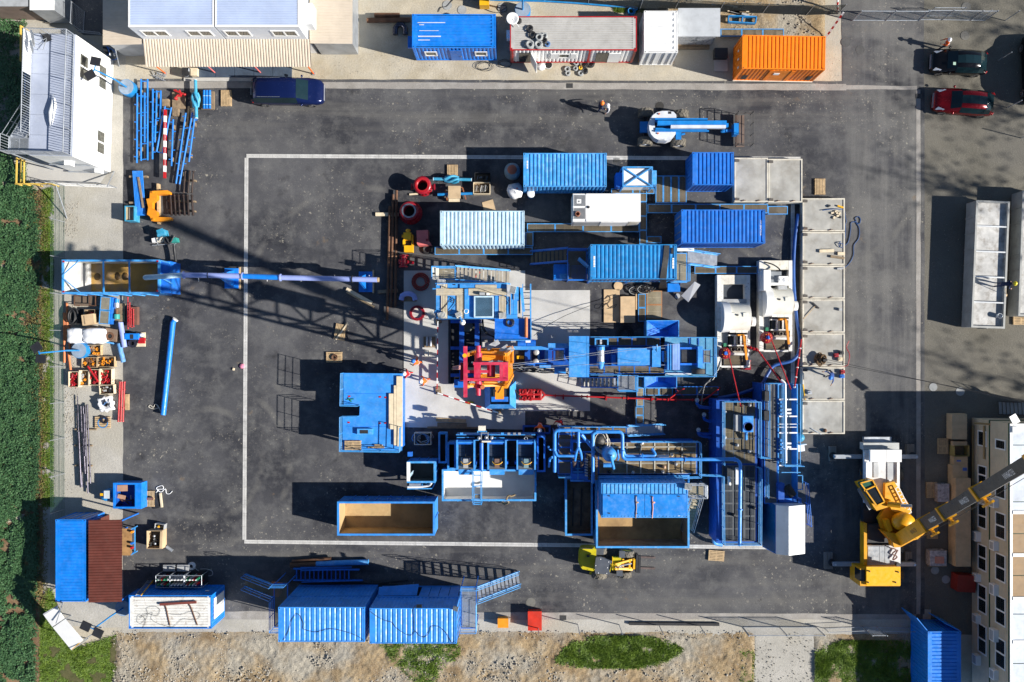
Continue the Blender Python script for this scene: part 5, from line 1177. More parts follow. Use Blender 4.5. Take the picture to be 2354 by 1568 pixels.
# mobile crane
zone(3280,1700,1.2794);t=tH("mobile_crane","yellow mobile crane on outriggers with a dark lettered telescopic boom","crane")
CRY=M("crane_yellow",(.70,.33,.006),.38,dirt=.15);CRW=M("crane_white",(.60,.61,.62),.5,dirt=.3);BOOM=M("boom_grey",(.055,.065,.075),.35,.2,dirt=.2)
fb(t,"carrier_frame",DARK,222,110,410,815,.75,1.2)
fb(t,"rear_deck",CRW,228,130,408,400,1.2,1.5);fb(t,"tail_box",M("crane_light",(.42,.43,.42),.5,dirt=.3),222,92,405,128,.8,1.45);fb(t,"tail_bumper",GALV,226,62,366,90,.6,.9)
for q in((258,128,338,190),(340,128,418,190)):fb(t,"engine_cover",WHITE,*q,1.9,2.15)
fb(t,"engine_housing",CRW,262,135,412,186,1.5,1.9)
fb(t,"deck_panel",M("deck_grey",(.40,.42,.44),.5,dirt=.3),275,192,300,270,1.5,1.56);fb(t,"deck_panel",MATS["deck_grey"],345,192,375,280,1.5,1.56);fb(t,"deck_rail",WHITE,236,192,250,300,1.5,1.75);fb(t,"deck_rail",WHITE,395,192,404,300,1.5,1.7)
for q in((246,622,304,708),(306,622,330,708),(332,622,356,708)):fb(t,"chequer_plate",M("plate_grey",(.36,.38,.40),.4,.4,dirt=.3),*q,1.55,1.6)
fb(t,"battery_deck",CRW,242,618,412,720,1.2,1.54);fb(t,"deck_side",CRY,225,505,240,820,1.2,1.9);fb(t,"rope_box",DARK,244,510,330,600,1.2,1.6)
mb=MB();mb.tube(cV([W(365,630,1.75),W(390,640,1.75),W(370,660,1.75),W(395,675,1.75),W(372,690,1.75),W(398,640,1.75)]),.05,6);mb.build("hose_bundle",M("hose_brown",(.16,.08,.06),.6),t);mb=MB();c=W(398,715,1.7);mb.cyl((c.x,c.y,1.55),.17,.3,12);mb.build("air_filter",DARK,t)
fb(t,"carrier_cab",CRY,205,735,410,825,.7,2.55);fb(t,"cab_roof",M("crane_roof_yellow",(.84,.42,.006),.35,var=.03,dirt=.03),238,726,412,822,2.6,2.75)
fb(t,"cab_glass",GLASS,205,742,232,800,1.6,2.56)
for x,y in((252,748),(398,752),(245,805),(385,805)):mb=MB();c=W(x,y,2.75);mb.obox((c.x,c.y,2.75),.06,.1,.12);mb.build("roof_fitting",DARK,t)
for y in(250,355,500,620,770):
 for x,s in((226,-1),(404,1)):c=W(x,y,.55);wheel(t,(c.x,c.y,.55),(s,0,0),.55,.36,YEL)
for y,xs in((163,((75,222),(412,500))),(714,((70,208),(405,490)))):
 for a,b in xs:
  fb(t,"outrigger_beam",M("outrigger_grey",(.30,.33,.37),.5,dirt=.3),a,y-10,b,y+10,.75,1.0);xx=a+6 if a<200 else b-8;c=W(xx,y,.9);mb=MB();mb.tube([(c.x,c.y,.14),(c.x,c.y,1.05)],.09,10);mb.build("outrigger_leg",STEEL,t);mb=MB();mb.cyl((c.x,c.y,.3),.28,.06,14);mb.build("foot_plate",DARK,t)
for(x0,y0,x1,y1,la)in((50,110,85,186,"stacked timber blocks under the upper left crane outrigger"),(446,100,484,178,"stacked timber blocks under the upper right crane outrigger"),(24,654,66,738,"stacked timber blocks under the lower left crane outrigger"),(436,650,472,724,"stacked timber blocks under the lower right crane outrigger")):
 b_=tH("outrigger_pad",la,"timber blocks","outrigger pads");R=rect(x0,y0,x1,y1,.3)
 for k in range(3):mb=MB();mb.b6(R[0]+(R[2]-R[0])*k/3+.01,R[1],.0,R[0]+(R[2]-R[0])*(k+1)/3-.01,R[3],.3 if k!=1 else .285);mb.build("block",M("grey_timber",(.20,.18,.16),.85,dirt=.3),b_)
def U(x,y,z):return W(x,y,z)
def plate(name,mat,pxs,z0,z1_):mb=MB();mb.pprism(pxs,z0,z1_);return mb.build(name,mat,t)
plate("slewing_deck",CRY,[(335,300),(380,290),(470,430),(440,520),(390,610),(330,560),(300,480),(330,430)],1.62,2.0)
plate("counterweight",CRY,[(322,545),(372,600),(380,628),(415,625),(525,565),(540,550),(520,505),(470,520),(420,560)],1.7,2.55)
plate("tail_deck",CRY,[(412,545),(520,510),(538,550),(500,585),(432,602)],2.55,2.7);mb=MB();mb.tube([W(440,580,2.85),W(482,560,2.85)],.22,14);mb.build("winch_drum",M("rope_dark",(.06,.055,.05),.5,.4),t)
for a,b in(((436,556),(446,600)),((478,545),(490,582))):mb=MB();mb.bar(W(*a,2.85),W(*b,2.85),.08,.4);mb.build("winch_cheek",CRY,t)
mb=MB();mb.ball(W(425,495,2.6),.85,.7,.7,14,8);mb.build("boom_foot_cover",CRY,t)
plate("side_box",CRY,[(335,490),(352,482),(372,540),(352,550)],2.0,2.6);plate("cylinder_frame",CRY,[(345,395),(365,385),(460,440),(440,465),(370,440)],2.0,2.35)
mb=MB();mb.tube([W(345,405,2.6),W(412,412,3.0)],.2,12);mb.build("luffing_cylinder",CRY,t);mb=MB();mb.tube([W(412,412,3.0),W(470,415,3.4)],.13,12);mb.build("luffing_rod",STEEL,t)
cabp=[(200,296),(272,276),(332,395),(290,415)];plate("operator_cab",CRY,[(200,300),(270,280),(335,395),(350,420),(290,440),(275,420)],1.6,2.5)
mb=MB();mb.pprism([(207,298),(266,282),(282,310),(226,336)],2.5,3.05);mb.build("cab_front_glass",M("green_glass",(.03,.10,.07),.1,dirt=0),t);mb=MB();mb.pprism([(228,338),(284,312),(326,392),(290,412)],2.5,3.1);mb.build("cab_roof_glass",GLASS,t)
for a,b in(((207,298),(290,414)),((268,281),(330,394)),((207,298),(268,281)),((226,337),(284,311)),((290,414),(330,394))):mb=MB();mb.bar(W(*a,3.13),W(*b,3.13),.09,.09);mb.build("cab_bar",CRY,t)
mb=MB();mb.bar(W(196,325,2.2),W(258,432,2.2),.22,.05);mb.build("cab_catwalk",GALV,t)
zl=2.25
for s in(0,18):mb=MB();mb.bar(W(385+s,325-s*.4,zl),W(450+s,455-s*.4,zl),.05,.05);mb.build("ladder_rail",WHITE,t)
for i in range(8):mb=MB();f=i/7;mb.bar(W(385+65*f,325+130*f,zl),W(403+65*f,318+130*f,zl),.05,.05);mb.build("ladder_rung",WHITE,t)
BD=Vector((-.2,.395,1));BO=Vector((27.7,-13.8,3));
def bp(z):return BO+BD*(z-3)
BDn=BD.normalized();BN=(Vector((0,0,1))-BDn*BDn.z).normalized();BU=BDn.cross(Vector((0,0,1))).normalized()
def boomseg(name,mat,za,zb,w_,h_,off=0.0):mb=MB();mb.bar(bp(za)+BN*off,bp(zb)+BN*off,w_,h_);return mb.build(name,mat,t)
boomseg("boom_base",CRY,2.4,8.7,.86,.9);boomseg("boom_section",BOOM,8.6,12.4,.76,.8);boomseg("boom_section",BOOM,12.3,18.1,.68,.72);boomseg("boom_section",BOOM,18.0,25,.6,.64);boomseg("boom_section",BOOM,24.9,31,.52,.56)
for z,w_ in((8.5,.94),(12.3,.84),(18.0,.76),(24.9,.68)):
 boomseg("boom_collar",CRY,z-.12,z+.16,w_,w_+.06);mb=MB();mb.bar(bp(z)+BN*(w_*.5),bp(z)+BN*(w_*.5+.42),.16,.14);mb.build("boom_strap",CRY,t);mb=MB();mb.bar(bp(z-.7)+BN*(w_*.5+.36),bp(z+.7)+BN*(w_*.5+.36),.16,.12);mb.build("boom_bracket",CRY,t)
mb=MB();mb.tube([bp(31)-BU*.3,bp(31)+BU*.3],.35,14);mb.build("boom_head",CRY,t)
def boomtext(z,size,w_,txt="FELDMANN",mat=None):
 X_,Y_=-BDn,BN;N_=X_.cross(Y_);Mx=Matrix((X_,Y_,N_)).transposed().to_4x4();Mx.translation=bp(z)+N_*(w_/2+.004)
 return cnum(t,txt,0,0,0,size,0,mat or M("letter_white",(.8,.81,.84),.5,dirt=.1),Mx,.62)
boomtext(10.7,.42,.76);boomtext(16.4,.42,.68);boomtext(22.6,.42,.6);boomtext(6.6,.42,.86,"FELDMANN",BOOM)
t2=None
for k,off in((0,-.12),(1,.12)):
 tip=bp(31)+BU*off;zone(0,0,.57459);foot=W(1893,825+6*k,1.2);mb=MB();mb.tube([tip,tip.lerp(foot,.5),foot],.016,5);mb.build("hoist_rope",DARK,t)
mb=MB();mb.tube([bp(5)-BU*.0+BN*.6,bp(18)+BN*.55,bp(31)+BN*.4],.016,5);mb.build("hoist_rope",DARK,t)
zone(0,0,.57459);mb=MB();c=W(1893,828,.9);mb.obox((c.x,c.y,.75),.3,.18,.5,20);mb.tube(cV([(c.x,c.y,.75),(c.x+.05,c.y,.55),(c.x-.1,c.y,.5),(c.x-.12,c.y,.6)]),.04,7);mb.build("hook_block",DARK,t)
# drilling rig in the middle
RIGB=M("rig_blue",(.008,.145,.60),.4,dirt=.25,chalk=.12);RIGL=M("rig_blue_light",(.04,.27,.68),.42,dirt=.3,chalk=.25);TEALD=M("deck_teal",(.07,.27,.45),.5,dirt=.45,chalk=.2)
# ---- elevated driller's module with tan walk strips
zone(1700,1060,4.598);zt=4.35
t=tH("driller_module","raised blue driller module with tan ribbed walk strips and a barred skylight","rig module")
R=rect(202,345,1500,985,zt);mb=MB();mb.b6(R[0],R[1],2.35,R[2],R[3],zt-.02);mb.build("cabin_box",RIGL,t)
mb=MB();
for x in(R[0]+.15,(R[0]+R[2])/2,R[2]-.15):
 for y in(R[1]+.15,R[3]-.15):mb=MB();mb.b6(x-.1,y-.1,.05,x+.1,y+.1,2.35);mb.build("leg",RIGB,t)
for x0,y0,x1,y1,ax in((205,435,722,562,'x'),(800,435,1500,560,'x'),(925,365,1320,432,'x'),(295,565,415,985,'y'),(585,565,715,985,'y'),(1362,570,1492,985,'y'),(298,350,415,432,'y')):
 a=rect(x0,y0,x1,y1,zt+.05);mb=MB()
 if ax=='x':mb.corr((a[0],a[1],zt+.05),(0,a[3]-a[1],0),(a[2]-a[0],0,0),(0,0,1),.12,.03,.5)
 else:mb.corr((a[0],a[1],zt+.05),(a[2]-a[0],0,0),(0,a[3]-a[1],0),(0,0,1),.11,.03,.5)
 mb.build("walk_strip",M("tan_strip",(.50,.44,.33),.6,var=.15,vs=2.5,dirt=.35,dcol=(.3,.36,.45)),t)
fb(t,"roof_ridge",RIGL,728,440,790,985,zt,zt+.12);fb(t,"roof_ridge",RIGL,1285,575,1345,985,zt,zt+.1);fb(t,"roof_ridge",RIGL,640,352,910,425,zt,zt+.08);fb(t,"roof_box",GREY,1003,505,1100,552,zt+.05,zt+.35);fb(t,"roof_box",WHITE,1130,515,1182,556,zt+.05,zt+.3);fb(t,"lifting_eye",DARK,525,352,560,372,zt,zt+.05);fb(t,"lifting_eye",DARK,525,950,555,970,zt,zt+.05)
a=rect(900,572,1265,972,zt+.2);mb=MB();e=.1
mb.b6(a[0],a[1],zt,a[2],a[1]+e,zt+.2);mb.b6(a[0],a[3]-e,zt,a[2],a[3],zt+.2);mb.b6(a[0],a[1]+e,zt,a[0]+e,a[3]-e,zt+.2);mb.b6(a[2]-e,a[1]+e,zt,a[2],a[3]-e,zt+.2);sk=mb.build("skylight_frame",BLUE_L,t)
mb=MB();mb.b6(a[0]+e,a[1]+e,zt+.0,a[2]-e,a[3]-e,zt+.06);mb.build("skylight_glass",M("teal_glass",(.01,.06,.10),.12,dirt=.2),sk)
mb=MB()
for i in range(1,15):xx=a[0]+e+(a[2]-a[0]-2*e)*i/15;mb.b6(xx-.008,a[1]+e,zt+.14,xx+.008,a[3]-e,zt+.156)
for i in range(1,17):yy=a[1]+e+(a[3]-a[1]-2*e)*i/17;mb.b6(a[0]+e,yy-.008,zt+.157,a[2]-e,yy+.008,zt+.172)
mb.build("guard_bars",M("guard_blue",(.16,.3,.45),.5,.2),sk)
def lampbox(x,y,w_,h_,rz,z,par):mb=MB();c=W(x,y,z);mb.obox((c.x,c.y,z),px(w_),px(h_),.22,rz);o=mb.build("flood_lamp",M("lamp_ivory",(.66,.66,.62),.5,dirt=.2),par);mb=MB();[mb.obox((c.x+math.cos(math.radians(rz))*px(w_)*(i/5-.5)*.9,c.y+math.sin(math.radians(rz))*px(w_)*(i/5-.5)*.9,z+.22),.02,px(h_)*.9,.03,rz)for i in range(6)];mb.build("cooling_fin",GREY,o)
for q in((302,325,130,100,-5),(118,925,110,120,25),(308,925,130,95,12),(620,915,100,80,25),(1425,935,120,100,5),(1615,460,100,130,-12)):lampbox(*q,zt+.15,t)
for x0,y0,x1,y1 in((205,440,140,440),(205,840,150,900),(640,930,690,1050)):mb=MB();mb.bar(W(x0,y0,zt+.1),W(x1,y1,zt+.1),.08,.08);mb.build("lamp_arm",RIGL,t)
mb=MB();c=W(690,1055,zt);mb.lathe((c.x,c.y,zt-.35),[(.16,0),(.2,.1),(.2,.3),(.12,.4),(0,.42)],14);mb.build("round_lamp",WHITE,t)
prail(t,[(205,350),(1500,350)],zt,mat=RIGL,h=.6,mid=(.3,))
for x0,y0,x1,y1,z0,zz in((1505,580,1560,910,2.4,zt),(1575,395,1625,910,2.4,zt+.1),(1630,640,1700,910,2.4,zt),(1500,915,1700,985,2.4,zt),(1640,400,1720,640,2.6,zt+.2)):fb(t,"end_housing",RIGL,x0,y0,x1,y1,z0,zz)
fb(t,"hydraulic_beam",DARK,1718,410,1755,890,3.2,3.6);mb=MB();mb.bar(W(1770,420,3.9),W(1815,860,3.7),.2,.25);mb.build("tilt_arm",BLUE_S,t)
a=rect(1790,352,1955,985,3.0);mb=MB();mb.b6(a[0],a[1],2.9,a[0]+.06,a[3],3.05);mb.b6(a[2]-.1,a[1],2.6,a[2],a[3],3.3);mb.build("ladder_frame",BLUE_S,t)
for k in range(6):mb=MB();yy=a[1]+(a[3]-a[1])*(k+.5)/6;mb.b6(a[0]+.06,yy-.03,2.95,a[2]-.1,yy+.03,3.0);mb.build("ladder_rung",M("rung_grey",(.3,.31,.31),.5,.3),t)
zone(1700,1060,4.598)
for nm,pts,r_ in(("black cable wriggling over the left end of the driller module",((300,825),(350,780),(420,700),(455,610),(510,600),(520,680),(470,680),(540,630),(580,650),(560,720),(490,810),(440,870),(460,920),(560,910)),.022),("thin black cable on the driller module from the skylight to the right end",((300,380),(430,432),(700,430),(960,430),(1190,500),(1320,540),(1480,575),(1520,640),(1550,700),(1530,740)),.02)):
 cable(nm,[W(x,y,zt+.09)for x,y in pts],r_)
coil("small white hose coil at the lower edge of the driller module",757,855,.15,4,WHITE,zt+.02,.03,"hose_coil","hose")
# ---- stair and landing above the module
t=tH("rig_stair","blue rig stair with brown landing and white tanks at its left end","stairs")
a=rect(150,50,560,270,3.0);gR(t,a[0],a[1],a[2],a[3],3.0,GRATE_T,'x',.07,"landing",BLUE_S,.06)
for x in(a[0]+.1,a[2]-.1):
 for y in(a[1]+.1,a[3]-.1):mb=MB();mb.tube([(x,y,.05),(x,y,2.92)],.05,6);mb.build("leg",BLUE,t)
stairs(t,(a[2]+.05,(a[1]+a[3])/2,3.0),(a[2]+3.9,(a[1]+a[3])/2-.05,.1),1.0,14,BLUE_S,M("stair_tread",(.45,.40,.32),.5,.3,dirt=.3));rL(t,[(a[2],a[3],3.0),(a[0],a[3],3.0),(a[0],a[1],3.0)],BLUE_S)
for y in(110,210):mb=MB();c=W(165,y,3.3);mb.obox((c.x,c.y,3.02),.28,.5,.4);mb.build("white_tank",IVORY,t)
mb=MB();mb.bar(W(225,60,3.35),W(225,265,3.3),.2,.3);mb.build("white_tank",IVORY,t)
mb=MB();mb.tube([W(890,250,.9),W(1000,130,1.3)],.09,10);sO("sign_post",mb,RED,"red and white post leaning under the rig stair treads","post")
# ---- lower blue platform and orange bar
t=tH("work_deck","plain blue work deck below the driller module with an orange tube","rig deck");fb(t,"deck_plate",RIGB,1282,990,1955,1385,2.85,3.0);fb(t,"edge_kerb",RIGL,1282,1375,1960,1392,2.8,3.15);fb(t,"edge_kerb",RIGL,1940,995,1958,1370,2.8,3.15)
for x in(1310,1930):
 for y in(1010,1360):mb=MB();c=W(x,y,2.8);mb.b6(c.x-.08,c.y-.08,.05,c.x+.08,c.y+.08,2.84);mb.build("leg",RIGB,t)
mb=MB();mb.tube([W(1860,965,3.2),W(1860,1335,3.2)],.12,12);mb.build("orange_tube",COPPER,t);fb(t,"tube_cradle",WOOD_D,1835,970,1852,1330,3.0,3.15)
mb=MB();mb.bar(W(1290,1270,3.02),W(1830,1300,3.02),.1,.06);mb.build("shadow_strip",RIGB,t)
coil("black cable coil hanging over the blue work deck",1560,1060,.3,5,CABLE,3.02,.03)
# ---- substructure over the cellar
t=tH("substructure","dark cellar frame crossed by two deep blue beams left of the rig","rig substructure");zone(1700,1060,4.598)
fb(t,"cellar_dark_sheet",M("cellar_pit_shade",(.012,.014,.018),.7,dirt=.2),440,980,1030,2180,.05,.12)  # black sheet on the slab stands in for the dark, shaded cellar pit
fb(t,"cellar_wall",DARK,428,980,470,2180,.12,.3)
for x0,x1 in((630,715),(915,995)):fb(t,"main_beam",BLUE_D,x0,985,x1,2150,.75,1.15)
for y in(1010,1500,2000):fb(t,"cross_beam",BLUE_D,470,y,1030,y+60,.3,.74)
c=W(780,1130,.3);mb=MB();mb.cyl((c.x,c.y,.12),.42,.18,20);mb.build("cellar_lid",M("lid_olive",(.16,.18,.16),.7),t)
for x0,y0,x1,y1 in((1035,1215,1270,1300),(1040,1360,1270,1420)):fb(t,"timber_mat",M("mat_timber",(.20,.19,.18),.85,dirt=.4),x0,y0,x1,y1,.05,.2)
zone(1760,1330,4.598);fb(t,"end_plate",RIGB,258,865,440,1015,.6,.8);fb(t,"end_plate",RIGB,545,905,670,1025,.6,.85)
zone(1700,1060,4.598)
for k,pp in enumerate((((1050,1000),(1050,1120),(1090,1220),(1170,1290),(1280,1320)),((1065,1000),(1080,1140),(1140,1250),(1280,1340)))):cable("thick black hose %s sagging beside the deep blue beams"%("outer" if k else "inner"),[W(x,y,.9)for x,y in pp],.05,CABLE,"hose","hose")
# ---- trailer-mounted rig: carrier, drawworks, engine, mast
zone(2240,1320,3.678);t=tH("drilling_rig","blue trailer mounted drilling rig with its mast raised to a red crown","drilling rig")
fb(t,"trailer_frame",BLUE_D,-420,240,2200,560,.9,1.3)
for x in(1550,1800,2050):
 for y,s in((215,1),(570,-1)):c=W(x,y,.5);wheel(t,(c.x,c.y,.5),(0,s,0),.5,.4,BLUE)
for(x0,y0,x1,y1)in((430,112,1480,235),(430,522,1540,645)):
 a=rect(x0,y0,x1,y1,1.75)
 for k in range(5):gR(t,a[0]+(a[2]-a[0])*k/5,a[1],a[0]+(a[2]-a[0])*(k+1)/5-.01,a[3],1.75,GRATE,'x',.08,"walk_grating",BLUE,.04)
fb(t,"rear_deck",TEALD,1545,112,2245,675,1.45,1.6)
for x in(1900,2030):fb(t,"deck_joint",BLUE_D,x,125,x+14,220,1.6,1.66)
fb(t,"canopy_panel",RIGL,133,92,392,695,3.25,3.4);fb(t,"canopy_panel",RIGL,396,92,428,695,3.25,3.38)
for x in(150,410):
 for y in(110,680):mb=MB();c=W(x,y,3.2);mb.b6(c.x-.06,c.y-.06,1.3,c.x+.06,c.y+.06,3.25);mb.build("canopy_post",RIGB,t)
fb(t,"gear_housing",BLUE_D,430,270,540,500,1.3,2.2);fb(t,"engine_frame",BLUE_D,760,250,850,520,1.3,2.3);fb(t,"engine_frame",RIGB,760,368,820,520,2.3,2.45)
fb(t,"engine_hood",RIGL,850,266,1340,520,1.3,2.95);fb(t,"radiator_tank",RIGL,1355,240,1482,546,1.3,3.05)
mb=MB();mb.tube([W(598,250,2.6),W(598,300,2.6)],.3,14,True,.3);mb.build("exhaust_end",RIGL,t);mb=MB();mb.tube([W(598,300,2.6),W(598,470,2.6)],.27,14);mb.build("silencer",GALV,t);mb=MB();mb.tube([W(598,470,2.6),W(598,530,2.6),W(598,575,2.6)],.3,14,True,.12);mb.build("exhaust_cone",RIGL,t)
a=rect(512,122,715,245,2.4);mb=MB();mb.b6(a[0],a[1],2.2,a[2],a[1]+.1,2.4);mb.b6(a[0],a[3]-.1,2.2,a[2],a[3],2.4);mb.b6(a[0],a[1]+.1,2.2,a[0]+.1,a[3]-.1,2.4);mb.b6(a[2]-.1,a[1]+.1,2.2,a[2],a[3]-.1,2.4);mb.build("fan_frame",BLUE_S,t);fb(t,"fan_box",DARK,525,135,700,232,1.8,2.2)
for x in(590,605):fb(t,"fan_pipe",WHITE,x,140,x+8,210,2.2,2.3)
mb=MB();mb.tube([W(1405,290,3.2),W(1425,320,3.3),W(1425,215,3.3)],.06,8);mb.build("vent_pipe",BLUE_S,t)
for x,y in((1520,270),(1520,515)):mb=MB();mb.tube([W(1485,y,2.9),W(1548,y,2.9)],.05,8);mb.build("coupling",STEEL,t)
fb(t,"fan_box",M("fan_tan",(.42,.28,.17),.6),1535,310,1565,475,1.6,2.7);fb(t,"fan_box",RIGL,1502,310,1532,468,1.6,2.75)
for k in range(5):fb(t,"shroud_panel",RIGL if k<2 else M("shroud_pale",(.22,.36,.72),.4,dirt=.15),1582+37*k,205,1582+37*(k+1)-3,590,1.6,3.15-.05*abs(k-2))
fb(t,"rear_frame",RIGB,1770,255,2030,285,1.6,2.1);fb(t,"rear_frame",RIGB,1770,490,2030,520,1.6,2.1);fb(t,"rear_engine",DARK,1790,290,2010,485,1.5,1.9);fb(t,"rear_housing",RIGL,2030,242,2100,555,1.6,2.35);a=rect(2100,290,2215,490,2.1);gR(t,*a,2.1,GRATE,'y',.07,"rear_grille",RIGL,.05)
c=W(2032,610,1.9);wheel(t,(c.x,c.y,1.95),(0,-1,0),.5,.36,DARK,name="spare_wheel");fb(t,"white_beam",WHITE,1550,632,1930,655,1.6,1.75)
prail(t,[(430,105),(1480,105)],1.75,mat=BLUE_S);prail(t,[(1500,112),(2250,112),(2250,680),(1110,680)],1.6,mat=BLUE_S);prail(t,[(430,655),(880,655)],1.75,mat=BLUE_S)
zone(1760,1330,4.598)
for x0,y0,x1,y1,z0,zz,mm in((1360,255,2080,320,2.0,2.5,RIGL),(1370,560,2080,620,2.0,2.4,RIGB),(1990,200,2354,290,2.3,2.8,RIGL),(1830,600,2345,650,2.2,2.6,RIGL),(1560,320,1660,550,1.3,1.8,BLUE_D),(1930,330,1990,530,1.4,2.2,RIGL),(1800,330,1830,540,1.4,2.0,BLUE_S),(1380,330,1560,550,1.0,1.5,DARK),(1700,340,1790,540,1.0,1.4,DARK)):fb(t,"frame_member",mm,x0,y0,x1,y1,z0,zz)
fb(t,"yellow_guard",YEL,1415,430,1545,490,1.5,1.7)
for x in(1510,1680):mb=MB();c=W(x,205,2.4);mb.tube([(c.x-.32,c.y,2.2),(c.x+.32,c.y,2.2)],.3,14);mb.build("air_tank",RIGB,t)
for x0,y0 in((1305,148),(1575,148)):fb(t,"lamp",WHITE if x0>1400 else GREY,x0,y0,x0+90,y0+40,2.9,3.1)
mb=MB();mb.tube([W(2200,330,2.35),W(2200,515,2.35)],.32,18);d_=mb.build("winch_drum",M("wire_rope",(.30,.29,.26),.5,.4,var=.3,vs=14),t)
for y in(326,520):mb=MB();c=W(2200,y,2.35);mb.tube([(c.x,c.y-.03,c.z),(c.x,c.y+.03,c.z)],.45,18);mb.build("drum_flange",RIGB,d_)
mb=MB();c=W(2210,690,2.3);mb.tube([(c.x-.42,c.y,2.1),(c.x+.42,c.y,2.1)],.3,16);mb.build("brake_drum",RIGL,t)
for x,y in((1770,365),(1765,540)):mb=MB();c=W(x,y,2.5);mb.lathe((c.x,c.y,2.3),[(.22,0),(.22,.06),(.08,.08),(0,.08)],18);mb.build("sheave",M("sheave_grey",(.5,.49,.46),.5,.3),t)
mb=MB();mb.tube([W(2075,335,2.6),W(2075,520,2.6)],.04,8);mb.build("red_bar",RED,t)
zb_,zm=1.6,19.2;base=Vector((-1.85,-1.2,0));sx,sy=1.15,.95
full();topc=W(1118,852,zm);
def mp(u,v,z):f=(z-zb_)/(zm-zb_);c=base.lerp(Vector((topc.x,topc.y,0)),f);return Vector((c.x+u*sx*(1-.12*f),c.y+v*sy*(1-.12*f),z))
for u in(-1,1):
 for v in(-1,1):mb=MB();mb.bar(mp(u,v,zb_),mp(u,v,zm),.2,.2);mb.build("mast_leg",AMBER,t)
lv=[zb_+i*1.6 for i in range(12)]
for i,(za,zb2)in enumerate(zip(lv,lv[1:])):
 mb=MB()
 for(p,q)in(((-1,-1),(1,-1)),((1,-1),(1,1)),((1,1),(-1,1))):
  mb.bar(mp(*p,za),mp(*q,za),.12,.12);mb.bar(mp(*p,za)if i%2 else mp(*q,za),mp(*q,zb2)if i%2 else mp(*p,zb2),.1,.1)
 mb.build("lattice_bay",AMBER,t)
def lv_box(name,mat,x0,y0,x1,y1,z0,z1_):zone(1760,1330,4.598);return fb(t,name,mat,x0,y0,x1,y1,z0,z1_)
lv_box("mast_panel",AMBER,1160,260,1350,570,9.0,11.5);lv_box("racking_board",AMBER,770,370,1220,520,11.0,11.3);lv_box("racking_finger",AMBER,850,300,1100,365,11.0,11.2);lv_box("racking_finger",AMBER,1000,320,1080,420,11.3,12.0)
for k in range(7):lv_box("panel_rib",AMBER,1170+26*k,250,1180+26*k,560,11.5,11.62)
for a,b in(((860,300),(1080,170)),((1100,355),(1250,255)),((1220,370),(1350,280))):mb=MB();mb.bar(W(*a,11.8),W(*b,11.5),.3,.12);mb.build("walkway_arm",M("alu_grey",(.40,.41,.43),.4,.5,dirt=.3),t)
lv_box("mast_foot_box",AMBER,1015,930,1175,1230,3.0,3.3);mb=MB();mb.tube([W(1170,920,4.5),W(1120,1040,3.8),W(1075,1105,3.5)],.1,10);mb.build("raising_cylinder",AMBER,t)
def cb(name,x0,y0,x1,y1,z0,z1_,mat=None):return lv_box(name,mat or REDB,x0,y0,x1,y1,z0,z1_)
cb("crown_side",610,548,1250,600,18.8,19.5);cb("crown_side",500,845,1250,893,18.8,19.5);cb("crown_end",1095,601,1160,844,18.8,19.5);cb("crown_end",1162,601,1250,844,18.9,19.4);cb("crown_end",625,601,738,844,18.8,19.45);cb("crown_side",370,560,500,890,18.2,18.8,M("crown_dark_red",(.22,.01,.025),.5,dirt=.2));cb("crown_spacer",500,695,625,745,18.9,19.3);cb("crown_fork",740,695,885,745,19.0,19.35)
cb("crown_cross_beam",430,255,497,1195,19.55,19.8)
for y0,y1,r_ in((245,400,.13),(380,540,.2),(900,1030,.2),(1020,1160,.13)):mb=MB();mb.tube([W(705,y0,18.9),W(705,y1,18.9)],r_*1.0,12);mb.build("crown_roller",REDB,t)
mb=MB();mb.tube([W(940,590,19.0),W(940,820,19.0)],.22,14);mb.build("crown_sheave_drum",REDB,t)
mb=MB();mb.bar(W(0,0,0),W(1,1,0),.01,.01)
for x,y in((455,425),(770,1020)):mb=MB();c=W(x,y,19.8);mb.cyl((c.x,c.y,19.55 if x<500 else 18.9),.11,.35,10);mb.build("beacon",YEL if x<500 else COPPER,t)
for k in range(14):
 zone(1760,1330,4.598);x=random.uniform(430,1240);y=random.choice((random.uniform(535,560),random.uniform(890,925)));c=W(x,y,19.3);mb=MB();mb.obox((c.x,c.y,19.1+random.random()*.3),random.uniform(.1,.25),.08,.12,random.uniform(-40,40));mb.build("shackle",random.choice((GALV,DARK,GALV,STEEL)),t)
mb=MB();mb.tube([W(235,650,19.2),W(375,620,19.2)],.07,8);mb.tube([W(240,660,19.2),W(375,660,19.2)],.07,8);mb.build("tong_arm",M("pale_red",(.6,.3,.28),.5),t)
t=tH("mud_hopper","blue open topped bell nipple tank under the mast with sloped sides","tank");zone(1760,1330,4.598);a=rect(815,905,1395,1420,1.6)
mb=MB();o=[(a[0],a[1]),(a[2],a[1]),(a[2],a[3]),(a[0],a[3])];cx,cy=(a[0]+a[2])/2,(a[1]+a[3])/2
k=.62;i_=[(cx+(x-cx)*k,cy+(y-cy)*k)for x,y in o];vs=[(x,y,.9)for x,y in o]+[(x,y,1.7)for x,y in i_]+[(x,y,.06)for x,y in o];mb.add(vs,[(q,(q+1)%4,4+(q+1)%4,4+q)for q in range(4)]+[(8+q,8+(q+1)%4,(q+1)%4,q)for q in range(4)]);mb.build("sloped_shell",RIGL,t)
a2=rect(980,1040,1220,1275,1.75);mb=MB();mb.b6(a2[0],a2[1],1.5,a2[2],a2[3],1.75);mb.build("inner_frame",DARK,t)
fb(t,"side_plate",RIGB,945,1185,1255,1275,1.76,1.85)
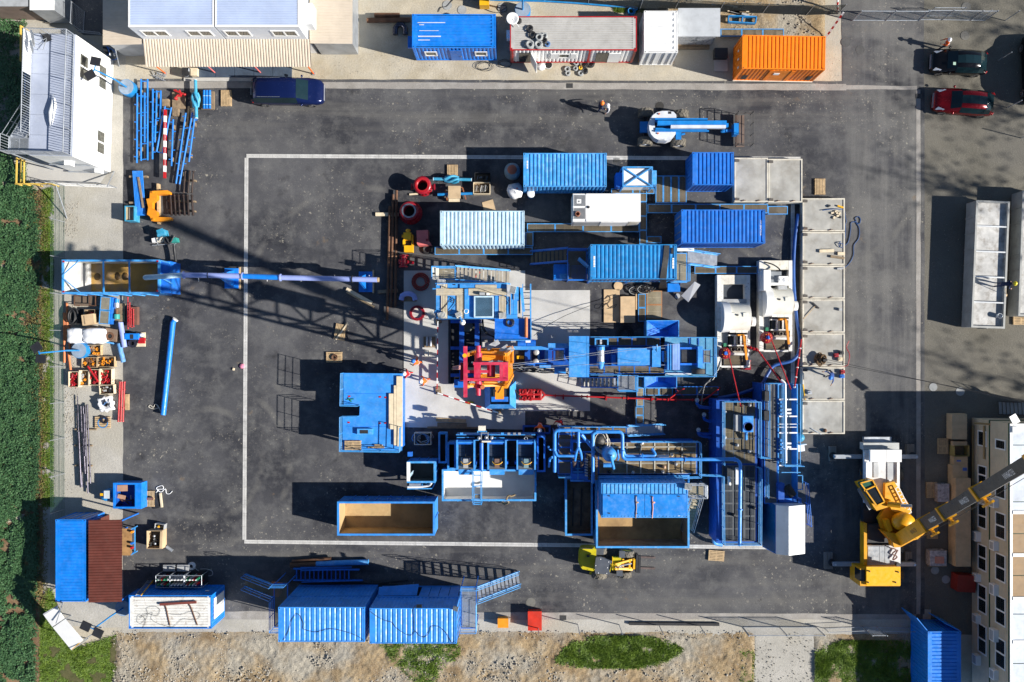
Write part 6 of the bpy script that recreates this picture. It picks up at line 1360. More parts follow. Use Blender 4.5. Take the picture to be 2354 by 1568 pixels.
for k in range(12):
 rr=random.Random(k);pts=[(1330,560+rr.uniform(-30,120)),(1500,640+rr.uniform(-60,90)),(1700,660+rr.uniform(-60,80)),(1900,690+rr.uniform(-40,60)),(2100,715+rr.uniform(-30,40)),(2354,730+rr.uniform(-20,30))]
 if k==0:hb=tH("hose_bundle","thick bundle of black and grey hoses right of the red crown","hoses")
 mb=MB();mb.tube(cV([W(x,y,2.6-.2*i+rr.uniform(0,.3))for i,(x,y)in enumerate(pts)],5),.04,6);mb.build("hose",CABLE if k%3 else CABLE_G,hb)
for k,(pts,z)in enumerate((([(1255,850),(1300,790),(1380,690),(1480,620)],3.2),([(1340,845),(1350,960),(1380,1060),(1450,1160),(1500,1210)],1.0))):cable(("black hose looping down beside the red crown","black hose running into the red manifold")[k],[W(x,y,z)for x,y in pts],.06,CABLE,"hose","hose")
full()
for k,(a,b,za,zb2)in enumerate((((1170,842),(1560,790),16.,3.2),((1175,846),(1480,832),14.,2.6),((1170,838),(1450,800),12.,3.4))):
 mb=MB();mb.tube([W(*a,za),W(*b,zb2)],.012,4);sO("wire_rope",mb,GALV,("upper thin wire from the red crown to the engine hood","lower thin wire from the red crown towards the trailer side","middle thin wire from the red crown over the canopy panel")[k],"wire")
 # ---- red manifold and line
zone(1760,1330,4.598);t=tH("choke_manifold","red valve manifold skid at the left end of the red pipe line","manifold")
for y in(1060,1140,1225):mb=MB();mb.tube([W(1455,y,.75),W(1860,y,.75)],.1,10);mb.build("manifold_pipe",RED,t)
for x in(1470,1600,1720,1850):mb=MB();mb.tube([W(x,1045,.75),W(x,1245,.75)],.09,10);mb.build("cross_pipe",RED,t)
for x,y in((1555,1095),(1660,1085),(1665,1215),(1830,1090),(1550,1215)):mb=MB();c=W(x,y,.9);mb.cyl((c.x,c.y,.6),.13,.35,12);mb.torus((c.x,c.y,1.05),.16,.025,14,5);mb.build("valve",RED,t)
fb(t,"skid",M("dark_red_steel",(.2,.012,.012),.5),1450,1042,1865,1252,.05,.5)
for s in(1060,1225):mb=MB();mb.tube([W(1855,s,.75),W(1925,1150,.75)],.08,10);mb.build("yoke_pipe",RED,t)
zone(2240,1320,3.678);t=tH("red_pipe_line","long red flanged high pressure line running from the manifold to the pumps","pipe line")
L=[(-225,957),(-70,966),(50,970),(320,978),(400,982),(680,990),(930,1000),(1000,1003),(1350,1016),(1420,1018),(1590,1024),(1710,1027),(1950,1030),(2110,1030)]
for p,q in zip(L,L[1:]):
 mb=MB();mb.tube([W(*p,.75),W(*q,.75)],.065,10);o=mb.build("pipe",RED,t);d=(W(*q,.75)-W(*p,.75));mb=MB();flange(mb,W(*q,.75),d,.12,.09);mb.build("union",RED,o)
for x in(50,680,1350,1710):mb=MB();c=W(x,990+x*.02,.75);mb.obox((c.x,c.y,.0),.12,.35,.68);mb.build("stand",CRIM,t)
for a,b in(((1590,1024),(1760,900)),((1760,900),(1830,860)),((2110,1030),(2200,975)),((2200,975),(2354,850))):mb=MB();mb.tube([W(*a,.75),W(*b,.75)],.06,10);mb.build("branch_pipe",RED,t)
mb=MB();mb.bar(W(1670,830,1.0),W(1820,985,.8),.04,.04);mb.build("tie_rod",CRIM,t)
# ---- side stair, platforms, hoppers and covered gratings south of the trailer
t=tH("trailer_stair","blue stair with pale foot plates leading up to the trailer side","stairs");a=W(840,770,1.7);b=W(300,765,.15);stairs(t,a,b,px(140),9,BLUE,GALV);R=rect(845,665,1115,895,1.7);gR(t,*R,1.7,GALV,'y',.08,"landing",BLUE_S,.06);rL(t,[(R[0],R[1],1.7),(R[2],R[1],1.7),(R[2],R[3],1.7)],BLUE_S)
for x in(R[0]+.06,R[2]-.06):mb=MB();mb.tube([(x,R[1]+.06,0),(x,R[1]+.06,1.62)],.04,6);mb.build("leg",BLUE,t)
for k in range(4):fb(t,"foot_plate",M("plate_pale",(.52,.51,.47),.5,dirt=.3),280+37*k,705,312+37*k,820,.06,.16)
def hopper(label,x0,y0,x1,y1,z,apex):
 t=tH("hopper_tank",label,"tank");a=rect(x0,y0,x1,y1,z);ax,ay=W(*apex,z-.8)[:2];mb=MB();o=[(a[0],a[1]),(a[2],a[1]),(a[2],a[3]),(a[0],a[3])]
 mb.add([(x,y,z)for x,y in o]+[(ax+dx,ay+dy,z-.75)for dx,dy in((-.35,-.2),(.35,-.2),(.35,.2),(-.35,.2))],[(q,(q+1)%4,4+(q+1)%4,4+q)for q in range(4)]+[(4,5,6,7)]);mb.build("funnel",RIGB,t)
 mb=MB();e=.06;mb.b6(a[0]-e,a[1]-e,.05,a[2]+e,a[1],z+.03);mb.b6(a[0]-e,a[3],.05,a[2]+e,a[3]+e,z+.03);mb.b6(a[0]-e,a[1],.05,a[0],a[3],z+.03);mb.b6(a[2],a[1],.05,a[2]+e,a[3],z+.03);mb.build("shell",RIGL,t)
hopper("blue funnel tank above the trailer engine",1285,-130,1740,98,1.4,(1520,40));hopper("blue funnel tank below the trailer shroud",1250,690,1710,845,1.3,(1480,720))
wW("upright film covered grating crossing the red line",1125,715,1236,1125,.45,3,BLUE_S,GRATE_T,along='y');wW("lower film covered grating continuing below the red line",1115,1130,1230,1385,.45,2,BLUE_S,GRATE,along='y');wW("dark grating between funnel tank and red line",1248,852,1660,965,.45,2,BLUE_S,GRATE);wW("shaded grating right of the funnel tank",1700,830,2330,960,.4,2,BLUE,GRATE)
# shakers, mud tanks, piping
def bars(par,name,mat,segs,z,w_=.06,h_=.06):
 for a,b in segs:mb=MB();mb.bar(W(*a,z),W(*b,z),w_,h_);mb.build(name,mat,par)
def deck(par,x0,y0,x1,y1,z,nx,ny,mat,frame,along='x',pitch=.085):
 R=rect(x0,y0,x1,y1,z)
 for i in range(nx):
  for j in range(ny):gR(par,R[0]+(R[2]-R[0])*i/nx,R[1]+(R[3]-R[1])*j/ny,R[0]+(R[2]-R[0])*(i+1)/nx-.008,R[1]+(R[3]-R[1])*(j+1)/ny-.008,z,mat,along,pitch,"deck_grating",frame,.05)
 return R
zone(1610,1700,3.678)
WHITE_T=M("tray_white",(.74,.74,.72),.5,var=.06,dirt=.25,dcol=(.4,.33,.24),ds=1.2)
tr,R=oT("wide white lined tray tank below the three shakers",583,660,1965,1118,.1,1.75,BLUE_S,WHITE_T,None,"tray_tank","tank",.08,True,1.1)
for k,(x0,x1)in enumerate(((790,1068),(1248,1532),(1678,1962))):
 t=tH("shale_shaker",("left shaker with a sunlit motor above the white tray","middle shaker with a rusty motor above the white tray","right shaker standing wholly in shade")[k],"shaker","three shale shakers");z=2.9
 for q in((x0,225,x0+22,660),(x1-24,225,x1,660)):fb(t,"side_plate",RIGL,*q,1.4,z)
 fb(t,"back_plate",RIGB,x0+24,232,x1-26,285,1.6,z-.1);fb(t,"top_bar",RIGL,x0+30,248,x1-36,262,z-.1,z)
 for i in range(2):
  for j in range(3):
   a=rect(x0+26,290,x1-28,470,2.3);mb=MB();w_=(a[2]-a[0])/2;h_=(a[3]-a[1])/3;mb.b6(a[0]+i*w_+.01,a[1]+j*h_+.01,2.24,a[0]+(i+1)*w_-.01,a[1]+(j+1)*h_-.01,2.3);mb.build("screen",M("screen_dark",(.03,.04,.06),.5,.3,dirt=.2),t)
 fb(t,"motor_deck",M("shaker_deck",(.10,.12,.14),.5,.3,dirt=.4),x0+26,475,x1-28,655,2.1,2.2)
 xm=(x0+x1)/2;fb(t,"motor",(GREY,M("rust_motor",(.16,.10,.08),.7,rust=.4),M("motor_teal",(.16,.25,.28),.5))[k],xm-35,500,xm+35,635,2.2,2.75);mb=MB();mb.tube([W(xm-60,540,2.5),W(xm+60,540,2.5)],.14,12);mb.build("vibrator",GALV if k<1 else MATS["motor_teal"]if k==2 else MATS["rust_motor"],t)
 for s in(xm-66,xm+50):fb(t,"weight_cover",GALV,s,490,s+18,600,2.2,2.6)
 mb=MB();mb.tube(cV([W(xm-70,540,2.7),W(xm-30,580,2.85),W(xm+40,575,2.85),W(xm+85,540,2.75)]),.03,6);mb.build("yellow_cable",YEL,t)
 for s in(x0-18,x1+10):fb(t,"spring_mount",RIGB,s-10,540,s+14,580,1.5,2.5)
 mb=MB();a,b=W(x0+30,652,2.0),W(x1-30,652,2.0);mb.add([(a.x,a.y,2.0),(b.x,b.y,2.0),(b.x,b.y-.45,1.75),(a.x,a.y-.45,1.75),(a.x,a.y,1.95),(b.x,b.y,1.95),(b.x,b.y-.45,1.7),(a.x,a.y-.45,1.7)],[(3,2,1,0),(4,5,6,7),(2,3,7,6),(0,4,7,3),(1,2,6,5)]);mb.build("chute",RIGL,t)
 for x in(x0+10,x1-10):
  for y in(250,640):mb=MB();c=W(x,y,1.4);mb.b6(c.x-.05,c.y-.05,.05,c.x+.05,c.y+.05,1.4);mb.build("leg",BLUE_D,t)
t=tH("flow_trough","blue distribution trough across the back of the shakers","trough");a=rect(788,140,1955,232,2.5);mb=MB();mb.b6(a[0],a[1],1.2,a[2],a[1]+.06,2.5);mb.b6(a[0],a[3]-.06,1.2,a[2],a[3],2.5);mb.build("side_plate",RIGL,t);mb=MB();mb.b6(a[0],a[1]+.06,1.2,a[2],a[3]-.06,1.9);mb.build("bottom",DARK,t)
for x in(848,1450,1545,1628,1700):fb(t,"hinge_box",GALV if x>1500 and x<1750 else RIGL,x,115,x+40,148,2.4,2.6)
bars(t,"gate_rod",RIGL,[((800,185),(1060,185)),((1300,190),(1500,190))],2.45);mb=MB();mb.torus(W(1815,200,2.6),.11,.025,14,5);mb.build("hand_wheel",GALV,t)
for x in(800,1390,1940):mb=MB();c=W(x,190,1.2);mb.b6(c.x-.06,c.y-.06,.05,c.x+.06,c.y+.06,1.2);mb.build("leg",BLUE_D,t)
mb=MB();mb.tube([W(1162,265,3.0),W(1162,660,2.9)],.14,14);sO("flow_pipe",mb,RIGB,"upright blue pipe between the left and middle shakers","pipe")
t=tH("light_stand","white lamp and valve gear perched behind the left shaker","lamp gear");
for q in((1115,15,1220,85,2.9,3.3),(1100,90,1240,118,2.5,2.8),(1168,235,1300,258,2.9,3.1)):fb(t,"housing",IVORY if q[1]!=90 else BLUE_S,*q[:4],q[4],q[5])
for x,y in((1122,200),(1228,190),(1310,195)):mb=MB();c=W(x,y,3.1);mb.lathe((c.x,c.y,2.5),[(.12,0),(.12,.5),(.05,.56),(0,.56)],12);mb.build("valve",GALV,t)
bars(t,"frame_bar",GALV,[((1160,110),(1160,260)),((1260,110),(1260,240)),((1160,120),(1260,120))],2.9);bars(t,"red_handle",CRIM,[((1125,340),(1150,265))],2.8,.04,.04)
t=tH("tray_ladder","blue ladder frame bridging the white tray","ladder");bars(t,"rail",BLUE_S,[((1025,660),(1030,1150)),((1048,690),(1052,1180)),((1150,690),(1155,1180)),((1172,680),(1165,1110))],2.3,.05,.06);bars(t,"rung",BLUE_S,[((1048,740),(1150,740)),((1030,905),(1168,895)),((1050,1100),(1155,1100)),((1050,1140),(1160,1140)),((1052,1168),(1165,1168))],2.28,.07,.05)
a=rect(1055,1020,1145,1085,2.2);gR(t,*a,2.2,GRATE,'x',.07,"step",BLUE_S,.03)
for x in(1035,1160):
 for y in(680,1170):mb=MB();c=W(x,y,2.2);mb.tube([(c.x,c.y,.0 if y>700 else 1.76),(c.x,c.y,2.25)],.035,6);mb.build("leg",BLUE_S,t)
mb=MB();mb.tube(cV([W(1660,1025,1.85),W(1600,1050,1.9),W(1560,1040,1.9),W(1530,1090,1.8),W(1560,1140,1.0),W(1500,1165,.3),W(1465,1130,.1)]),.07,7);sO("rag_sling",mb,M("sling_brown",(.24,.18,.10),.9),"brown sling hung over the rim of the white tray","sling")
oT("slim blue drip tray left of the left shaker",530,115,655,560,.1,1.0,BLUE_S,DARK,None,"drip_tray","tray",.05,False);oT("narrow blue tank with a round hole beside the left shaker",662,262,785,655,.1,2.0,RIGL,DARK,None,"side_tank","tank",.06,False);oT("narrow shaded blue tank right of the right shaker",1980,165,2100,690,.1,2.0,RIGB,DARK,None,"side_tank","tank",.06,False);oT("shaded blue drain channel above the trough",1770,10,2175,130,.05,.5,BLUE_D,DARK,None,"drip_tray","tray",.05,False)
b,R=oT("square blue bin with a pale rim and pipes on its lower side",68,540,482,850,.15,2.2,BLUE_S,M("bin_grey",(.10,.14,.17),.7,dirt=.3),None,"cuttings_bin","bin",.1,True,.6);fb(b,"white_plate",WHITE,62,548,110,830,2.2,2.26);fb(b,"corner_box",RIGB,75,400,140,465,1.5,1.9)
mb=MB();mb.tube(rP([W(75,915,1.5),W(270,912,1.5),W(400,890,1.6),W(425,850,1.9)],.3),.09,10);mb.build("pump_pipe",WHITE,b);mb=MB();mb.tube([W(100,875,1.4),W(270,880,1.4)],.13,10);mb.build("pump_motor",GALV,b);bars(b,"pump_frame",BLUE_S,[((70,940),(440,935)),((290,845),(290,930)),((480,850),(440,930))],1.2,.08,.1)
for i in range(5):mb=MB();mb.bar(W(85+15*i,815-22*i,2.1),W(110+12*i,720-12*i,2.1),.04,.04);mb.build("rack_bar",BLUE_L,b)
t=tH("hose_box","pale rimmed crate heaped with hoses and shackles","crate");R=rect(170,115,420,295,.75);
for q in((R[0],R[1],R[2],R[1]+.05),(R[0],R[3]-.05,R[2],R[3]),(R[0],R[1]+.05,R[0]+.05,R[3]-.05),(R[2]-.05,R[1]+.05,R[2],R[3]-.05)):mb=MB();mb.b6(q[0],q[1],.02,q[2],q[3],.75);mb.build("side_board",PLANK,t)
mb=MB();mb.b6(R[0]+.05,R[1]+.05,.02,R[2]-.05,R[3]-.05,.3);mb.build("bottom",DARK,t)
for i in range(7):mb=MB();mb.tube(wander(((R[0]+R[2])/2+random.uniform(-.2,.2),(R[1]+R[3])/2+random.uniform(-.1,.1)),.32+.02*i,40,1.6,.5+.02*i,i,1.2,.9),.03,6);mb.build("hose",(CABLE_G,CABLE,M("steel_blue",(.1,.25,.5),.5),GALV)[i%4],t)
# ---- low tray, open tank and the hatch container above it
zone(2180,1680,3.678)
t17,R17=cN("blue container on top of the open tank with two flat hatch panels",830,930,2100,1440,2.65,5.2,RIGL,None,frame=RIGL)
a=rect(850,935,2085,1085,5.21);mb=MB();mb.corr((a[0],a[1],5.235),(a[2]-a[0],0,0),(0,a[3]-a[1]-.05,0),(0,0,1),.28,.04,.5);mb.build("ribbed_roof",BLUE_S,t17)
for q in((850,1092,1464,1408),(1470,1096,2078,1408)):fb(t17,"hatch",M("hatch_blue",(.010,.21,.66),.4,var=.15,vs=.9,dirt=.1,chalk=.22),*q,5.2,5.27)
for x,y in((945,1120),(1345,1120),(1570,1125),(1970,1125),(945,1375),(1350,1378)):fb(t17,"hatch_eye",DARK,x-14,y-5,x+14,y+6,5.27,5.33)
mb=MB();c=W(1975,1390,5.3);mb.ring((c.x,c.y,5.2),.05,.13,.06,14);mb.build("white_cap",WHITE,t17)
for k in range(24):mb=MB();x=880+51*k;c=W(x,1420,5.22);mb.obox((c.x,c.y,5.19),.06,.05,.03);mb.build("hinge",BLUE_S,t17)
for k,(x,mm)in enumerate(((1338,M("strap_tan",(.45,.3,.2),.8)),(1580,M("strap_pink",(.75,.36,.25),.8)))):
 mb=MB();mb.tube(cV([W(x+4,1130,5.32),W(x+2,1190,5.32),W(x+8,1300,5.31),W(x,1400,5.31),W(x-2,1445,5.15)]),.03,6);mb.ball(W(x+18,1215,5.33),.11,.07,.04,10,6);sO("lifting_strap",mb,mm,("tan lifting strap on the left hatch of the stacked container","pinkish lifting strap on the right hatch of the stacked container")[k],"strap")
tile(2,3);tk,Rk=oT("long rusty floored open tank under the hatch container",775,-330,1630,335,.1,2.55,BLUE_S,MUD,None,"open_tank","tank",.09,True,1.0,floor=M("tank_floor_rust",(.40,.26,.12),.85,var=.3,vs=.7,dirt=.6,dcol=(.14,.08,.04),ds=.9))
zone(2180,1680,3.678);nt,Rn=oT("narrow tank with muddy floor left of the hatch container",300,850,700,1700,.1,1.5,BLUE_S,M("muddy_lining",(.16,.12,.08),.85,var=.4,dirt=.5),None,"mud_tray","tank",.08,True,1.2,floor=M("muddy_planks",(.15,.12,.09),.85,var=.5,vs=1.6,dirt=.5,dcol=(.05,.04,.03)))
for x in(420,540):mb=MB();a,b=W(x,1010,.3),W(x-15,1560,.3);mb.bar(a,b,.1,.1);mb.build("floor_rib",DARK,nt)
t=tH("galvanised_stair","grey galvanised stair tower right of the hatch container","stairs");R=rect(2100,930,2345,1120,2.6);gR(t,*R,2.6,GRATE_T,'x',.07,"landing",GALV,.05);rL(t,[(R[0],R[1],2.6),(R[2],R[1],2.6),(R[2],R[3],2.6),(R[0],R[3],2.6)],GALV,1.0);stairs(t,((R[0]+R[2])/2-.1,R[1],2.6),((R[0]+R[2])/2-.25,R[1]-3.0,.1),.85,11,GALV,GRATE_T)
for x in(R[0]+.05,R[2]-.05):mb=MB();mb.tube([(x,R[3]-.05,0),(x,R[3]-.05,2.55)],.04,6);mb.build("leg",GALV,t)
t=tH("flood_lamp","white flood lamp on the upper right corner of the hatch container","floodlight");lampbox(2100,975,95,85,-8,5.3,t)
# ---- horizontal mud tank with brown gratings, walkway, railings
t=tH("mud_tank","long blue mud tank with brown grating top and double railings","tank");zt=2.6;R=rect(188,330,2245,800,zt);mb=MB();mb.b6(R[0],R[1],.1,R[2],R[3],zt-.12);mb.build("tank_shell",RIGB,t)
GRB=M("grating_brown",(.30,.215,.105),.6,.2,var=.25,vs=1.2,dirt=.4)
deck(t,800,330,2225,790,zt,7,3,GRB,M("grate_frame_grey",(.36,.34,.28),.5,.3,dirt=.3),'y',.09);deck(t,195,205,790,800,zt,3,3,GRATE,RIGB,'x');deck(t,195,95,1200,200,zt,5,1,GRB,BLUE,'x')
a=W(1205,150,zt);b=W(1740,125,.1);stairs(t,a,b,px(140,1.5),13,BLUE_S,GALV)
for pts in(((195,80),(1205,92)),((1240,305),(2235,305),(2255,330),(2255,820),(1990,830)),((190,815),(370,815)),((780,815),(1990,815))):prail(t,pts,zt,mat=BLUE_S)
fb(t,"side_bin",RIGB,375,300,700,480,zt,zt+.4);fb(t,"bin_inside",DARK,415,335,690,460,zt+.4,zt+.41);fb(t,"white_cover",WHITE,1655,516,1825,554,zt+.3,zt+.5);fb(t,"white_cover",WHITE,1590,592,1822,604,zt+.3,zt+.4)
for x,y,mm in((1860,510,IVORY),(1920,645,GREY),(1750,690,M("hose_tan",(.55,.35,.22),.7)),(2160,770,DARK),(945,760,DARK),(1295,770,GREY),(1730,760,GREY),(1425,335,WHITE),(2000,470,DARK)):mb=MB();c=W(x,y,zt);mb.lathe((c.x,c.y,zt),[(.12,0),(.12,.22),(.07,.3),(0,.3)],10);mb.build("agitator",mm,t)
bars(t,"beam",M("beam_pale",(.42,.40,.34),.5),[((800,400),(2225,395)),((1205,330),(1205,790)),((1405,330),(1405,790)),((1610,330),(1610,790)),((1815,330),(1815,790)),((2015,330),(2015,790))],zt+.03,.07,.05)
t=tH("degasser","upright blue vessel with domed top and dark motor among the pipes","vessel");c=W(962,525,4.7);mb=MB();mb.lathe((c.x,c.y,zt),[(.5,0),(.5,1.6),(.47,1.85),(.36,2.03),(.18,2.13),(0,2.16)],24);mb.build("shell",RIGL,t)
mb=MB();mb.tube([W(968,520,4.9),W(985,600,4.7),W(1012,715,4.2)],.1,12);mb.build("outlet_pipe",RIGL,t);mb=MB();cc=W(920,670,3.2);mb.tube([(cc.x-.3,cc.y,3.1),(cc.x+.3,cc.y,3.1)],.16,12);mb.build("side_nozzle",RIGL,t);mb=MB();mb.tube([W(1070,440,4.2),W(1085,560,4.0),W(1070,590,3.8)],.06,8);mb.build("sight_pipe",RIGL,t)
c=W(815,310,3.6);mb=MB();mb.lathe((c.x,c.y,zt),[(.42,0),(.42,.7),(.3,.95),(0,1.0)],18);mb.build("motor",M("motor_dark",(.07,.065,.06),.5,.3,var=.4,vs=5,dirt=.5,dcol=(.3,.27,.22)),t)
for k in range(3):mb=MB();mb.tube(wander((c.x+.05,c.y-.05),.5+.03*k,26,1.1,3.3+.2*k,k,.9,1.1),.022,5);mb.build("cable",IVORY,t)
t=tH("desilter","blue tray with rows of dark cones beside the upright pipe","desilter");z=3.0;fb(t,"tray",RIGB,375,600,690,910,zt-.4,zt);fb(t,"tray_rim",RIGL,375,885,575,905,zt,zt+.1);bars(t,"tray_bar",BLUE_S,[((485,620),(485,885)),((415,765),(560,765)),((450,718),(520,715))],zt+.05)
for k in range(9):
 for x,mm,dx in((655,BLACK,-1),(752,M("cone_brown",(.15,.09,.06),.6),1)):mb=MB();y=560+38*k;mb.tube([W(x+8*dx,y,3.2),W(x-22*dx,y+16,2.75)],.1,8,True,.04);mb.build("cone",mm,t)
for k in range(7):mb=MB();mb.bar(W(585,570+40*k,2.8),W(630,585+40*k,2.9),.1,.03);mb.build("cone_bracket",M("bracket_pale",(.42,.46,.5),.4,.4),t)
for x in(435,545):mb=MB();mb.tube([W(x,605,3.3),W(x-5,650,3.0),W(x-8,690,2.7)],.16,12,True,.08);mb.build("hydrocyclone",M("cyclone_dark",(.10,.07,.06),.5),t)
t=tH("mud_piping","sky blue large bore pipework looping over the mud tanks","pipe work");zp=3.9
def pl(pts,r_=.125,z=None,rad=.35,mm=None):mb=MB();P=[W(p[0],p[1],p[2]if len(p)>2 else(z or zp))for p in pts];mb.tube(rP(P,rad),r_,14);return mb.build("pipe",mm or BLUE_G,t)
pl([(142,765,3.2),(142,150,3.9),(480,150,3.9),(520,175,3.9),(1140,175,3.9),(1140,578,3.6),(2354,578,3.6),(2800,575,3.6)]);pl([(492,160),(492,400)],.11);pl([(492,400,3.9),(462,470,3.7),(440,600,3.3)],.09);pl([(492,400,3.9),(525,470,3.7),(545,600,3.3)],.09);pl([(705,930,3.6),(705,205,4.0),(760,178,4.0)],.12);pl([(535,215,3.8),(690,400,3.4)],.13);pl([(150,460,3.6),(175,530,3.6),(430,530,3.6)],.1);pl([(1150,430,3.6),(1170,530,3.5),(1640,530,3.4),(1570,425,3.2)],.11);pl([(110,550,2.8),(70,570,2.6),(60,690,2.0)],.09);pl([(45,390,2.6),(70,440,2.4),(280,435,2.4)],.08)
for x,y,d in((215,150,(1,0)),(1140,460,(0,1)),(2060,578,(1,0)),(705,470,(0,1)),(492,330,(0,1)),(1435,530,(1,0))):mb=MB();flange(mb,W(x,y,3.8 if x!=2060 else 3.6),(d[0],d[1],0),.19,.06);mb.build("flange",BLUE_G,t)
for x,y in((142,200),(1140,300),(1700,578),(2200,578)):mb=MB();c=W(x,y,3.5);mb.tube([(c.x,c.y,.0 if x<180 else 2.6),(c.x,c.y,3.6)],.06,8);mb.build("pipe_support",RIGB,t)
zone(2780,1500,1.2437);pl([(-20,420,3.6),(208,420,3.6),(226,440,3.6),(222,850,3.4)],.125)
for x,y in((198,420),(224,670)):mb=MB();flange(mb,W(x,y,3.6),(1,0,0)if y<500 else(0,1,0),.19,.06);mb.build("flange",BLUE_G,t)
# ---- upright mud tank with gratings
t=tH("mud_tank","upright blue mud tank with shade-darkened gratings and a funnel box","tank");R=rect(125,125,312,838,zt);mb=MB();mb.b6(R[0]-.25,R[1],.1,R[2],R[3],zt-.12);mb.build("tank_shell",BLUE_D,t)
deck(t,138,132,300,440,zt,3,5,M("grating_olive",(.20,.165,.10),.6,.2,var=.3,dirt=.4),M("grate_frame_shaded",(.12,.13,.14),.5,.3),'y',.09);deck(t,135,450,300,828,zt,3,6,M("grating_shaded",(.06,.07,.08),.6,.2,dirt=.3),M("grate_frame_shaded",(.12,.13,.14),.5,.3),'y',.09)  # lower gratings and all frames darkened, putting the shadow band into their colour
fb(t,"grey_locker",GREY,203,200,230,280,zt,zt+.7);fb(t,"mixing_box",RIGL,239,205,291,285,zt,zt+.9);c=W(266,258,zt+.9);mb=MB();mb.lathe((c.x,c.y,zt+.905),[(.36,0),(.34,.03),(.3,.0),(0,-.0)],20);mb.build("funnel",BLUE_D,t);mb=MB();mb.tube([W(254,285,3.0),W(254,322,2.8)],.1,10);mb.build("stub_pipe",RIGL,t)
fb(t,"white_board",WHITE,203,462,216,545,zt+.4,zt+.6);mb=MB();mb.tube([W(168,505,2.8),W(172,548,2.8)],.11,10);mb.build("white_motor",WHITE,t)
for x,y in((148,185),(146,310),(208,348),(268,380),(285,560),(292,660),(190,695),(270,150)):mb=MB();c=W(x,y,zt);mb.lathe((c.x,c.y,zt),[(.12,0),(.12,.2),(.06,.28),(0,.28)],10);mb.build("agitator",GREY if y<400 else DARK,t)
for pts in(((130,440),(130,130),(308,130),(308,400),(355,405)),((12,490),(128,495),(130,830),(310,830),(312,455),(300,455))):prail(t,pts,zt,mat=BLUE_S)
for y in(160,290):mb=MB();mb.tube(rP([W(20,y,.9),W(60,y+5,.9),W(105,y,.9)],.2),.12,10);mb.build("suction_pipe",BLUE_D,t);bars(t,"hand_lever",BLUE_D,[((65,y-25),(108,y-12)),((65,y+30),(108,y+12))],1.1,.04,.04)
mb=MB();mb.tube(rP([W(92,800,1.2),W(95,838,.5),W(135,845,.4)],.3),.15,12);mb.build("drain_elbow",RIGL,t)
t=tH("open_compartment_tank","far right tank with grey compartments, white cross beams and valves","tank");R=rect(412,45,512,640,2.4);mb=MB();
for q in((R[0],R[1],R[0]+.08,R[3]),(R[2]-.08,R[1],R[2],R[3]),(R[0]+.08,R[1],R[2]-.08,R[1]+.08),(R[0]+.08,R[3]-.08,R[2]-.08,R[3])):mb.b6(q[0],q[1],.1,q[2],q[3],2.4)
mb.build("tank_shell",RIGL,t);mb=MB();mb.b6(R[0]+.08,R[1]+.08,.1,R[2]-.08,R[3]-.08,1.2);mb.build("compartment_floor",M("compartment_grey",(.34,.33,.30),.6,dirt=.3),t)
for y in(122,206,288,368,450):bars(t,"cross_beam",WHITE,[((418,y),(508,y))],2.42,.1,.08)
for y in(245,260):bars(t,"cross_rod",WHITE,[((390,y),(505,y))],2.45,.05,.05)
mb=MB();mb.tube(rP([W(428,25,2.7),W(448,40,2.8),W(452,440,2.8)],.2),.09,10);mb.build("white_pipe",WHITE,t)
for y in(172,190,340,358):mb=MB();mb.tube([W(432,y,2.7),W(478,y,2.7)],.08,10);mb.build("white_valve",WHITE,t)
for y in(130,150,170,190,320,340,360,380,420):fb(t,"blue_valve",RIGL,425,y,442,y+12,2.4,2.75)
a=rect(345,42,410,640,2.5);gR(t,*a,2.5,M("grating_grey",(.17,.17,.165),.5,.3,dirt=.4),'x',.08,"walk_grating",RIGB,.05);mb=MB();mb.b6(a[0]-.2,a[1],.1,a[0]-.01,a[3],2.3);mb.build("side_wall",BLUE_D,t)
prail(t,[(345,40),(412,40)],2.5,mat=BLUE_S);prail(t,[(350,45),(350,405),(305,405)],2.5,mat=BLUE_S);prail(t,[(345,455),(345,600)],2.5,mat=BLUE_S);prail(t,[(425,40),(425,445),(520,445)],2.5,mat=BLUE_S);prail(t,[(512,45),(512,440)],2.4,mat=BLUE_S,h=.5,mid=())
for q in((348,82,382,130),(345,180,380,228)):fb(t,"dark_panel",DARK,*q,2.55,3.3)
fb(t,"pump_box",BLUE_D,415,540,445,620,2.4,3.0);mb=MB();mb.tube([W(455,555,2.9),W(485,600,2.9)],.32,12);mb.build("black_cover",BLACK,t);prail(t,[(540,530),(555,740)],2.0,mat=BLUE);bars(t,"end_frame",BLUE_S,[((430,450),(525,450)),((430,485),(525,485)),((510,500),(535,500)),((535,500),(535,570)),((510,570),(535,570))],2.6)
t=tH("tarp_tank","silver tarpaulin roofed blue tank at the lower end of the mud tanks","tank");z0_=3.0;
xa,xr,xb=W(402,0,3.3).x,W(467,0,3.75).x,W(547,0,3.2).x;xw=W(374,0,2.6).x;ya,yb=W(0,650,3.4).y,W(0,893,3.4).y
mb=MB();mb.add([(xa,ya,3.3),(xr,ya,3.75),(xb,ya,3.2),(xa,yb,3.3),(xr,yb,3.75),(xb,yb,3.2),(xa,ya,.4),(xb,ya,.4),(xa,yb,.4),(xb,yb,.4)],[(0,3,4,1),(1,4,5,2),(6,0,1,2,7),(3,8,9,5,4)]);mb.build("tarpaulin",M("tarp_silver",(.66,.68,.70),.5,var=.1,vs=.7,dirt=.2),t)
mb=MB();mb.b6(xa-.02,yb+.02,.1,xa+.02,ya-.02,3.25);mb.b6(xb-.02,yb+.02,.1,xb+.02,ya-.02,3.15);mb.build("side_wall",RIGB,t);mb=MB();mb.add([(xa,ya,3.28),(xa,yb,3.28),(xa-.35,yb,1.2),(xa-.35,ya,1.2)],[(0,1,2,3),(3,2,1,0)]);mb.build("side_flap",BLUE_C,t)
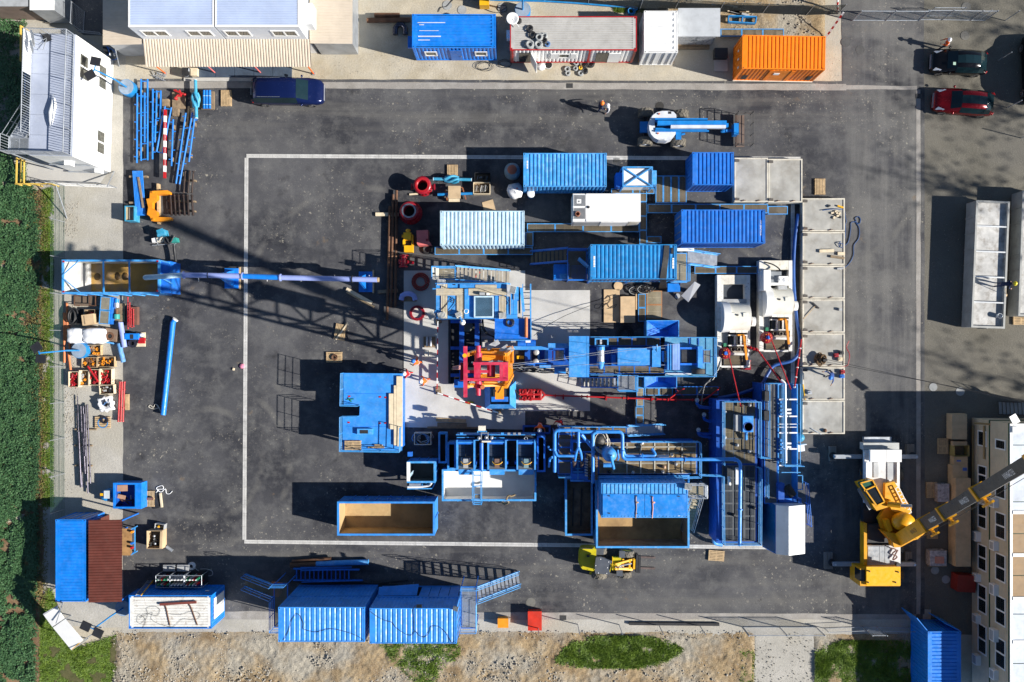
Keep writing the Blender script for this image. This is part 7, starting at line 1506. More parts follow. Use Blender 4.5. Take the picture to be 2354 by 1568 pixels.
fb(t,"end_box",RIGB,370,615,530,652,1.0,2.4)
full();mb=MB();c=W(1845,1008,1.2);mb.lathe((c.x,c.y,0),[(.3,0),(.32,.7),(.2,.95),(0,1.0)],14);sO("mixer_drum",mb,TEAL,"pale turquoise mixer drum right of the open compartment tank","drum")
t=tH("white_chair","white slatted chair lying beside the far right tank","chair");
for q in((-.35,0,.3),):
 c=W(1843,1030,.6);mb=MB();mb.obox((c.x,c.y,.4),.5,.55,.06,8);mb.build("seat",WHITE,t);mb=MB();mb.obox((c.x,c.y+.28,.46),.5,.06,.5,8);mb.build("backrest",WHITE,t)
 for dx in(-.2,.2):
  for dy in(-.22,.22):mb=MB();mb.tube([(c.x+dx,c.y+dy,0),(c.x+dx,c.y+dy,.4)],.025,6);mb.build("leg",WHITE,t)
# pumps, concrete trays, right-hand skips
zone(2820,1030,3.2667)
def mudpump(label,dx,dy,motor):
 t=tH("mud_pump",label,"pump","mud pumps");z=1.2
 def b(name,mat,x0,y0,x1,y1,z0,z1_):return fb(t,name,mat,x0+dx,y0+dy,x1+dx,y1+dy,z0,z1_)
 top=230 if not motor else 40-dy
 b("skid_frame",WHITE_R,160,top,215,1430,.1,.85);b("skid_frame",WHITE_R,545,top,590,1430,.1,.85);b("skid_end",IVORY,216,top,544,top+120,.1,.84);b("skid_end",WHITE_R,216,1415,544,1440,.1,.83);b("skid_floor",M("pump_floor",(.05,.06,.075),.6,.2,dirt=.4),216,top+121,544,1414,.1,.35)
 if motor:
  b("motor",M("motor_grey",(.24,.26,.28),.5,dirt=.3),310,360-dy*0-195-dy,480,500-195-dy,.5,1.7)if False else fb(t,"motor",M("motor_grey",(.24,.26,.28),.5,dirt=.3),860,185,1000,330,.5,1.6)
  fb(t,"motor_cover",WHITE,965,245,1090,330,.6,1.8);fb(t,"motor_cover",WHITE,860,330,1140,365,.6,1.4);fb(t,"air_box",GREY,960,370,1075,420,.5,1.5);fb(t,"belt_guard",WHITE,768,165,860,430,.4,2.0)
  mb=MB();mb.tube([W(1030,290,2.0),W(1030,300,2.2)],.12,10);mb.build("breather",WHITE,t);mb=MB();mb.tube(cV([W(770,60,1.0),W(880,90,1.2),W(960,140,1.2),W(990,185,1.4)]),.05,6);mb.build("black_hose",CABLE,t)
 else:
  b("inner_frame",WHITE_R,216,350,240,545,.3,.84);b("inner_frame",WHITE_R,520,350,544,545,.3,.84);b("inner_frame",GREY,216,545,544,610,.3,.8)
 for(xa,xb,r_,mm,nm)in((320,580,1.05,M("pump_ivory",(.70,.68,.60),.5,var=.08,dirt=.2),"crankcase"),(222,318,1.18,WHITE,"chain_case")):
  A,B=W(xa+dx,790+dy,z),W(xb+dx,790+dy,z);mb=MB();n=16;ry=1.12 if nm=="crankcase" else 1.2;vs=[]
  for X in(A.x,B.x):
   for i in range(n+1):a=math.pi*i/n;vs.append((X,A.y-ry*math.cos(a)*(.92 if a<1.57 else 1.0),.5+r_*math.sin(a)**.8*1.25))
  m_=n+1;mb.add(vs,[(i,i+1,m_+i+1,m_+i)for i in range(n)],True);mb.face([vs[i]for i in range(m_)][::-1]);mb.face([vs[m_+i]for i in range(m_)]);mb.build(nm,mm,t)
 c=W(430+dx,752+dy,2.0);mb=MB();mb.cyl((c.x,c.y,1.75),.07,.2,10);mb.build("breather",DARK,t)
 for x0 in(345,500):b("inspection_lid",MATS["pump_ivory"],x0,725,x0+55,775,1.7,1.86)
 mb=MB();mb.tube([W(582+dx,840+dy,1.2),W(600+dx,840+dy,1.2)],.24,14);mb.build("shaft_seal",CRIM,t);mb=MB();mb.tube([W(605+dx,838+dy,1.2),W(652+dx,838+dy,1.2)],.36,18);mb.build("shaft_cap",WHITE,t)
 for k in range(3):b("cover_plate",WHITE_R,325+80*k,915,400+80*k,985,.7,1.15)
 for k in range(3):p_=b("liner_window",DARK,325+80*k,1030,378+80*k,1140,.5,.95);b("window_bar",WHITE_R,380+80*k,1025,400+80*k,1145,.5,1.05)
 b("liner_frame",WHITE_R,310,1010,585,1026,.5,1.06);b("liner_frame",WHITE_R,310,1144,585,1160,.5,1.06)
 for k in range(3):mb=MB();c=W(360+82*k+dx,1200+dy,1.0);mb.lathe((c.x,c.y,.5),[(.17,0),(.17,.55),(.1,.56),(.1,.35),(0,.35)],14);mb.build("valve_pot",M("valve_iron",(.13,.11,.09),.6,.3,dirt=.4),t)
 b("fluid_end",M("fluid_iron",(.35,.31,.25),.6,dirt=.4,rust=.4),330,1165,560,1245,.4,.85);mb=MB();mb.tube([W(320+dx,1255+dy,.8),W(560+dx,1265+dy,.8)],.12,10);mb.build("discharge_pipe",WHITE_R,t)
 mb=MB();mb.bar(W(505+dx,1015+dy,1.5),W(545+dx,1340+dy,1.5),.16,.16);mb.build("orange_jib",AMBER,t);b("orange_jib_foot",AMBER,430,1005,510,1025,1.0,1.5)
 R=rect(240+dx,1275+dy,560+dx,1410+dy,.7);gR(t,*R,.7,GRATE,'y',.08,"front_grating",DARK,.05)
 c=W(268+dx,1252+dy,1.6);mb=MB();mb.ball((c.x,c.y,1.3),.45,.45,.42,18,10);pd=mb.build("pulsation_dampener",CRIM,t);mb=MB();mb.cyl((c.x,c.y,1.68),.14,.12,12);mb.build("blue_cap",RIGB,pd)
 for k in range(9):mb=MB();a=k*.698;mb.cyl((c.x+.26*math.cos(a),c.y+.26*math.sin(a),1.62),.035,.06,6);mb.build("bolt",AMBER,pd)
 mb=MB();mb.cyl((c.x,c.y,.4),.2,.6,12);mb.build("dampener_neck",CRIM,pd);b("side_valve",GREENP,245,1120,280,1165,.8,1.1);b("gear_cover",MATS["motor_grey"],165,960,300,1150,.3,.7)
 return t
MATS.setdefault("motor_grey",M("motor_grey",(.24,.26,.28),.5,dirt=.3))
mudpump("white mud pump nearer the rig, its front bay empty",0,0,False);mudpump("white mud pump nearer the concrete trays, motor fitted",550,-205,True)
full();cable("fat blue hose curving along the concrete trays and under the pumps",[W(x,y,.35)for x,y in((1835,492),(1826,560),(1824,640),(1830,720),(1838,780),(1835,812),(1818,830),(1780,840),(1764,860),(1748,885),(1700,905),(1650,915))],.13,M("hose_blue",(.015,.08,.30),.4,dirt=.2),"suction_hose","hose",None,4,10)
for k,(a,b,za,zb2,r_,la)in enumerate((((1671,800),(1702,934),1.9,2.8,.045,"red slanting pipe from the left pump down to the upright tank"),((1769,772),(1817,894),1.9,2.6,.045,"red slanting pipe from the right pump to the far tank"),((1842,780),(1826,890),1.0,2.6,.06,"red and white flanged pipe beside the blue hose"),((1738,800),(1800,885),1.0,2.4,.06,"red jointed pipe between the two pump outlets"),((1700,790),(1740,805),.9,1.0,.09,"short red pipe at the left pump outlet"))):
 t=tH("red_pipe",la,"pipe","red pipes at the pumps");n=5
 for i in range(n):p,q=W(*a,za).lerp(W(*b,zb2),i/n),W(*a,za).lerp(W(*b,zb2),(i+1)/n);mb=MB();mb.tube([p,q],r_,8);o=mb.build("pipe",RED,t);mb=MB();flange(mb,q,q-p,r_*1.6,.06);mb.build("union",WHITE if k==2 else CRIM,o)
for k,pts in enumerate((((1660,810),(1650,850),(1625,880),(1605,905),(1602,935)),((1655,830),(1640,870),(1620,885),(1612,930)))):cable(("outer","inner")[k]+" black and white hose arching from the left pump to the suction pipes",[W(x,y,1.2+.3*math.sin(i))for i,(x,y)in enumerate(pts)],.05,M("hose_steel",(.2,.2,.2),.4,.5),"hose","hose")
cable("black hose arc on the asphalt between the pumps and the tank",[W(x,y,.06)for x,y in((1690,838),(1740,842),(1775,850),(1795,868),(1800,880))],.04)
for k,(x,y)in enumerate(((1602,932),(1618,965),(1605,1000))):
 t=tH("suction_valve",("uppermost","middle","lowest")[k]+" blue suction elbow at the side of the upright mud tank","valve","blue suction elbows");mb=MB();mb.tube(rP([W(x,y-12,1.2),W(x,y,.9),W(x+14,y+4,.8),W(x+40,y+5,.8)],.25),.11,10);mb.build("elbow",RIGB,t);mb=MB();flange(mb,W(x,y-12,1.2),(0,0,1),.16,.1);mb.build("collar",STEEL,t)
t=tH("red_stand","small dark red stand between the pumps and the trailer end","stand");fb(t,"frame",CRIM,1705,828,1726,850,.05,.35);fb(t,"tray",GREY,1708,832,1723,846,.35,.4)
# ---- concrete trays with white steel edges
TRAY=M("tray_concrete",(.36,.35,.32),.85,var=.25,vs=.9,dirt=.6,dcol=(.19,.165,.13),ds=.8);EDGE=M("tray_edge",(.58,.54,.45),.6,dirt=.35,rust=.35)
def tray(label,x0,y0,x1,y1,z,hinge='W',n=None):
 t=tH("concrete_tray",label,"tray","concrete floored trays");R=rect(x0,y0,x1,y1,z);X0,Y0,X1,Y1=R
 mb=MB();mb.b6(X0+.1,Y0+.1,.0,X1-.1,Y1-.1,z-.03);mb.build("slab",TRAY,t)
 for q in((X0,Y0,X1,Y0+.1),(X0,Y1-.1,X1,Y1),(X0,Y0+.1,X0+.1,Y1-.1),(X1-.1,Y0+.1,X1,Y1-.1)):mb=MB();mb.b6(q[0],q[1],0,q[2],q[3],z+.02);mb.build("edge_beam",EDGE,t)
 for y in(Y0+.1,Y1-.32):
  mb=MB();mb.b6(X0+.02,y,z+.02,X0+.34,y+.2,z+.1);o=mb.build("corner_lock",M("lock_dark",(.09,.08,.07),.6,rust=.5),t)
 for k in range(2):mb=MB();mb.bar((X0+.5+(X1-X0)*.45*k,Y0+.05,z+.05),(X0+.85+(X1-X0)*.45*k,Y0+.13,z+.05),.04,.05);mb.build("hinge_pin",RUST,t)
 return R
tile(3,1);ys=[253,562,872,1182,1495,1568+238,1568+545,1568+858];lbs=("topmost tray of the right column, wood offcuts and a yellow tool on it","second tray of the right column, planks and blue hose coil on it","third tray of the right column, bare but for a small red tool","fourth tray of the right column, a broom lying on it","fifth tray of the right column, heap of brown slings on it","sixth tray of the right column, a worker bending on it","lowest tray of the right column with a loose bar")
for k in range(7):tray(lbs[k],318,ys[k]+3,706,ys[k+1]-3,.62)
tile(2,0);tray("left one of the two trays beside the short blue container",2046,1452,2354,1858,.75);tile(3,0);tray("right one of the two trays beside the short blue container",3,1462,316,1862,.75)
full()
tile(3,1);zt2=.62
for k,(x,y,a)in enumerate(((560,328,30),(625,378,10),(655,398,40),(612,405,-20),(640,420,5),(605,435,60),(660,428,-35),(590,392,15),(632,392,80))):mb=MB();c=W(x,y,zt2);mb.obox((c.x,c.y,zt2-.03),.2,.13,.12,a);sO("wood_offcut",mb,PLANK if k%3 else DARK,("small wood offcut a little apart, left of the heap on the topmost tray","small pale wood offcut in the heap on the topmost tray")[k>0],"offcut","wood offcuts on the topmost tray")
mb=MB();mb.bar(W(640,325,zt2+.05),W(690,342,zt2+.05),.12,.1);sO("yellow_tool",mb,YEL,"small yellow tool at the right edge of the topmost tray","tool")
for k,(x0,y0,x1,y1,w_)in enumerate(((472,742,605,738,.22),(575,790,700,808,.18),(640,765,705,768,.24))):mb=MB();mb.bar(W(x0,y0,zt2+.06),W(x1,y1,zt2+.06),w_,.13);sO("timber_piece",mb,PLANK if k!=1 else WOOD_D,("upper left pale plank on the second tray","lower greyish plank on the second tray","short pale plank at the right edge of the second tray")[k],"plank","planks on the second tray")
cable("thin blue hose looping off the trays onto the asphalt",[W(x,y,.7 if x<700 else .04)for x,y in((500,368),(600,355),(680,360),(703,370),(710,430),(720,470),(710,500),(712,570),(700,640),(660,660),(650,690),(680,710),(690,680),(660,670),(700,690),(740,650),(760,540),(765,480),(810,470),(800,440),(830,425),(850,450),(840,490),(810,480),(838,530),(835,620),(790,690),(785,780),(750,850),(705,890),(660,905))],.03,M("thin_hose_blue",(.01,.06,.2),.5,dirt=.1),"thin_hose","hose")
t=tH("push_broom","broom lying on the fourth tray","broom");mb=MB();mb.bar(W(328,1365,.66),W(432,1250,.66),.04,.04);mb.build("handle",WOOD,t);mb=MB();mb.bar(W(408,1215,.67),W(468,1268,.67),.1,.1);mb.build("brush",DARK,t)
mb=MB();c=W(660,1280,zt2);mb.obox((c.x,c.y,zt2-.03),.22,.18,.22,0);sO("small_box",mb,GREY,"small grey tin on the fourth tray","tin")
mb=MB();mb.bar(W(635,905,.68),W(690,900,.68),.14,.1);mb.tube([W(700,890,.68),W(660,915,.7)],.03,6);sO("nozzle",mb,GREY,"hose nozzle at the edge of the third tray","nozzle")
tile(3,2)
mb=MB();c=W(470,180,.62)
for k in range(9):mb.tube(wander((c.x+random.uniform(-.2,.2),c.y+random.uniform(-.25,.25)),.24,14,1.2,.64+.05*k,k,.8,1.2),.055,6)
sO("sling_heap",mb,M("sling_heap_brown",(.15,.095,.05),.95,var=.4,vs=8),"heap of brown lifting slings on the fifth tray","slings")
for k,(x,y,mm,la)in enumerate(((680,110,DARK,"dark box at the right edge of the fifth tray"),(668,168,PLANK,"wooden box under the hoist ropes on the fifth tray"),(632,132,CRIM,"dark red tool between the boxes on the fifth tray"),(690,285,CRIM,"red canister on the sixth tray"),(686,326,BLUE,"blue canister on the sixth tray"),(388,475,GREY,"grey drum lying on the sixth tray"))):
 mb=MB();c=W(x,y,.85);mb.obox((c.x,c.y,.59),.3,.26,.26,5);mb.obox((c.x,c.y,.85),.12,.05,.06,5);sO("tool_box",mb,mm,la,"box")
mb=MB();mb.bar(W(322,400,.66),W(342,540,.66),.07,.07);sO("yellow_bar",mb,YEL,"yellow bar at the left edge of the sixth tray","bar")
mb=MB();mb.bar(W(400,805,.66),W(490,858,.66),.05,.05);sO("loose_bar",mb,GALV,"thin pale bar lying across the lowest tray","bar")
mb=MB();c=W(520,824,.6);mb.lathe((c.x,c.y,.59),[(.13,0),(.15,.1),(.08,.2),(0,.22)],12);sO("rusty_ring",mb,RUST,"small rusty cap on the lowest tray","cap")
cable("red hose hanging over the right edge of the trays",[W(x,y,.5)for x,y in((745,0),(722,60),(748,120),(742,190),(720,230),(620,243))],.035,CRIM,"red_hose","hose")
# ---- grey skips on the right
tile(3,1);rot(-2.3,W(2060,860,1.5));sk,R=oT("long grey skip with a worker shovelling inside",1895,282,2200,1448,.15,1.55,M("skip_grey",(.34,.345,.33),.55,dirt=.35,rust=.2),M("skip_inside",(.46,.455,.44),.7,var=.3,vs=1.2,dirt=.85,dcol=(.14,.11,.08),ds=1.6),1.28,"grey_skip","skip",.1,True,1.1)
for k in range(1,5):yy=R[1]+(R[3]-R[1])*k/5;mb=MB();mb.b6(R[0]+.1,yy-.05,1.45,R[2]-.1,yy+.05,1.53);mb.build("cross_tube",M("skip_tube",(.60,.62,.64),.5,dirt=.3),sk)
rot();rot(-2.0,W(2420,760,1.5));sk2,R=oT("grey skip cut off by the right picture edge",2325,190,2640,1340,.15,1.55,MATS["skip_grey"],MATS["skip_inside"],1.28,"grey_skip","skip",.1,True,1.1);rot()
mb=MB();c=W(2125,1338,1.5);mb.lathe((c.x,c.y,1.285),[(.17,0),(.19,.35),(.17,.35),(.15,.05),(0,.05)],16);sO("bucket",mb,GALV,"metal bucket standing in the grey skip","bucket")
pallet(2330,1370,0,"pallet boards under the lower end of the right edge skip")
# left storage strip and loose goods
def rod(name,label,cat,group,mat,a,b,z,r,n=10,hollow=False):
 mb=MB();p,q=W(*a,z),W(*b,z)
 (mb.pipe(p,q,r,r*.2,n)if hollow else mb.tube([p,q],r,n));return sO(name,mb,mat,label,cat,group)
BR=M("rack_blue",(.006,.18,.62),.4,dirt=.2,chalk=.08);tile(0,0)
def piperack(label,rails,stubs=5,close=False,z=.35,r=.065):
 t=tH("tube_rack",label,"pipe frame","blue pipe frames")
 for k,(a,b)in enumerate(rails):
  mb=MB();mb.tube([W(*a,z),W(*b,z)],r,8);o=mb.build("rail",BR,t)
  if len(rails)==1:
   for i in range(stubs):p=W(*a,z).lerp(W(*b,z),(i+.3)/stubs);s=(.22 if(i+len(label))%2 else-.2);mb=MB();mb.tube([p,p+Vector((s,.02,0))],.045,7);mb.build("stub",BR,o)
 if len(rails)>1:
  for i in range(stubs):f=(i+.02)/(stubs-1)*.96+.02;mb=MB();mb.tube([W(*rails[0][0],z).lerp(W(*rails[0][1],z),f),W(*rails[1][0],z).lerp(W(*rails[1][1],z),f)],.045,7);mb.build("rung",BR,t)
 for f in(.15,.85):p=W(*rails[0][0],z).lerp(W(*rails[0][1],z),f);mb=MB();mb.obox((p.x,p.y,0),.14,.3,z-r,0);mb.build("block",WOOD_D,t)
for la,ra,st in(("leftmost long blue pipe with side stubs by the office block",[((1262,860),(1258,1500))],8),("wide blue ladder frame, longest of the frames by the office block",[((1297,730),(1297,1480)),((1357,730),(1357,1475))],6),("thin blue rail inside the longest ladder frame",[((1330,855),(1330,1310))],5),("blue stubbed pipe right of the longest ladder frame",[((1405,820),(1402,1465))],7),("narrow blue frame of two rails with a crosspiece end",[((1440,835),(1436,1090)),((1478,835),(1474,1095))],3),("short blue rail beside the narrow frame",[((1432,1095),(1424,1310))],4),("closed blue frame leaning left under the striped barrier",[((1518,980),(1440,1395)),((1575,990),(1497,1410))],2),("blue stubbed pipe right of the striped barrier",[((1592,1100),(1576,1528))],5),("long slanting blue pipe, left of the two reaching lowest",[((1708,1040),(1618,1690))],6),("long slanting blue pipe, right of the two reaching lowest",[((1770,1035),(1650,1695))],6),("slanting blue pipe nearest the turquoise stabiliser",[((1790,1080),(1737,1490))],5)):piperack(la,ra,st)
t=tH("striped_barrier","red and white striped barrier pole lying over the blue frames","barrier");A,B=W(1520,1010,.55),W(1515,1640,.55)
for i in range(11):mb=MB();mb.bar(A.lerp(B,i/11),A.lerp(B,(i+1)/11),.17,.17);mb.build("stripe",RED if i%2==0 else WHITE,t)
for i in(2,4,6,8):cnum(t,"LANDOLT",1518,1010+57.3*(i+.5),.645,.105,-90,WHITE)
for x0,y0,x1,y1,h,la in((1490,910,1550,975,.3,"old timber block beside the narrow blue frame"),(1585,995,1640,1065,.3,"old timber block near the slanting blue pipes"),(1583,850,1705,1000,.14,"wooden board under the red valve assembly"),(1850,840,1970,1005,.15,"wooden pallet under the three blue cylinders"),(1752,880,1845,990,.15,"wooden pallet under the turquoise stabiliser")):
 t=tH("timber_stack",la,"timber");R=rect(x0,y0,x1,y1,h)
 for k in range(3):mb=MB();mb.b6(R[0]+(R[2]-R[0])*k/3,R[1],0,R[0]+(R[2]-R[0])*(k+1)/3-.012,R[3],h-.004*k);mb.build("board",WOOD_D,t)
mb=MB();mb.bar(W(1737,980,.1),W(1718,1190,.1),.13,.08);sO("plank",mb,WOOD,"loose plank among the slanting blue pipes","plank")
t=tH("valve_assembly","red valve assembly on a wooden board behind the blue frames","valve")
for a,b in(((1600,830),(1700,870)),((1640,890),(1680,860)),((1605,910),(1640,870)),((1650,830),(1665,890))):mb=MB();mb.tube([W(*a,.4),W(*b,.4)],.07,8);mb.build("valve_pipe",RED,t)
for x,y in((1610,832),(1695,868),(1615,905)):mb=MB();c=W(x,y,.4);mb.ball((c.x,c.y,.3),.12,.12,.14,8,6);mb.build("valve_body",RED,t)
def stab(label,a,b,z,c0,mat):
 t=tH("stabiliser",label,"drill tool","turquoise stabilisers");mb=MB();mb.tube([W(*a,z),W(*b,z)],.12,12);mb.build("shank",mat,t);A,B=W(*a,z),W(*b,z);d=(B-A).normalized();c=W(*c0,z)
 for s in(-1,1):mb=MB();mb.tube([A if s<0 else B,(A-d*.05)if s<0 else(B+d*.05)],.13,12);mb.build("end_cap",BLUE_L,t)
 u=d.cross(Vector((0,0,1)))
 for k in range(4):
  mb=MB();pts=[]
  for i in range(9):f=i/8;a_=k*1.5708+f*1.7;pts.append(c+d*(f-.5)*1.05+(u*math.cos(a_)+Vector((0,0,1))*math.sin(a_))*(.13+.14*math.sin(f*3.14)))
  mb.tube(pts,.1,7);mb.build("blade",mat,t)
stab("upright turquoise spiral stabiliser tool strapped to its pallet by the lane",(1797,740),(1806,1085),.55,(1800,920),TEAL)
for k,x in enumerate((1878,1902,1928)):
 t=tH("gas_cylinder",("left","middle","right")[k]+" of three blue cylinders strapped together on a pallet","cylinder","three blue cylinders");mb=MB();mb.tube([W(x,832,.35),W(x,838,.35),W(x,992,.35),W(x,1000,.35)],.1,12);mb.build("shell",BR,t);mb=MB();mb.tube([W(x,826,.35),W(x,832,.35)],.05,8);mb.build("valve_cap",DARK,t);
 for y in(885,965):mb=MB();flange(mb,W(x,y,.35),(0,1,0),.112,.03);mb.build("strap",BLUE_L,t)
pallet(2078,902,90,"bare weathered pallet right of the three blue cylinders")
tile(0,1)
t=tH("pipe_bundle","bundle of parallel blue tubes on timber with a plank on top","pipes")
for k in range(8):mb=MB();mb.tube([W(1222+12*k,5,.4),W(1252+12*k,415,.4)],.055,8);mb.build("tube",BR,t)
for y in(60,300):mb=MB();mb.bar(W(1195,y,.17),W(1360,y,.17),.14,.3);mb.build("timber",WOOD_D,t)
mb=MB();mb.bar(W(1272,62,.5),W(1318,345,.5),.15,.06);mb.build("plank",WOOD_D,t)
b,R=oT("small turquoise steel box with a striped lining at the asphalt edge",1148,328,1235,465,.02,.9,TEAL,M("box_tan",(.35,.30,.2),.7,dirt=.5),.5,"steel_box","box",.04,False,rim=.05)
for k in range(4):mb=MB();yy=R[0]+(R[2]-R[0])*(.25+.16*k);mb.b6(yy,R[1]+.1,.5,yy+.05,R[3]-.1,.62);mb.build("divider",GREY,b)
t=tH("elevator_frame","orange forked lifting frame on a timber beam","lifting frame");mb=MB();mb.pprism([(1380,190),(1540,182),(1560,198),(1560,218),(1445,225),(1445,262),(1402,295),(1400,350),(1440,378),(1450,428),(1570,432),(1572,455),(1450,470),(1392,465),(1380,425),(1352,405),(1362,340),(1345,262),(1375,258)],.35,.75);mb.build("yoke",AMBER,t)
for x,y in((1405,200),(1412,450)):mb=MB();c=W(x,y,.8);mb.cyl((c.x,c.y,.75),.09,.08,10);mb.build("pin",AMBER,t)
mb=MB();mb.bar(W(1458,125,.17),W(1465,495,.17),.15,.34);mb.build("timber",WOOD,t)
for k,x in enumerate((1695,1737,1772)):mb=MB();p,q=W(x+8,10,.4),W(x-8 if k else x-6,205,.4);mb.tube([p,q],.065,10);flange(mb,p,p-q,.1,.06);flange(mb,q,q-p,.095,.08);sO("pipe_joint",mb,DKPIPE,("left","middle","right")[k]+" of the three dark pipe joints nearest the slanting blue pipes","pipe","dark pipe joints")
for k,x in enumerate((1570,1607,1645,1690,1727,1767)):mb=MB();p,q=W(x-4,222,.4),W(x+8,415,.4);mb.tube([p,q],.075,10);flange(mb,p.lerp(q,.06),p-q,.11,.07);flange(mb,q.lerp(p,.06),q-p,.1,.07);sO("pipe_joint",mb,DKPIPE,("first","second","third","fourth","fifth","sixth")[k]+" from the left of the lower row of dark pipe joints","pipe","dark pipe joints")
for k,(y,x0,x1)in enumerate(((90,1660,1805),(280,1550,1800),(370,1550,1800))):mb=MB();mb.bar(W(x0,y,.15),W(x1,y+8,.15),.12,.28);sO("timber_bearer",mb,WOOD_D,("timber bearer under the three dark joints","upper timber bearer under the six dark joints","lower timber bearer under the six dark joints")[k],"timber")
t=tH("transfer_pump","turquoise engine pump on a trolley above the long trough","pump");
for x,y,r_,h,mm in((1475,575,.28,.9,TEAL),(1420,640,.2,.5,WHITE),(1465,635,.2,.6,IVORY),(1530,650,.18,.7,DARK),(1595,640,.2,.7,M("pump_green",(.03,.27,.24),.5,dirt=.3))):mb=MB();c=W(x,y,h);mb.obox((c.x,c.y,.1),r_*2,r_*1.6,h-.1,12);mb.build("housing",mm,t)
mb=MB();mb.tube(cV([W(1480,650,.8),W(1520,610,.85),W(1560,670,.8),W(1600,600,.75)]),.05,6);mb.build("hose",DARK,t);bars(t,"trolley",GALV,[((1400,690),(1620,672)),((1450,610),(1450,690)),((1600,600),(1605,690))],.12);mb=MB();c=W(1470,560,1.0);mb.obox((c.x,c.y,.9),.5,.35,.05,20);mb.build("cover",TEAL,t)
mb=MB();mb.tube(rP([W(1600,690,.6),W(1606,760,.5),W(1618,850,.5),W(1610,1010,.6),W(1600,1060,.7),W(1575,1080,.9)],.4),.11,10);sO("pump_hose",mb,DARK,"thick dark hose from the turquoise pump to the trough end","hose")
FL=M("trough_floor",(.46,.27,.07),.7,var=.25,vs=.8,dirt=.5,dcol=(.10,.22,.42),ds=.6)
tr,R=oT("long blue roll-off trough with an ochre floor under the white pipe",570,823,1465,1133,.15,2.3,BLUE_S,M("trough_lining",(.66,.63,.55),.6,var=.1,dirt=.4,dcol=(.3,.2,.1)),.5,"trough","trough",.09,True,.9,floor=FL)
X0,Y0,X1,Y1=R;mb=MB();mb.add([(X0+.1,Y0+.11,2.2),(X0+.1,Y1-.11,2.2),(X0+1.2,Y1-.11,.52),(X0+1.2,Y0+.11,.52)],[(0,3,2,1),(0,1,2,3)]);mb.build("ramp_plate",WHITE_T,tr)
for x in(950,1188):bars(tr,"cross_beam",BLUE_S,[((x,830),(x+4,1125))],2.33,.09,.09)
bars(tr,"tie_bar",BLUE_S,[((725,830),(572,965)),((572,985),(740,1125))],2.34,.06,.06)
fb(tr,"end_housing",RIGB,1465,835,1565,1128,.2,2.0);mb=MB();a,b=W(1465,900,2.3),W(1580,960,1.7);bars(tr,"hook_frame",BLUE_S,[((1470,990),(1590,930)),((1470,980),(1585,1040)),((1480,830),(1560,850))],2.1,.1,.12)
for x,y in((583,838),(1447,835),(583,1115),(1445,1108)):fb(tr,"reflector",RED,x-8,y-8,x+8,y+8,2.3,2.33)
for x,y,rx,ry in((785,985,.42,.38),(895,978,.25,.28),(1080,972,.2,.3),(1150,975,.25,.3)):mb=MB();c=W(x,y,.5);mb.lathe((c.x,c.y,.5),[(1,0),(1,.012),(0,.02)],16,True,rx,ry);mb.build("mud_patch",M("wet_mud",(.13,.075,.025),.5,dirt=.3),tr)
for y in(1060,1160):pass
t=tH("transfer_pipe","long pale pipe on blue stands reaching over the trough","pipe");zp2=3.3;tile(0,1);pts=[(1340,985),(1690,962),(1915,965),(2230,972),(2354+225,985),(2354+885,1000),(2354+1115,1005)];P=[W(x,y,zp2)for x,y in pts]
for k,(a,b,mm)in enumerate(((0,1,BLUE_L),(1,3,PERI),(3,4,BLUE_V),(4,6,PERI))):
 mb=MB();mb.tube(P[a:b+1],.19,16);o=mb.build("pipe_length",mm,t);mb=MB();d=P[b]-P[b-1];flange(mb,P[b]if b<6 else P[5],d,.27,.08,18);mb.build("flange",PERI if b<6 else DARK,o)
mb=MB();mb.ball(P[0],.2,.19,.19,12,8);mb.build("pipe_nose",BLUE_L,t);mb=MB();mb.tube([P[6],P[6]+Vector((.12,0,0))],.17,14);mb.build("wooden_plug",WOOD,t)
mb=MB();flange(mb,P[2],P[3]-P[1],.215,.05);mb.build("clamp",DARK,t)
for x in(1820,2354+98,2354+410,2354+722,2354+1040):mb=MB();c=W(x,1000,zp2-.1);mb.bar((c.x,c.y+.3,zp2-.15),(c.x,c.y-.15,zp2-.25),.03,.03);mb.build("hook",WHITE,t)
for x0,y0,x1,y1 in((2065,900,2195,1085),(2354+945,930,2354+1070,1118)):
 fb(t,"stand_plate",BLUE_V,x0,y0,x1,y1,.05,.15);c=W((x0+x1)/2,(y0+y1)/2,.5);mb=MB();mb.add([(c.x-.08,c.y-.65,.15),(c.x+.08,c.y-.65,.15),(c.x+.08,c.y+.65,.15),(c.x-.08,c.y+.65,.15),(c.x-.08,c.y-.12,zp2-.2),(c.x+.08,c.y-.12,zp2-.2),(c.x+.08,c.y+.12,zp2-.2),(c.x-.08,c.y+.12,zp2-.2)],[(0,1,5,4),(1,2,6,5),(2,3,7,6),(3,0,4,7),(4,5,6,7)]);mb.build("stand_web",BLUE_V,t)
 fb(t,"timber",WOOD,x1,y0-15,x1+14,y1+10,.0,.14)
mb=MB();P2=[W(1612,1370,.35),W(1590,1400,.35)];tile(0,2);P2+=[W(1500,680,.35)];mb.tube(P2,.2,16);o=sO("blue_pipe",mb,BLUE_V,"single long glossy blue pipe lying on the asphalt","pipe");mb=MB();flange(mb,P2[0],P2[0]-P2[1],.23,.1);mb.build("end_ring",WHITE_R,o);mb=MB();flange(mb,P2[2].lerp(P2[1],.1),P2[2]-P2[1],.22,.05);mb.build("band",BLUE_V,o)
cable("pale rope knotted at the lower end of the glossy blue pipe",[W(x,y,.05)for x,y in((1470,620),(1430,580),(1410,610),(1380,590),(1370,610),(1420,625),(1460,610),(1440,585),(1475,640))],.025,IVORY,"rope","rope")
tile(0,1)
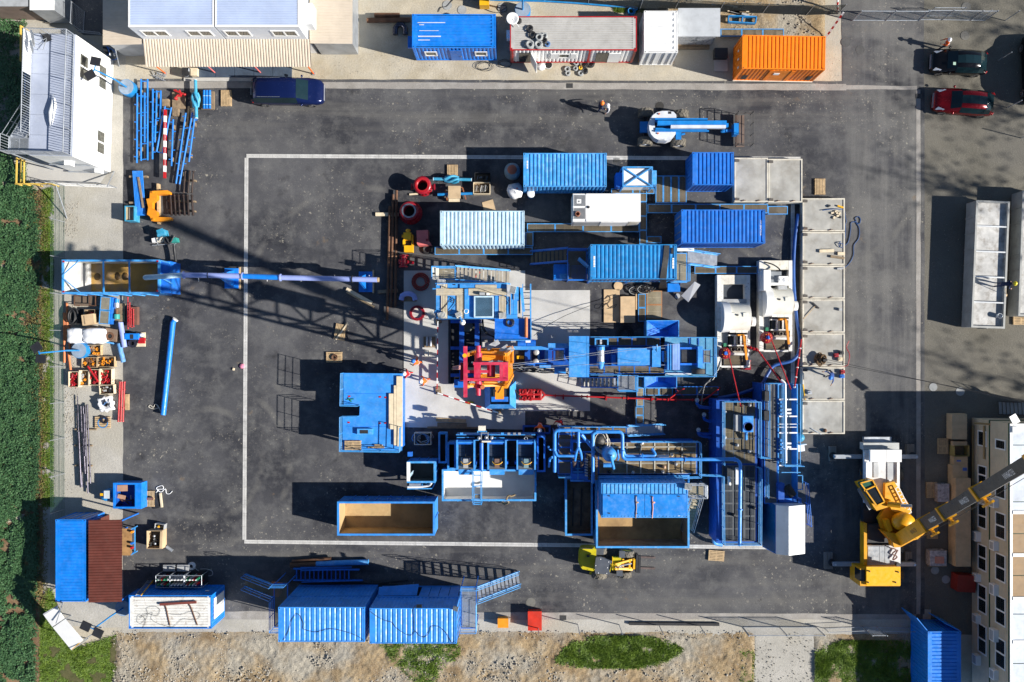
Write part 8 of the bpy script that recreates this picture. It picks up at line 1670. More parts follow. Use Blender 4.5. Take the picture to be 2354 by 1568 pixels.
t=tH("mesh_cage","rusty rectangular cage below the trough","cage");bars(t,"bar",RUST,[((683,1150),(878,1152)),((683,1240),(878,1245)),((683,1150),(683,1240)),((825,1150),(825,1245)),((878,1152),(878,1245))],.8,.05,.05)
for x in(685,876):
 for y in(1152,1242):mb=MB();c=W(x,y,.7);mb.tube([(c.x,c.y,0),(c.x,c.y,.8)],.025,6);mb.build("leg",RUST,t)
fb(t,"net",M("net_brown",(.14,.10,.07),.8),690,1158,872,1238,.2,.24)
t=tH("grating_stack","blue edged steel grating stack leaning beside the trough","gratings");rot(-4,W(970,1280));
for k in range(2):a=rect(918,1158+128*k,1010,1282+128*k,.8);gR(t,*a,.8,M("grating_straw",(.38,.35,.27),.5,.3,dirt=.3),'y',.06,"grating",BLUE_S,.05)
fb(t,"stack_edge",BLUE,1011,1160,1024,1408,.0,.75);fb(t,"stack_base",DARK,918,1160,1008,1408,.0,.7);rot()
t=tH("pump_unit","grey motor and turquoise pump on a wooden skid","pump");fb(t,"skid",WOOD_D,1045,1225,1148,1390,.0,.15)
for y,r_,mm in((1205,.17,BLUE_C),(1240,.2,GALV),(1300,.1,RUST),(1345,.22,MATS["pump_green"])):mb=MB();c=W(1072,y,.45);mb.tube([(c.x,c.y+.18,.42),(c.x,c.y-.18,.42)],r_,12);mb.build("casing",mm,t)
for k,(x0,y0,y1)in enumerate(((1175,1165,1460),(1192,1215,1440),(1208,1265,1445),(1226,1275,1440),(1180,1300,1400))):mb=MB();p,q=W(x0,y0,.45+.05*(k%2)),W(x0+2,y1,.45+.05*(k%2));mb.tube([p,q],.045,8);[flange(mb,p.lerp(q,f),q-p,.07,.06)for f in(.02,.3,.6,.98)];sO("red_pipe",mb,RED,("longest red pipe, leftmost on the dark pallet","second red pipe on the dark pallet","third red pipe on the dark pallet","rightmost red pipe on the dark pallet","short red pipe under the longest one")[k],"pipe","red pipes on the dark pallet")
fb(tH("dark_pallet","dark boarded pallet under the red pipes","pallet"),"boards",M("dark_boards",(.16,.07,.05),.8),1158,1255,1260,1420,.0,.38)
for k,(a,b)in enumerate((((615,1215),(620,1450)),((590,1308),(592,1568+200)),((628,1430),(645,1568+80)),((628,1568+90),(650,1568+268)),((605,1310),(608,1560)))):rod("orange_pipe",("upper short orange pipe by the fence","long orange pipe nearest the fence","middle orange pipe behind the white sacks","lowest orange pipe beside the lamp drum","orange pipe beside the nearest one to the fence")[k],"pipe","orange pipes by the fence",COPPER,a,b,.2,.085,10,True)
t=tH("hose_crate","open crate of black hoses and red caps below the trough","crate");fb(t,"bottom",DARK,650,1275,755,1420,.0,.15);
for k in range(5):mb=MB();mb.tube(wander(W(705,1340,0)[:2],.34+.02*k,30,1.4,.3+.07*k,k,.7,1.2),.06,7);mb.build("hose",CABLE,t)
crate("crate of red pipe unions behind the cardboard box",775,1278,872,1400,.5,WOOD_D,'elbow',RED,14)
t=tH("cardboard_box","open pale cardboard box on the red union crate","box");rot(8,W(808,1378));fb(t,"box",PLY,752,1332,862,1428,.5,.95);fb(t,"lid_strip",WOOD_D,770,1340,780,1420,.95,.96);rot()
for k,(x0,x1)in enumerate(((606,748),(750,948))):
 mb=MB();R=rect(x0,1448,x1,1592,1.0);cx,cy=(R[0]+R[2])/2,(R[1]+R[3])/2;n=18;vs=[]
 for(f,z)in((1,.05),(1.02,.5),(.98,.88),(.8,1.0),(.4,1.04),(0,1.05)):
  for i in range(n):a=6.283*i/n;q=max(abs(math.cos(a)),abs(math.sin(a)));g=1+.05*math.sin(i*2.7+z*9);vs.append((cx+(R[2]-R[0])/2*math.cos(a)/q**.85*f*g,cy+(R[3]-R[1])/2*math.sin(a)/q**.85*f*g,z+.03*math.sin(i*1.9)*f))
 mb.add(vs,[(j*n+i,j*n+(i+1)%n,(j+1)*n+(i+1)%n,(j+1)*n+i)for j in range(5)for i in range(n)],True);sO("wrapped_sacks",mb,FILM,("left","right")[k]+" of the two white film wrapped sack stacks","sacks","film wrapped sacks")
t=tH("flange_plate","rusty brown flange block with a dark bore on a skid","flange");rot(-10,W(1020,1510));fb(t,"plate",M("flange_brown",(.20,.14,.10),.8,rust=.4),962,1450,1075,1562,.1,.5);c=W(1015,1520,.5);mb=MB();mb.ring((c.x,c.y,.5),.17,.3,.06,20);mb.build("ring",RUST,t);mb=MB();mb.cyl((c.x,c.y,.5),.165,.012,18);mb.build("bore",BLACK,t);fb(t,"foot",BLUE_S,945,1575,1065,1590,.05,.3);rot()
rod("white_pipe","short white pipe leaning between sacks and tool pallet","pipe",None,PERI,(1108,1400),(1145,1625),.45,.19,14,True)
t=tH("tool_pallet","pale pallet with a blue machine, a bolted flange and red clamps","pallet");fb(t,"board",PLANK,1250,1490,1332,1620,.0,.14);fb(t,"machine",BLUE_V,1145,1500,1268,1555,.1,.6);fb(t,"machine_slot",DARK,1195,1508,1225,1550,.6,.62);c=W(1215,1590,.3);mb=MB();mb.ring((c.x,c.y,.05),.14,.33,.2,20);mb.build("flange",GUNM,t);fb(t,"clamp",RED,1275,1540,1325,1568,.14,.4);fb(t,"clamp",RED,1270,1570,1325,1592,.14,.35);c=W(1298,1512,.4);mb=MB();mb.ball((c.x,c.y,.3),.2,.14,.15,10,6);mb.build("white_cap",WHITE,t)
tile(0,2);
fullp=((1078,28),(1140,192));rod("blue_rusty_pipe","short blue pipe with rusty patches below the white pipe","pipe",None,M("blue_rusty",(.10,.28,.55),.6,rust=.9,chalk=.3),(1095,25),(1135,195),.35,.18,14,True)
fL("floodlight mast beside the orange clamp crates, lamps over the field edge",(725,88),(360,112),((335,60),(375,165)),5.0,(35,-5))
ORC=[AMBER,AMBER,RUST,WOOD_D]
crate("small clamp crate right of the floodlight drum",770,38,925,132,.35,WOOD,'clamp',ORC,22);crate("left crate of rusty orange clamps in the middle row",750,152,890,245,.35,WOOD,'clamp',[RUST,AMBER,RUST],22);crate("right crate of brighter orange clamps in the middle row",895,145,1052,240,.35,WOOD,'clamp',[AMBER,AMBER,DKPIPE],24)
crate("leftmost deep crate of red pipe elbows",628,282,722,426,.5,PLANK,'elbow',[RED,CRIM],26);crate("crate with an orange clamp and grey chain between the red ones",726,270,814,412,.5,PLANK,'clamp',[AMBER,GREY,WOOD_D],8);crate("third red fittings crate, a red pipe lying across it",816,262,912,408,.5,PLANK,'elbow',[RED,CRIM],24);crate("rightmost deep crate of red pipe elbows",914,256,1026,406,.5,PLANK,'elbow',[RED,RED,CRIM],28)
rod("red_pipe","thick red pipe lying across the third red fittings crate","pipe",None,RED,(808,235),(905,378),.62,.07);crate("small pale crate of dark tools below the red ones",912,406,1045,490,.55,PLANK,'part',[DARK,GREY,RUST],14,4)
t=tH("bulk_bag","open white plastic bag of steel parts on a cardboard sheet","bag");mb=MB();c=W(965,580,.5);n=22;vs=[]
for f,z in((.62,0),(.75,.3),(.62,.55),(.4,.42),(0,.35)):
 for i in range(n):a=6.283*i/n;g=1+.16*math.sin(i*2.3)+.1*math.sin(i*5.1);vs.append((c.x+.85*math.cos(a)*f*g,c.y+.85*math.sin(a)*f*g,z+.06*math.sin(i*3.1)*(f>.3)))
mb.add(vs,[(j*n+i,j*n+(i+1)%n,(j+1)*n+(i+1)%n,(j+1)*n+i)for j in range(4)for i in range(n)],True);mb.build("film",FILM,t)
for k in range(6):mb=MB();q=c+Vector((random.uniform(-.3,.3),random.uniform(-.3,.3),0));mb.obox((q.x,q.y,.42),.3,.1,.1,random.uniform(0,90));mb.build("steel_part",(STEEL,M("part_blue",(.12,.25,.5),.4),DARK)[k%3],t)
pallet(942,748,0,"pallet with a bolted grey flange on it",lx=1.2)if False else None
t=tH("flange_pallet","small pallet with a steel flange lying on a painted blue ring","pallet")
for k in range(6):fb(t,"slat",WOOD,872,698+18*k,1015,712+18*k,.1,.14)
for x in(878,942,1004):fb(t,"bearer",WOOD_D,x-6,697,x+6,802,.0,.1)
c=W(962,728,.2);mb=MB();mb.ring((c.x,c.y,.14),.16,.28,.12,22);mb.build("flange",GUNM,t);c=W(942,755,.2);mb=MB();mb.ring((c.x,c.y,.141),.33,.4,.012,22);mb.build("blue_ring",BLUE_C,t)
for k,(x0,x1)in enumerate(((1103,1088),(1122,1110),(1145,1130))):mb=MB();p,q=W(x0,375,.3),W(x1,745,.3);mb.tube([p,q],.065,9);[flange(mb,p.lerp(q,f),q-p,.095,.07)for f in(.01,.2,.65,.98)];sO("red_pipe",mb,RED,("left","middle","right")[k]+" of three long red pipes at the asphalt edge","pipe","three long red pipes")
t=tH("timber_stack","two weathered boards beside the three long red pipes","timber");[fb(t,"board",WOOD,1150+18*k,490,1166+18*k,636,.0,.12)for k in range(2)]
for k,(x0,y0,x1,y1,r_)in enumerate(((712,505,722,830,.04),(722,835,745,1345,.1),(742,600,752,840,.08),(765,600,770,900,.06),(762,850,782,1220,.1),(772,670,785,1060,.06),(785,590,808,1400,.06),(802,582,832,1312,.06),(745,1160,758,1345,.06))):rod("drill_pipe",("thin bar at the top of the dark pipe pile","thickest dark pipe, outer left of the pile","short dark pipe at the upper left of the pile","short slim pipe at the top centre of the pile","thick dark pipe in the middle of the pile","slim pipe between the thick and long ones","longest slim pipe of the dark pile","rightmost long pipe of the dark pile","short pipe at the lower end of the pile")[k],"pipe","dark drill pipes on the gravel",GUNM,(x0,y0),(x1,y1),.2+.05*(k%2),r_,10,True)
for k,y in enumerate((812,960,1145)):mb=MB();mb.bar(W(690,y,.07),W(850+40*(k==0),y+3,.07),.1,.14);sO("timber_bearer",mb,WOOD_D,("top","middle","bottom")[k]+" timber bearer under the dark pipe pile","timber")
b,R=oT("blue scrap bin with a sloped end holding boards and scrap",1042,1308,1255,1540,.1,1.3,BLUE_V,BLUE_D,None,"scrap_bin","bin",.05,False);fb(b,"slope_end",BLUE_V,1256,1306,1298,1545,.3,1.28)
for x0,y0,x1,y1,mm,a in((1065,1328,1172,1385,PLY,2),(1078,1405,1150,1442,PLY,-12)):rot(a,W((x0+x1)/2,(y0+y1)/2));fb(b,"board",M("board_brown",(.42,.24,.15),.8),x0,y0,x1,y1,.8,.84);rot()
for k in range(14):mb=MB();c=W(random.uniform(1070,1235),random.uniform(1420,1520),.6);mb.obox((c.x,c.y,.4+random.random()*.2),random.uniform(.2,.5),.08,.06,random.uniform(0,180));mb.build("scrap",random.choice((DARK,GALV,RUST,DARK)),b)
t=tH("blue_barrel","blue barrel with a machine and yellow tool on its lid","barrel");c=W(972,1422,.9);mb=MB();mb.lathe((c.x,c.y,0),[(.42,0),(.44,.3),(.42,.32),(.44,.6),(.42,.85),(.38,.9),(0,.9)],22);mb.build("drum",BLUE_C,t);fb(t,"lid_machine",M("lid_pale",(.5,.56,.6),.5),955,1378,1005,1450,.9,1.1);fb(t,"yellow_tool",YEL,920,1402,950,1425,.9,1.05)
pallet(1372,1452,90,"broken pale pallet boards right of the scrap bin",n=5)
mb=MB();c=W(1430,1480,.1);mb.bar(W(1405,1385,.06),W(1440,1540,.06),.45,.08);sO("black_sheet",mb,DARK,"black sheet lying on the asphalt beside the pallet boards","sheet");cable("white strap tangled beside the black sheet",[W(x,y,.05)for x,y in((1420,1400),(1450,1380),(1440,1350),(1490,1330),(1500,1360),(1450,1365),(1480,1390),(1520,1360),(1530,1400),(1560,1405),(1585,1380))],.03,WHITE,"strap","strap")
rod("rusty_ring","short rusty coupling left of the pallet boards","coupling",None,RUST,(1295,1430),(1325,1440),.15,.12,12,True);rod("rusty_ring","rusty and blue coupling on the pallet boards","coupling",None,M("ring_mix",(.2,.1,.07),.7,rust=.5),(1355,1450),(1405,1450),.3,.12,12,True);mb=MB();mb.bar(W(1475,1400,.08),W(1490,1530,.08),.13,.14);sO("pale_beam",mb,PLANK,"pale splintered beam beside the black sheet","beam")
mb=MB();c=W(2222,232,.1);mb.lathe((c.x,c.y,0),[(.18,0),(.2,.08),(.1,.14),(0,.16)],9);sO("pink_rag",mb,M("rag_pink",(.62,.2,.3),.9),"crumpled pink rag by the bund channel","rag");mb=MB();c=W(2147,260,.1);mb.obox((c.x,c.y,0),.12,.18,.12,-15);sO("wood_block",mb,PLANK,"small wood block near the pink rag","block")
tile(0,3)
t=tH("cardboard_box","large cardboard box of black parts on the asphalt","box");R=rect(1348,178,1490,345,.8)
for q in((R[0],R[1],R[2],R[1]+.03),(R[0],R[3]-.03,R[2],R[3]),(R[0],R[1]+.03,R[0]+.03,R[3]-.03),(R[2]-.03,R[1]+.03,R[2],R[3]-.03)):mb=MB();mb.b6(*q[:2],.0,*q[2:],.8);mb.build("side",CARD,t)
for q in(((1490,178),(1475,345)),):bars(t,"flap",CARD,[((1485,185),(1478,340))],.8,.18,.02)
for k in range(12):mb=MB();c=W(random.uniform(1370,1470),random.uniform(200,320),.6);mb.ball((c.x,c.y,.45+.15*random.random()),.1,.1,.08,8,6);mb.build("black_part",BLACK if k%4 else GALV,t)
crate("small grey box of bolts behind the cardboard box",1420,115,1508,172,.5,GREY,'part',[DARK,GREY,YEL],10,-8,group="loose boxes on the asphalt");rod("small_motor","small grey motor lying right of the cardboard box","motor",None,GALV,(1530,325),(1585,362),.14,.13)
coil("white cable coil on the asphalt above the gas bottles",1766,500,.26,6,WHITE,.0,.04,"cable_coil","cable coil");cable("loose white cable end trailing from the coil",[W(x,y,.03)for x,y in((1790,520),(1830,550),(1900,590),(1950,585),(1950,550),(1900,530),(1840,530))],.012,WHITE)
for k,x in enumerate((1432,1562,1698)):
 t=tH("bottle_rack",("left gas bottle rack with green shouldered bottles","middle gas bottle rack with white capped bottles","right gas bottle rack with mixed bottles")[k],"bottle rack","gas bottle racks");a=rect(x,590,x+128 if k<2 else x+155,640,1.3);X0,Y1,X1=a[0],a[3],a[2];Y0=Y1-.9
 for xx in(X0,X1):
  for yy in(Y0,Y1):mb=MB();mb.tube([(xx,yy,0),(xx,yy,1.3)],.03,6);mb.build("post",GALV,t)
 mb=MB();[mb.tube([p,q],.03,6)for p,q in(((X0,Y0,1.3),(X1,Y0,1.3)),((X0,Y1,1.3),(X1,Y1,1.3)),((X0,Y0,1.3),(X0,Y1,1.3)),((X1,Y0,1.3),(X1,Y1,1.3)))];mb.build("rail",GALV,t);mb=MB();mb.b6(X0,Y0,.05,X1,Y1,.12);mb.build("base",DARK,t);
 if k<2:mb=MB();mb.b6(X0+.08,Y1+.02,.0,X1-.08,Y1+.5,.25);mb.build("ramp",GREY,t)
 for j in range(4):
  for i in range(2):mb=MB();mb.lathe((X0+.17+j*.24,Y0+.2+.4*i,.12),[(.1,0),(.1,1.1),(.07,1.25),(.03,1.3),(0,1.31)],10);o=mb.build("gas_bottle",(GREENP,GREY,CRIM)[(j+k+i)%3]if k!=1 else GREY,t);mb=MB();mb.cyl((X0+.17+j*.24,Y0+.2+.4*i,1.36),.045,.12,8);mb.build("cap",WHITE if k else GREENP,o)
fL("floodlight mast leaning over the grass corner beside the gas container",(1130,890),(858,1080),((788,1056),(900,1118)),5.0,(-25,-25))
t=tH("sign_board","large white sign board on a frame standing in the corner grass","sign");a,b,c,d=W(395,945,2.6),W(520,870,2.9),W(765,1185,2.6),W(655,1275,2.3)
mid1,mid2=W(480,1062,2.5),W(592,985,2.75)
for q in((a,b,mid2,mid1),(mid1+Vector((.05,-.05,0)),mid2+Vector((.05,-.05,0)),c,d)):
 mb=MB();mb.add([*q]+[v-Vector((0,0,.05))for v in q],[(3,2,1,0),(0,1,2,3),(4,5,6,7),(0,1,5,4),(1,2,6,5),(2,3,7,6),(3,0,4,7)]);mb.build("panel",WHITE,t)
for p in(a,c,mid1,d):mb=MB();mb.tube([(p.x,p.y,-.05),(p.x,p.y,p.z-.06)],.04,6);mb.build("post",GALV,t)
bars(t,"stay",GALV,[((580,835),(515,1030)),((400,950),(530,870))],2.9,.05,.05);bars(t,"trim",YEL,[((755,1190),(660,1270))],2.5,.04,.04)
# rest of the drilling square
tile(1,2);t=tH("work_platform","blue notched work platform with railings and cream timbers on its right edge","platform");z=2.4
mb=MB();mb.pprism([(802,295),(1350,300),(1340,1010),(795,1000),(795,690),(920,690),(950,685),(955,590),(805,588)],z-.2,z);mb.build("deck",BLUE_G,t)
for y in(484,784):bars(t,"deck_seam",RIGB,[((830,y),(1230,y+4))],z+.004,.03,.01)
for x,y in((830,320),(1320,320),(830,980),(1320,980),(1080,650)):mb=MB();c=W(x,y,z);mb.b6(c.x-.09,c.y-.09,0,c.x+.09,c.y+.09,z-.2);mb.build("leg",RIGB,t)
mb=MB();a,b=W(960,320,z),W(1330,990,z);mb.b6(a.x,a.y,.05,b.x,b.y,z-.21);mb.build("under_box",RIGB,t)
for p in(((806,295),(800,588),(955,592)),((955,686),(797,690),(795,1000),(1335,1008),(1340,790))):prail(t,p,z,mat=BLUE_S)
for x,y in((857,510),(1140,515),(1193,520),(852,750),(1138,757),(1190,755)):fb(t,"deck_socket",RED,x-10,y-7,x+10,y+7,z,z+.03)
fb(t,"hatch_box",BLUE_S,930,808,1072,862,z,z+.25);fb(t,"hatch_plate",DARK,955,820,1030,852,z+.25,z+.27);bars(t,"hose_bit",GREENP,[((835,540),(900,535)),((850,525),(880,560))],z+.05)
for k,q in enumerate(((1292,325,1345,970),(1268,410,1290,960),(1222,485,1264,812))):mb=MB();mb.box(*q,z+.002,z+.16);sO("timber_baulk",mb,PLANK,("widest cream timber on the right edge of the platform","slim cream timber inside the widest one on the platform","shorter cream timber on the platform, nearest its middle")[k],"timber","cream timbers on the platform")
pallet(890,968,0,"small pallet lying at the lower edge of the blue platform",z);mb=MB();mb.bar(W(1030,978,z+.05),W(1180,978,z+.05),.1,.08);mb.bar(W(1090,960,z+.1),W(1165,962,z+.1),.12,.08);sO("plank_pile",mb,WOOD,"brown plank offcuts at the lower edge of the blue platform","planks")
sk,R=oT("long blue skip with an ochre inside at the bund corner",748,1480,1642,1788,.15,2.5,BLUE_G,M("skip_ochre",(.45,.32,.16),.8,var=.3,vs=.8,dirt=.8,dcol=(.2,.11,.05),ds=.8),.35,"blue_skip","skip",.09,True,.85)
X0,Y0,X1,Y1=R
for f_,ch in zip((.81,.71,.61,.51,.4,.3),"OIMHOL"):
 Mx=Matrix(((-1,0,0),(0,0,1),(0,1,0))).to_4x4();Mx.translation=(X0+(X1-X0)*f_,Y1+.07,1.5);cnum(sk,ch,0,0,0,.45,0,BLUE_L,Mx)
tile(2,1);WL=(("walkway under the white generator, long run",138,488,1170,566,.5,4),("upright walkway right of the white generator",1172,160,1240,680,.5,4),("walkway above the clean blue container",1246,308,2354,392,.5,5),("walkway below the cross braced tank",912,165,1310,215,.5,2),("upright walkway beside the bleached container end",124,566,196,695,.5,1),("walkway right of the raised container's stair",1678,880,2260,950,.5,3),("dark four bay walkway left of the short blue container",1320,48,1605,300,.5,4),("small walkway below the upright one",1240,605,1375,668,.5,1))
for la,*q in WL:wW(la,*q[:4],q[4],q[5])
tile(1,1);wW("walkway along the foot of the bleached container",1643,703,2545,776,.5,4);tile(3,1);wW("last walkway bay right of the clean blue container",0,328,182,404,.5,1)
tile(2,1);t=tH("braced_tank","pale topped blue tank cage with an X brace","tank");R=rect(1020,-30,1290,148,2.3);mb=MB();mb.b6(R[0]+.08,R[1]+.08,.1,R[2]-.08,R[3]-.08,2.2);mb.build("tank",WHITE,t)
X0,Y0,X1,Y1=R
for a,b in(((X0,Y0),(X1,Y1)),((X0,Y1),(X1,Y0)),((X0,Y0),(X1,Y0)),((X0,Y1),(X1,Y1)),((X0,Y0),(X0,Y1)),((X1,Y0),(X1,Y1))):mb=MB();mb.bar((*a,2.3),(*b,2.305),.08,.1);mb.build("cage_bar",BLUE_S,t)
for x in(X0,X1):
 for y in(Y0,Y1):mb=MB();mb.b6(x-.05,y-.05,0,x+.05,y+.05,2.25);mb.build("cage_post",BLUE_S,t)
fb(t,"valve_box",RIGB,958,20,1015,150,.2,1.6);fb(t,"valve_box",BLUE_S,1292,0,1330,130,.2,1.7)
X0,Y0,X1,Y1=R5;t=tH("control_stair","shaded blue stair and landing at the left end of the raised container","stairs");yc=W(0,780,2.1).y;gR(t,X0-1.5,Y0+.1,X0-.05,Y1-.1,2.1,GRATE,'x',.08,"landing",BLUE,.06);stairs(t,(X0-1.5,yc,2.1),(X0-4.2,yc-.02,.1),.95,9,BLUE,GRATE);rL(t,[(X0-1.5,yc-.6,2.1),(X0-1.5,Y0+.1,2.1),(X0-.1,Y0+.1,2.1)],BLUE);rL(t,[(X0-1.5,Y1-.1,2.1),(X0-.1,Y1-.1,2.1)],BLUE)
for y in(Y0+.2,Y1-.2):mb=MB();mb.tube([(X0-1.4,y,0),(X0-1.4,y,2.02)],.05,6);mb.build("leg",BLUE,t)
mb=MB();mb.bar((X0-.05,Y0+1.0,3.2),(X0-.75,Y0+1.6,3.2),.05,1.9);mb.build("open_door",BLUE_S,t)
t=tH("control_stair","sunlit blue stair and grating landing at the right end of the raised container","stairs");gR(t,X1+.05,Y0-.05,X1+1.25,Y1-.3,2.1,GRATE_T,'y',.08,"landing",BLUE_S,.06);yc=W(0,805,2).y;stairs(t,(X1+1.3,yc,2.1),(X1+3.9,yc-.1,.2),1.0,12,BLUE_S,GALV);rL(t,[(X1+1.25,yc-.6,2.1),(X1+1.25,Y0,2.1),(X1+.1,Y0,2.1)],BLUE_S)
for y in(Y0+.1,Y1-.4):mb=MB();mb.tube([(X1+1.15,y,0),(X1+1.15,y,2.02)],.05,6);mb.build("leg",BLUE,t)
fb(t,"white_board",WHITE,1520,715,1675,742,2.9,3.0)
t=tH("cable_bundle","broad strap of black cables over the raised container","cables")
for k in range(9):mb=MB();f=k*9;mb.tube([W(1402+f*.55,690,4.74),W(1392+f*.6,800,4.74),W(1362+f*.75,990,4.74),W(1360+f*.75,1010,4.5),W(1365+f*.7,1030,3.0),W(1350+f,1090,.1)],.035,5);mb.build("cable",CABLE,t)
t=tH("electric_box","blue electrical cabinets left of the raised container","cabinet");fb(t,"cabinet",BLUE_V,385,862,535,1000,.1,1.6);fb(t,"cabinet",BLUE,545,870,690,1000,.1,1.5);fb(t,"cabinet_step",BLUE_S,440,950,525,998,1.6,1.65)
t=tH("cable_tangle","tangle of black and grey cables below the raised container","cables")
for k in range(12):mb=MB();c=W(1090+15*k,1080+6*(k%5),0);mb.tube(wander((c.x,c.y),.3+.03*(k%5),24,1.3,.05+.04*k,k,1.4,.7),.028,5);mb.build("cable",CABLE if k%4 else CABLE_G,t)
mb=MB();c=W(978,1062,.1);mb.cyl((c.x,c.y,.0),.34,.1,20);sO("cable_reel",mb,PLY,"round wooden reel end below the raised container","reel")
for k,q in enumerate(((845,1095,990,1398,.1),(998,1158,1132,1400,.45),(1138,1135,1158,1280,.3))):mb=MB();mb.box(*q[:4],0,q[4]);sO("plywood_box",mb,PLY,("wide plywood sheet below the raised container","raised plywood lid right of the wide sheet","thin plywood strip beside the film covered gratings")[k],"plywood")
wW("film covered blue grating right of the plywood",1160,1135,1230,1390,.35,2,BLUE_S,GRATE,along='y');wW("rusty framed double grating under plastic film",1236,1106,1380,1364,.3,2,M("frame_rust",(.40,.18,.07),.7),GRATE_T,along='y')
mb=MB();mb.box(1432,1040,1546,1115,.1,.7);sO("tool_chest",mb,BLUE_V,"blue tool chest below the landing of the raised container","chest");t=tH("leaning_panel","white steel door panel leaning beside the mud pump","panel");q=[W(1680,1022,1.5),W(1733,1052,1.5),W(1622,1212,.5),W(1556,1152,.5)];mb=MB();mb.add(q+[v-Vector((0,0,.06))for v in q],[(0,1,2,3),(3,2,1,0),(7,6,5,4),(0,1,5,4),(1,2,6,5),(2,3,7,6),(3,0,4,7)]);mb.build("panel",WHITE,t);mb=MB();c=W(1650,1110,.5);mb.b6(c.x-.3,c.y-.1,0,c.x+.3,c.y+.1,.8);mb.build("prop",DARK,t)
mb=MB();c=W(1523,1155,.1);mb.cyl((c.x,c.y,0),.2,.08,16);sO("round_weight",mb,GREY,"round grey weight left of the leaning white panel","weight");coil("heap of black hose in the shade under the plywood",1040,1505,.6,5,CABLE,.0,.05,"hose_coil","hose");cable("black cable with a red plug strung over the slab to the plywood",[W(x,y,z)for x,y,z in((200,1520,1.0),(300,1440,.8),(460,1350,.6),(545,1312,.5),(700,1250,.4),(850,1205,.3),(960,1165,.4),(1040,1155,.5))],.022)
cable("thin cable loops on the wide plywood sheet",[W(x,y,.14)for x,y in((860,1180),(890,1150),(905,1190),(870,1230),(800,1240),(790,1270),(830,1270),(870,1220),(900,1260),(960,1230),(940,1260),(880,1270))],.018)
tile(1,1)
def wellhead(label,x,y,r,h,bore,top):
 t=tH("wellhead_spool",label,"wellhead","red wellhead spools");c=W(x,y,h*.5);mb=MB();mb.lathe((c.x,c.y,0),[(r,0),(r,.14),(r*.75,.2),(r*.7,h*.5),(bore*1.5,h-.15),(bore*1.65,h-.13),(bore*1.65,h),(bore,h),(bore,.3),(0,.3)],26);mb.build("spool",CRIM,t)
 for k in range(16):a=k*.3927;mb=MB();mb.cyl((c.x+r*.9*math.cos(a),c.y+r*.9*math.sin(a),.14),.035,.1,7);mb.build("stud",DARK if k%2 else RED,t)
 mb=MB();mb.ring((c.x,c.y,h),bore*1.02,bore*1.3,.03,24);mb.build("seal_ring",top,t);mb=MB();mb.cyl((c.x,c.y,.32),bore*.98,.02,20);mb.build("bore",BLACK,t);return t,c
wellhead("large red wellhead cone with a bright steel seal ring",1415,382,.88,1.1,.42,STEEL);t,c=wellhead("smaller red flanged wellhead spool with side outlets",1537,150,.62,1.3,.4,RED)
for s in(-1,1):mb=MB();mb.tube([(c.x+s*.4,c.y,.6),(c.x+s*.85,c.y,.6)],.17,12);flange(mb,(c.x+s*.85,c.y,.6),(1,0,0),.25,.08);mb.build("side_outlet",CRIM,t)
for k,(x0,y0,x1,y1)in enumerate(((1230,330,1205,1375),(1262,220,1240,1262),(1293,185,1280,1255))):rod("rust_casing",("left","middle","right")[k]+" of the three long rusty casing pipes","pipe","three rusty casing pipes",RUST,(x0,y0),(x1,y1),.3,.1,12,True)
for k,(a,b)in enumerate((((1100,405),(1310,405)),((1120,1118),(1305,1105)))):mb=MB();mb.bar(W(*a,.09),W(*b,.09),.26,.18);sO("timber_bearer",mb,(PLANK,WOOD_D)[k],("upper pale","lower dark")[k]+" timber bearer under the rusty casing pipes","timber")
t=tH("power_tong","yellow power tong machine right of the rusty casing","machine")
for q in((1355,570,1425,640,.2,.8),(1350,640,1370,700,.2,.6),(1430,590,1445,690,.2,.7),(1362,690,1440,750,.2,.9),(1340,590,1360,615,.3,.6)):fb(t,"housing",YEL,*q[:4],q[4],q[5])
fb(t,"throat",DARK,1375,640,1428,690,.1,.4);mb=MB();mb.tube([W(1398,550,.5),W(1398,580,.6)],.2,10,True,.1);mb.build("head",YEL,t)
t=tH("pink_box","faded pink steel box beside the yellow tong","box");mb=MB();mb.pprism([(1476,552),(1580,548),(1582,640),(1612,682),(1490,690),(1480,675)],.1,1.0);mb.build("box",PINK,t);fb(t,"latch",CRIM,1562,630,1580,648,1.0,1.05);coil("black hose coil with a rusty core below the pink box",1575,728,.33,5,CABLE,.0,.05,"hose_coil","hose")
t=tH("gate_valve","crimson gate valve lying left of the stair","valve");mb=MB();mb.tube([W(1360,780,.4),W(1355,890,.4)],.24,14);flange(mb,W(1360,785,.4),(0,1,0),.34,.1,16);flange(mb,W(1355,885,.4),(0,1,0),.34,.1,16);mb.build("body",CRIM,t);mb=MB();mb.tube([W(1380,840,.4),W(1452,848,.4)],.14,12);mb.ball(W(1330,840,.4),.2,.25,.2,10,6);mb.build("bonnet",CRIM,t)
coil("thick red hose coil on the slab corner",1515,1025,.62,6,M("hose_red",(.25,.03,.025),.5),.05,.06,"hose_coil","hose");t=tH("ring_flange","red ring flange lying on the slab","flange");c=W(1482,1312,.2);mb=MB();mb.ring((c.x,c.y,.05),.4,.58,.18,28);mb.build("ring",CRIM,t)
for k in range(18):a=k*.349;mb=MB();mb.cyl((c.x+.49*math.cos(a),c.y+.49*math.sin(a),.23),.03,.03,6);mb.build("bolt_hole",DARK,t)
t=tH("elbow_pipe","grey blue half round pipe elbow on timber","pipe bend");mb=MB();mb.tube([W(1335,1190,.35),W(1345,1150,.4),W(1375,1135,.45),W(1400,1132,.45),W(1430,1137,.45),W(1455,1155,.4),W(1465,1192,.35)],.2,14);mb.build("elbow",PERI,t);fb(t,"timber",WOOD_D,1325,1150,1475,1205,.05,.15)
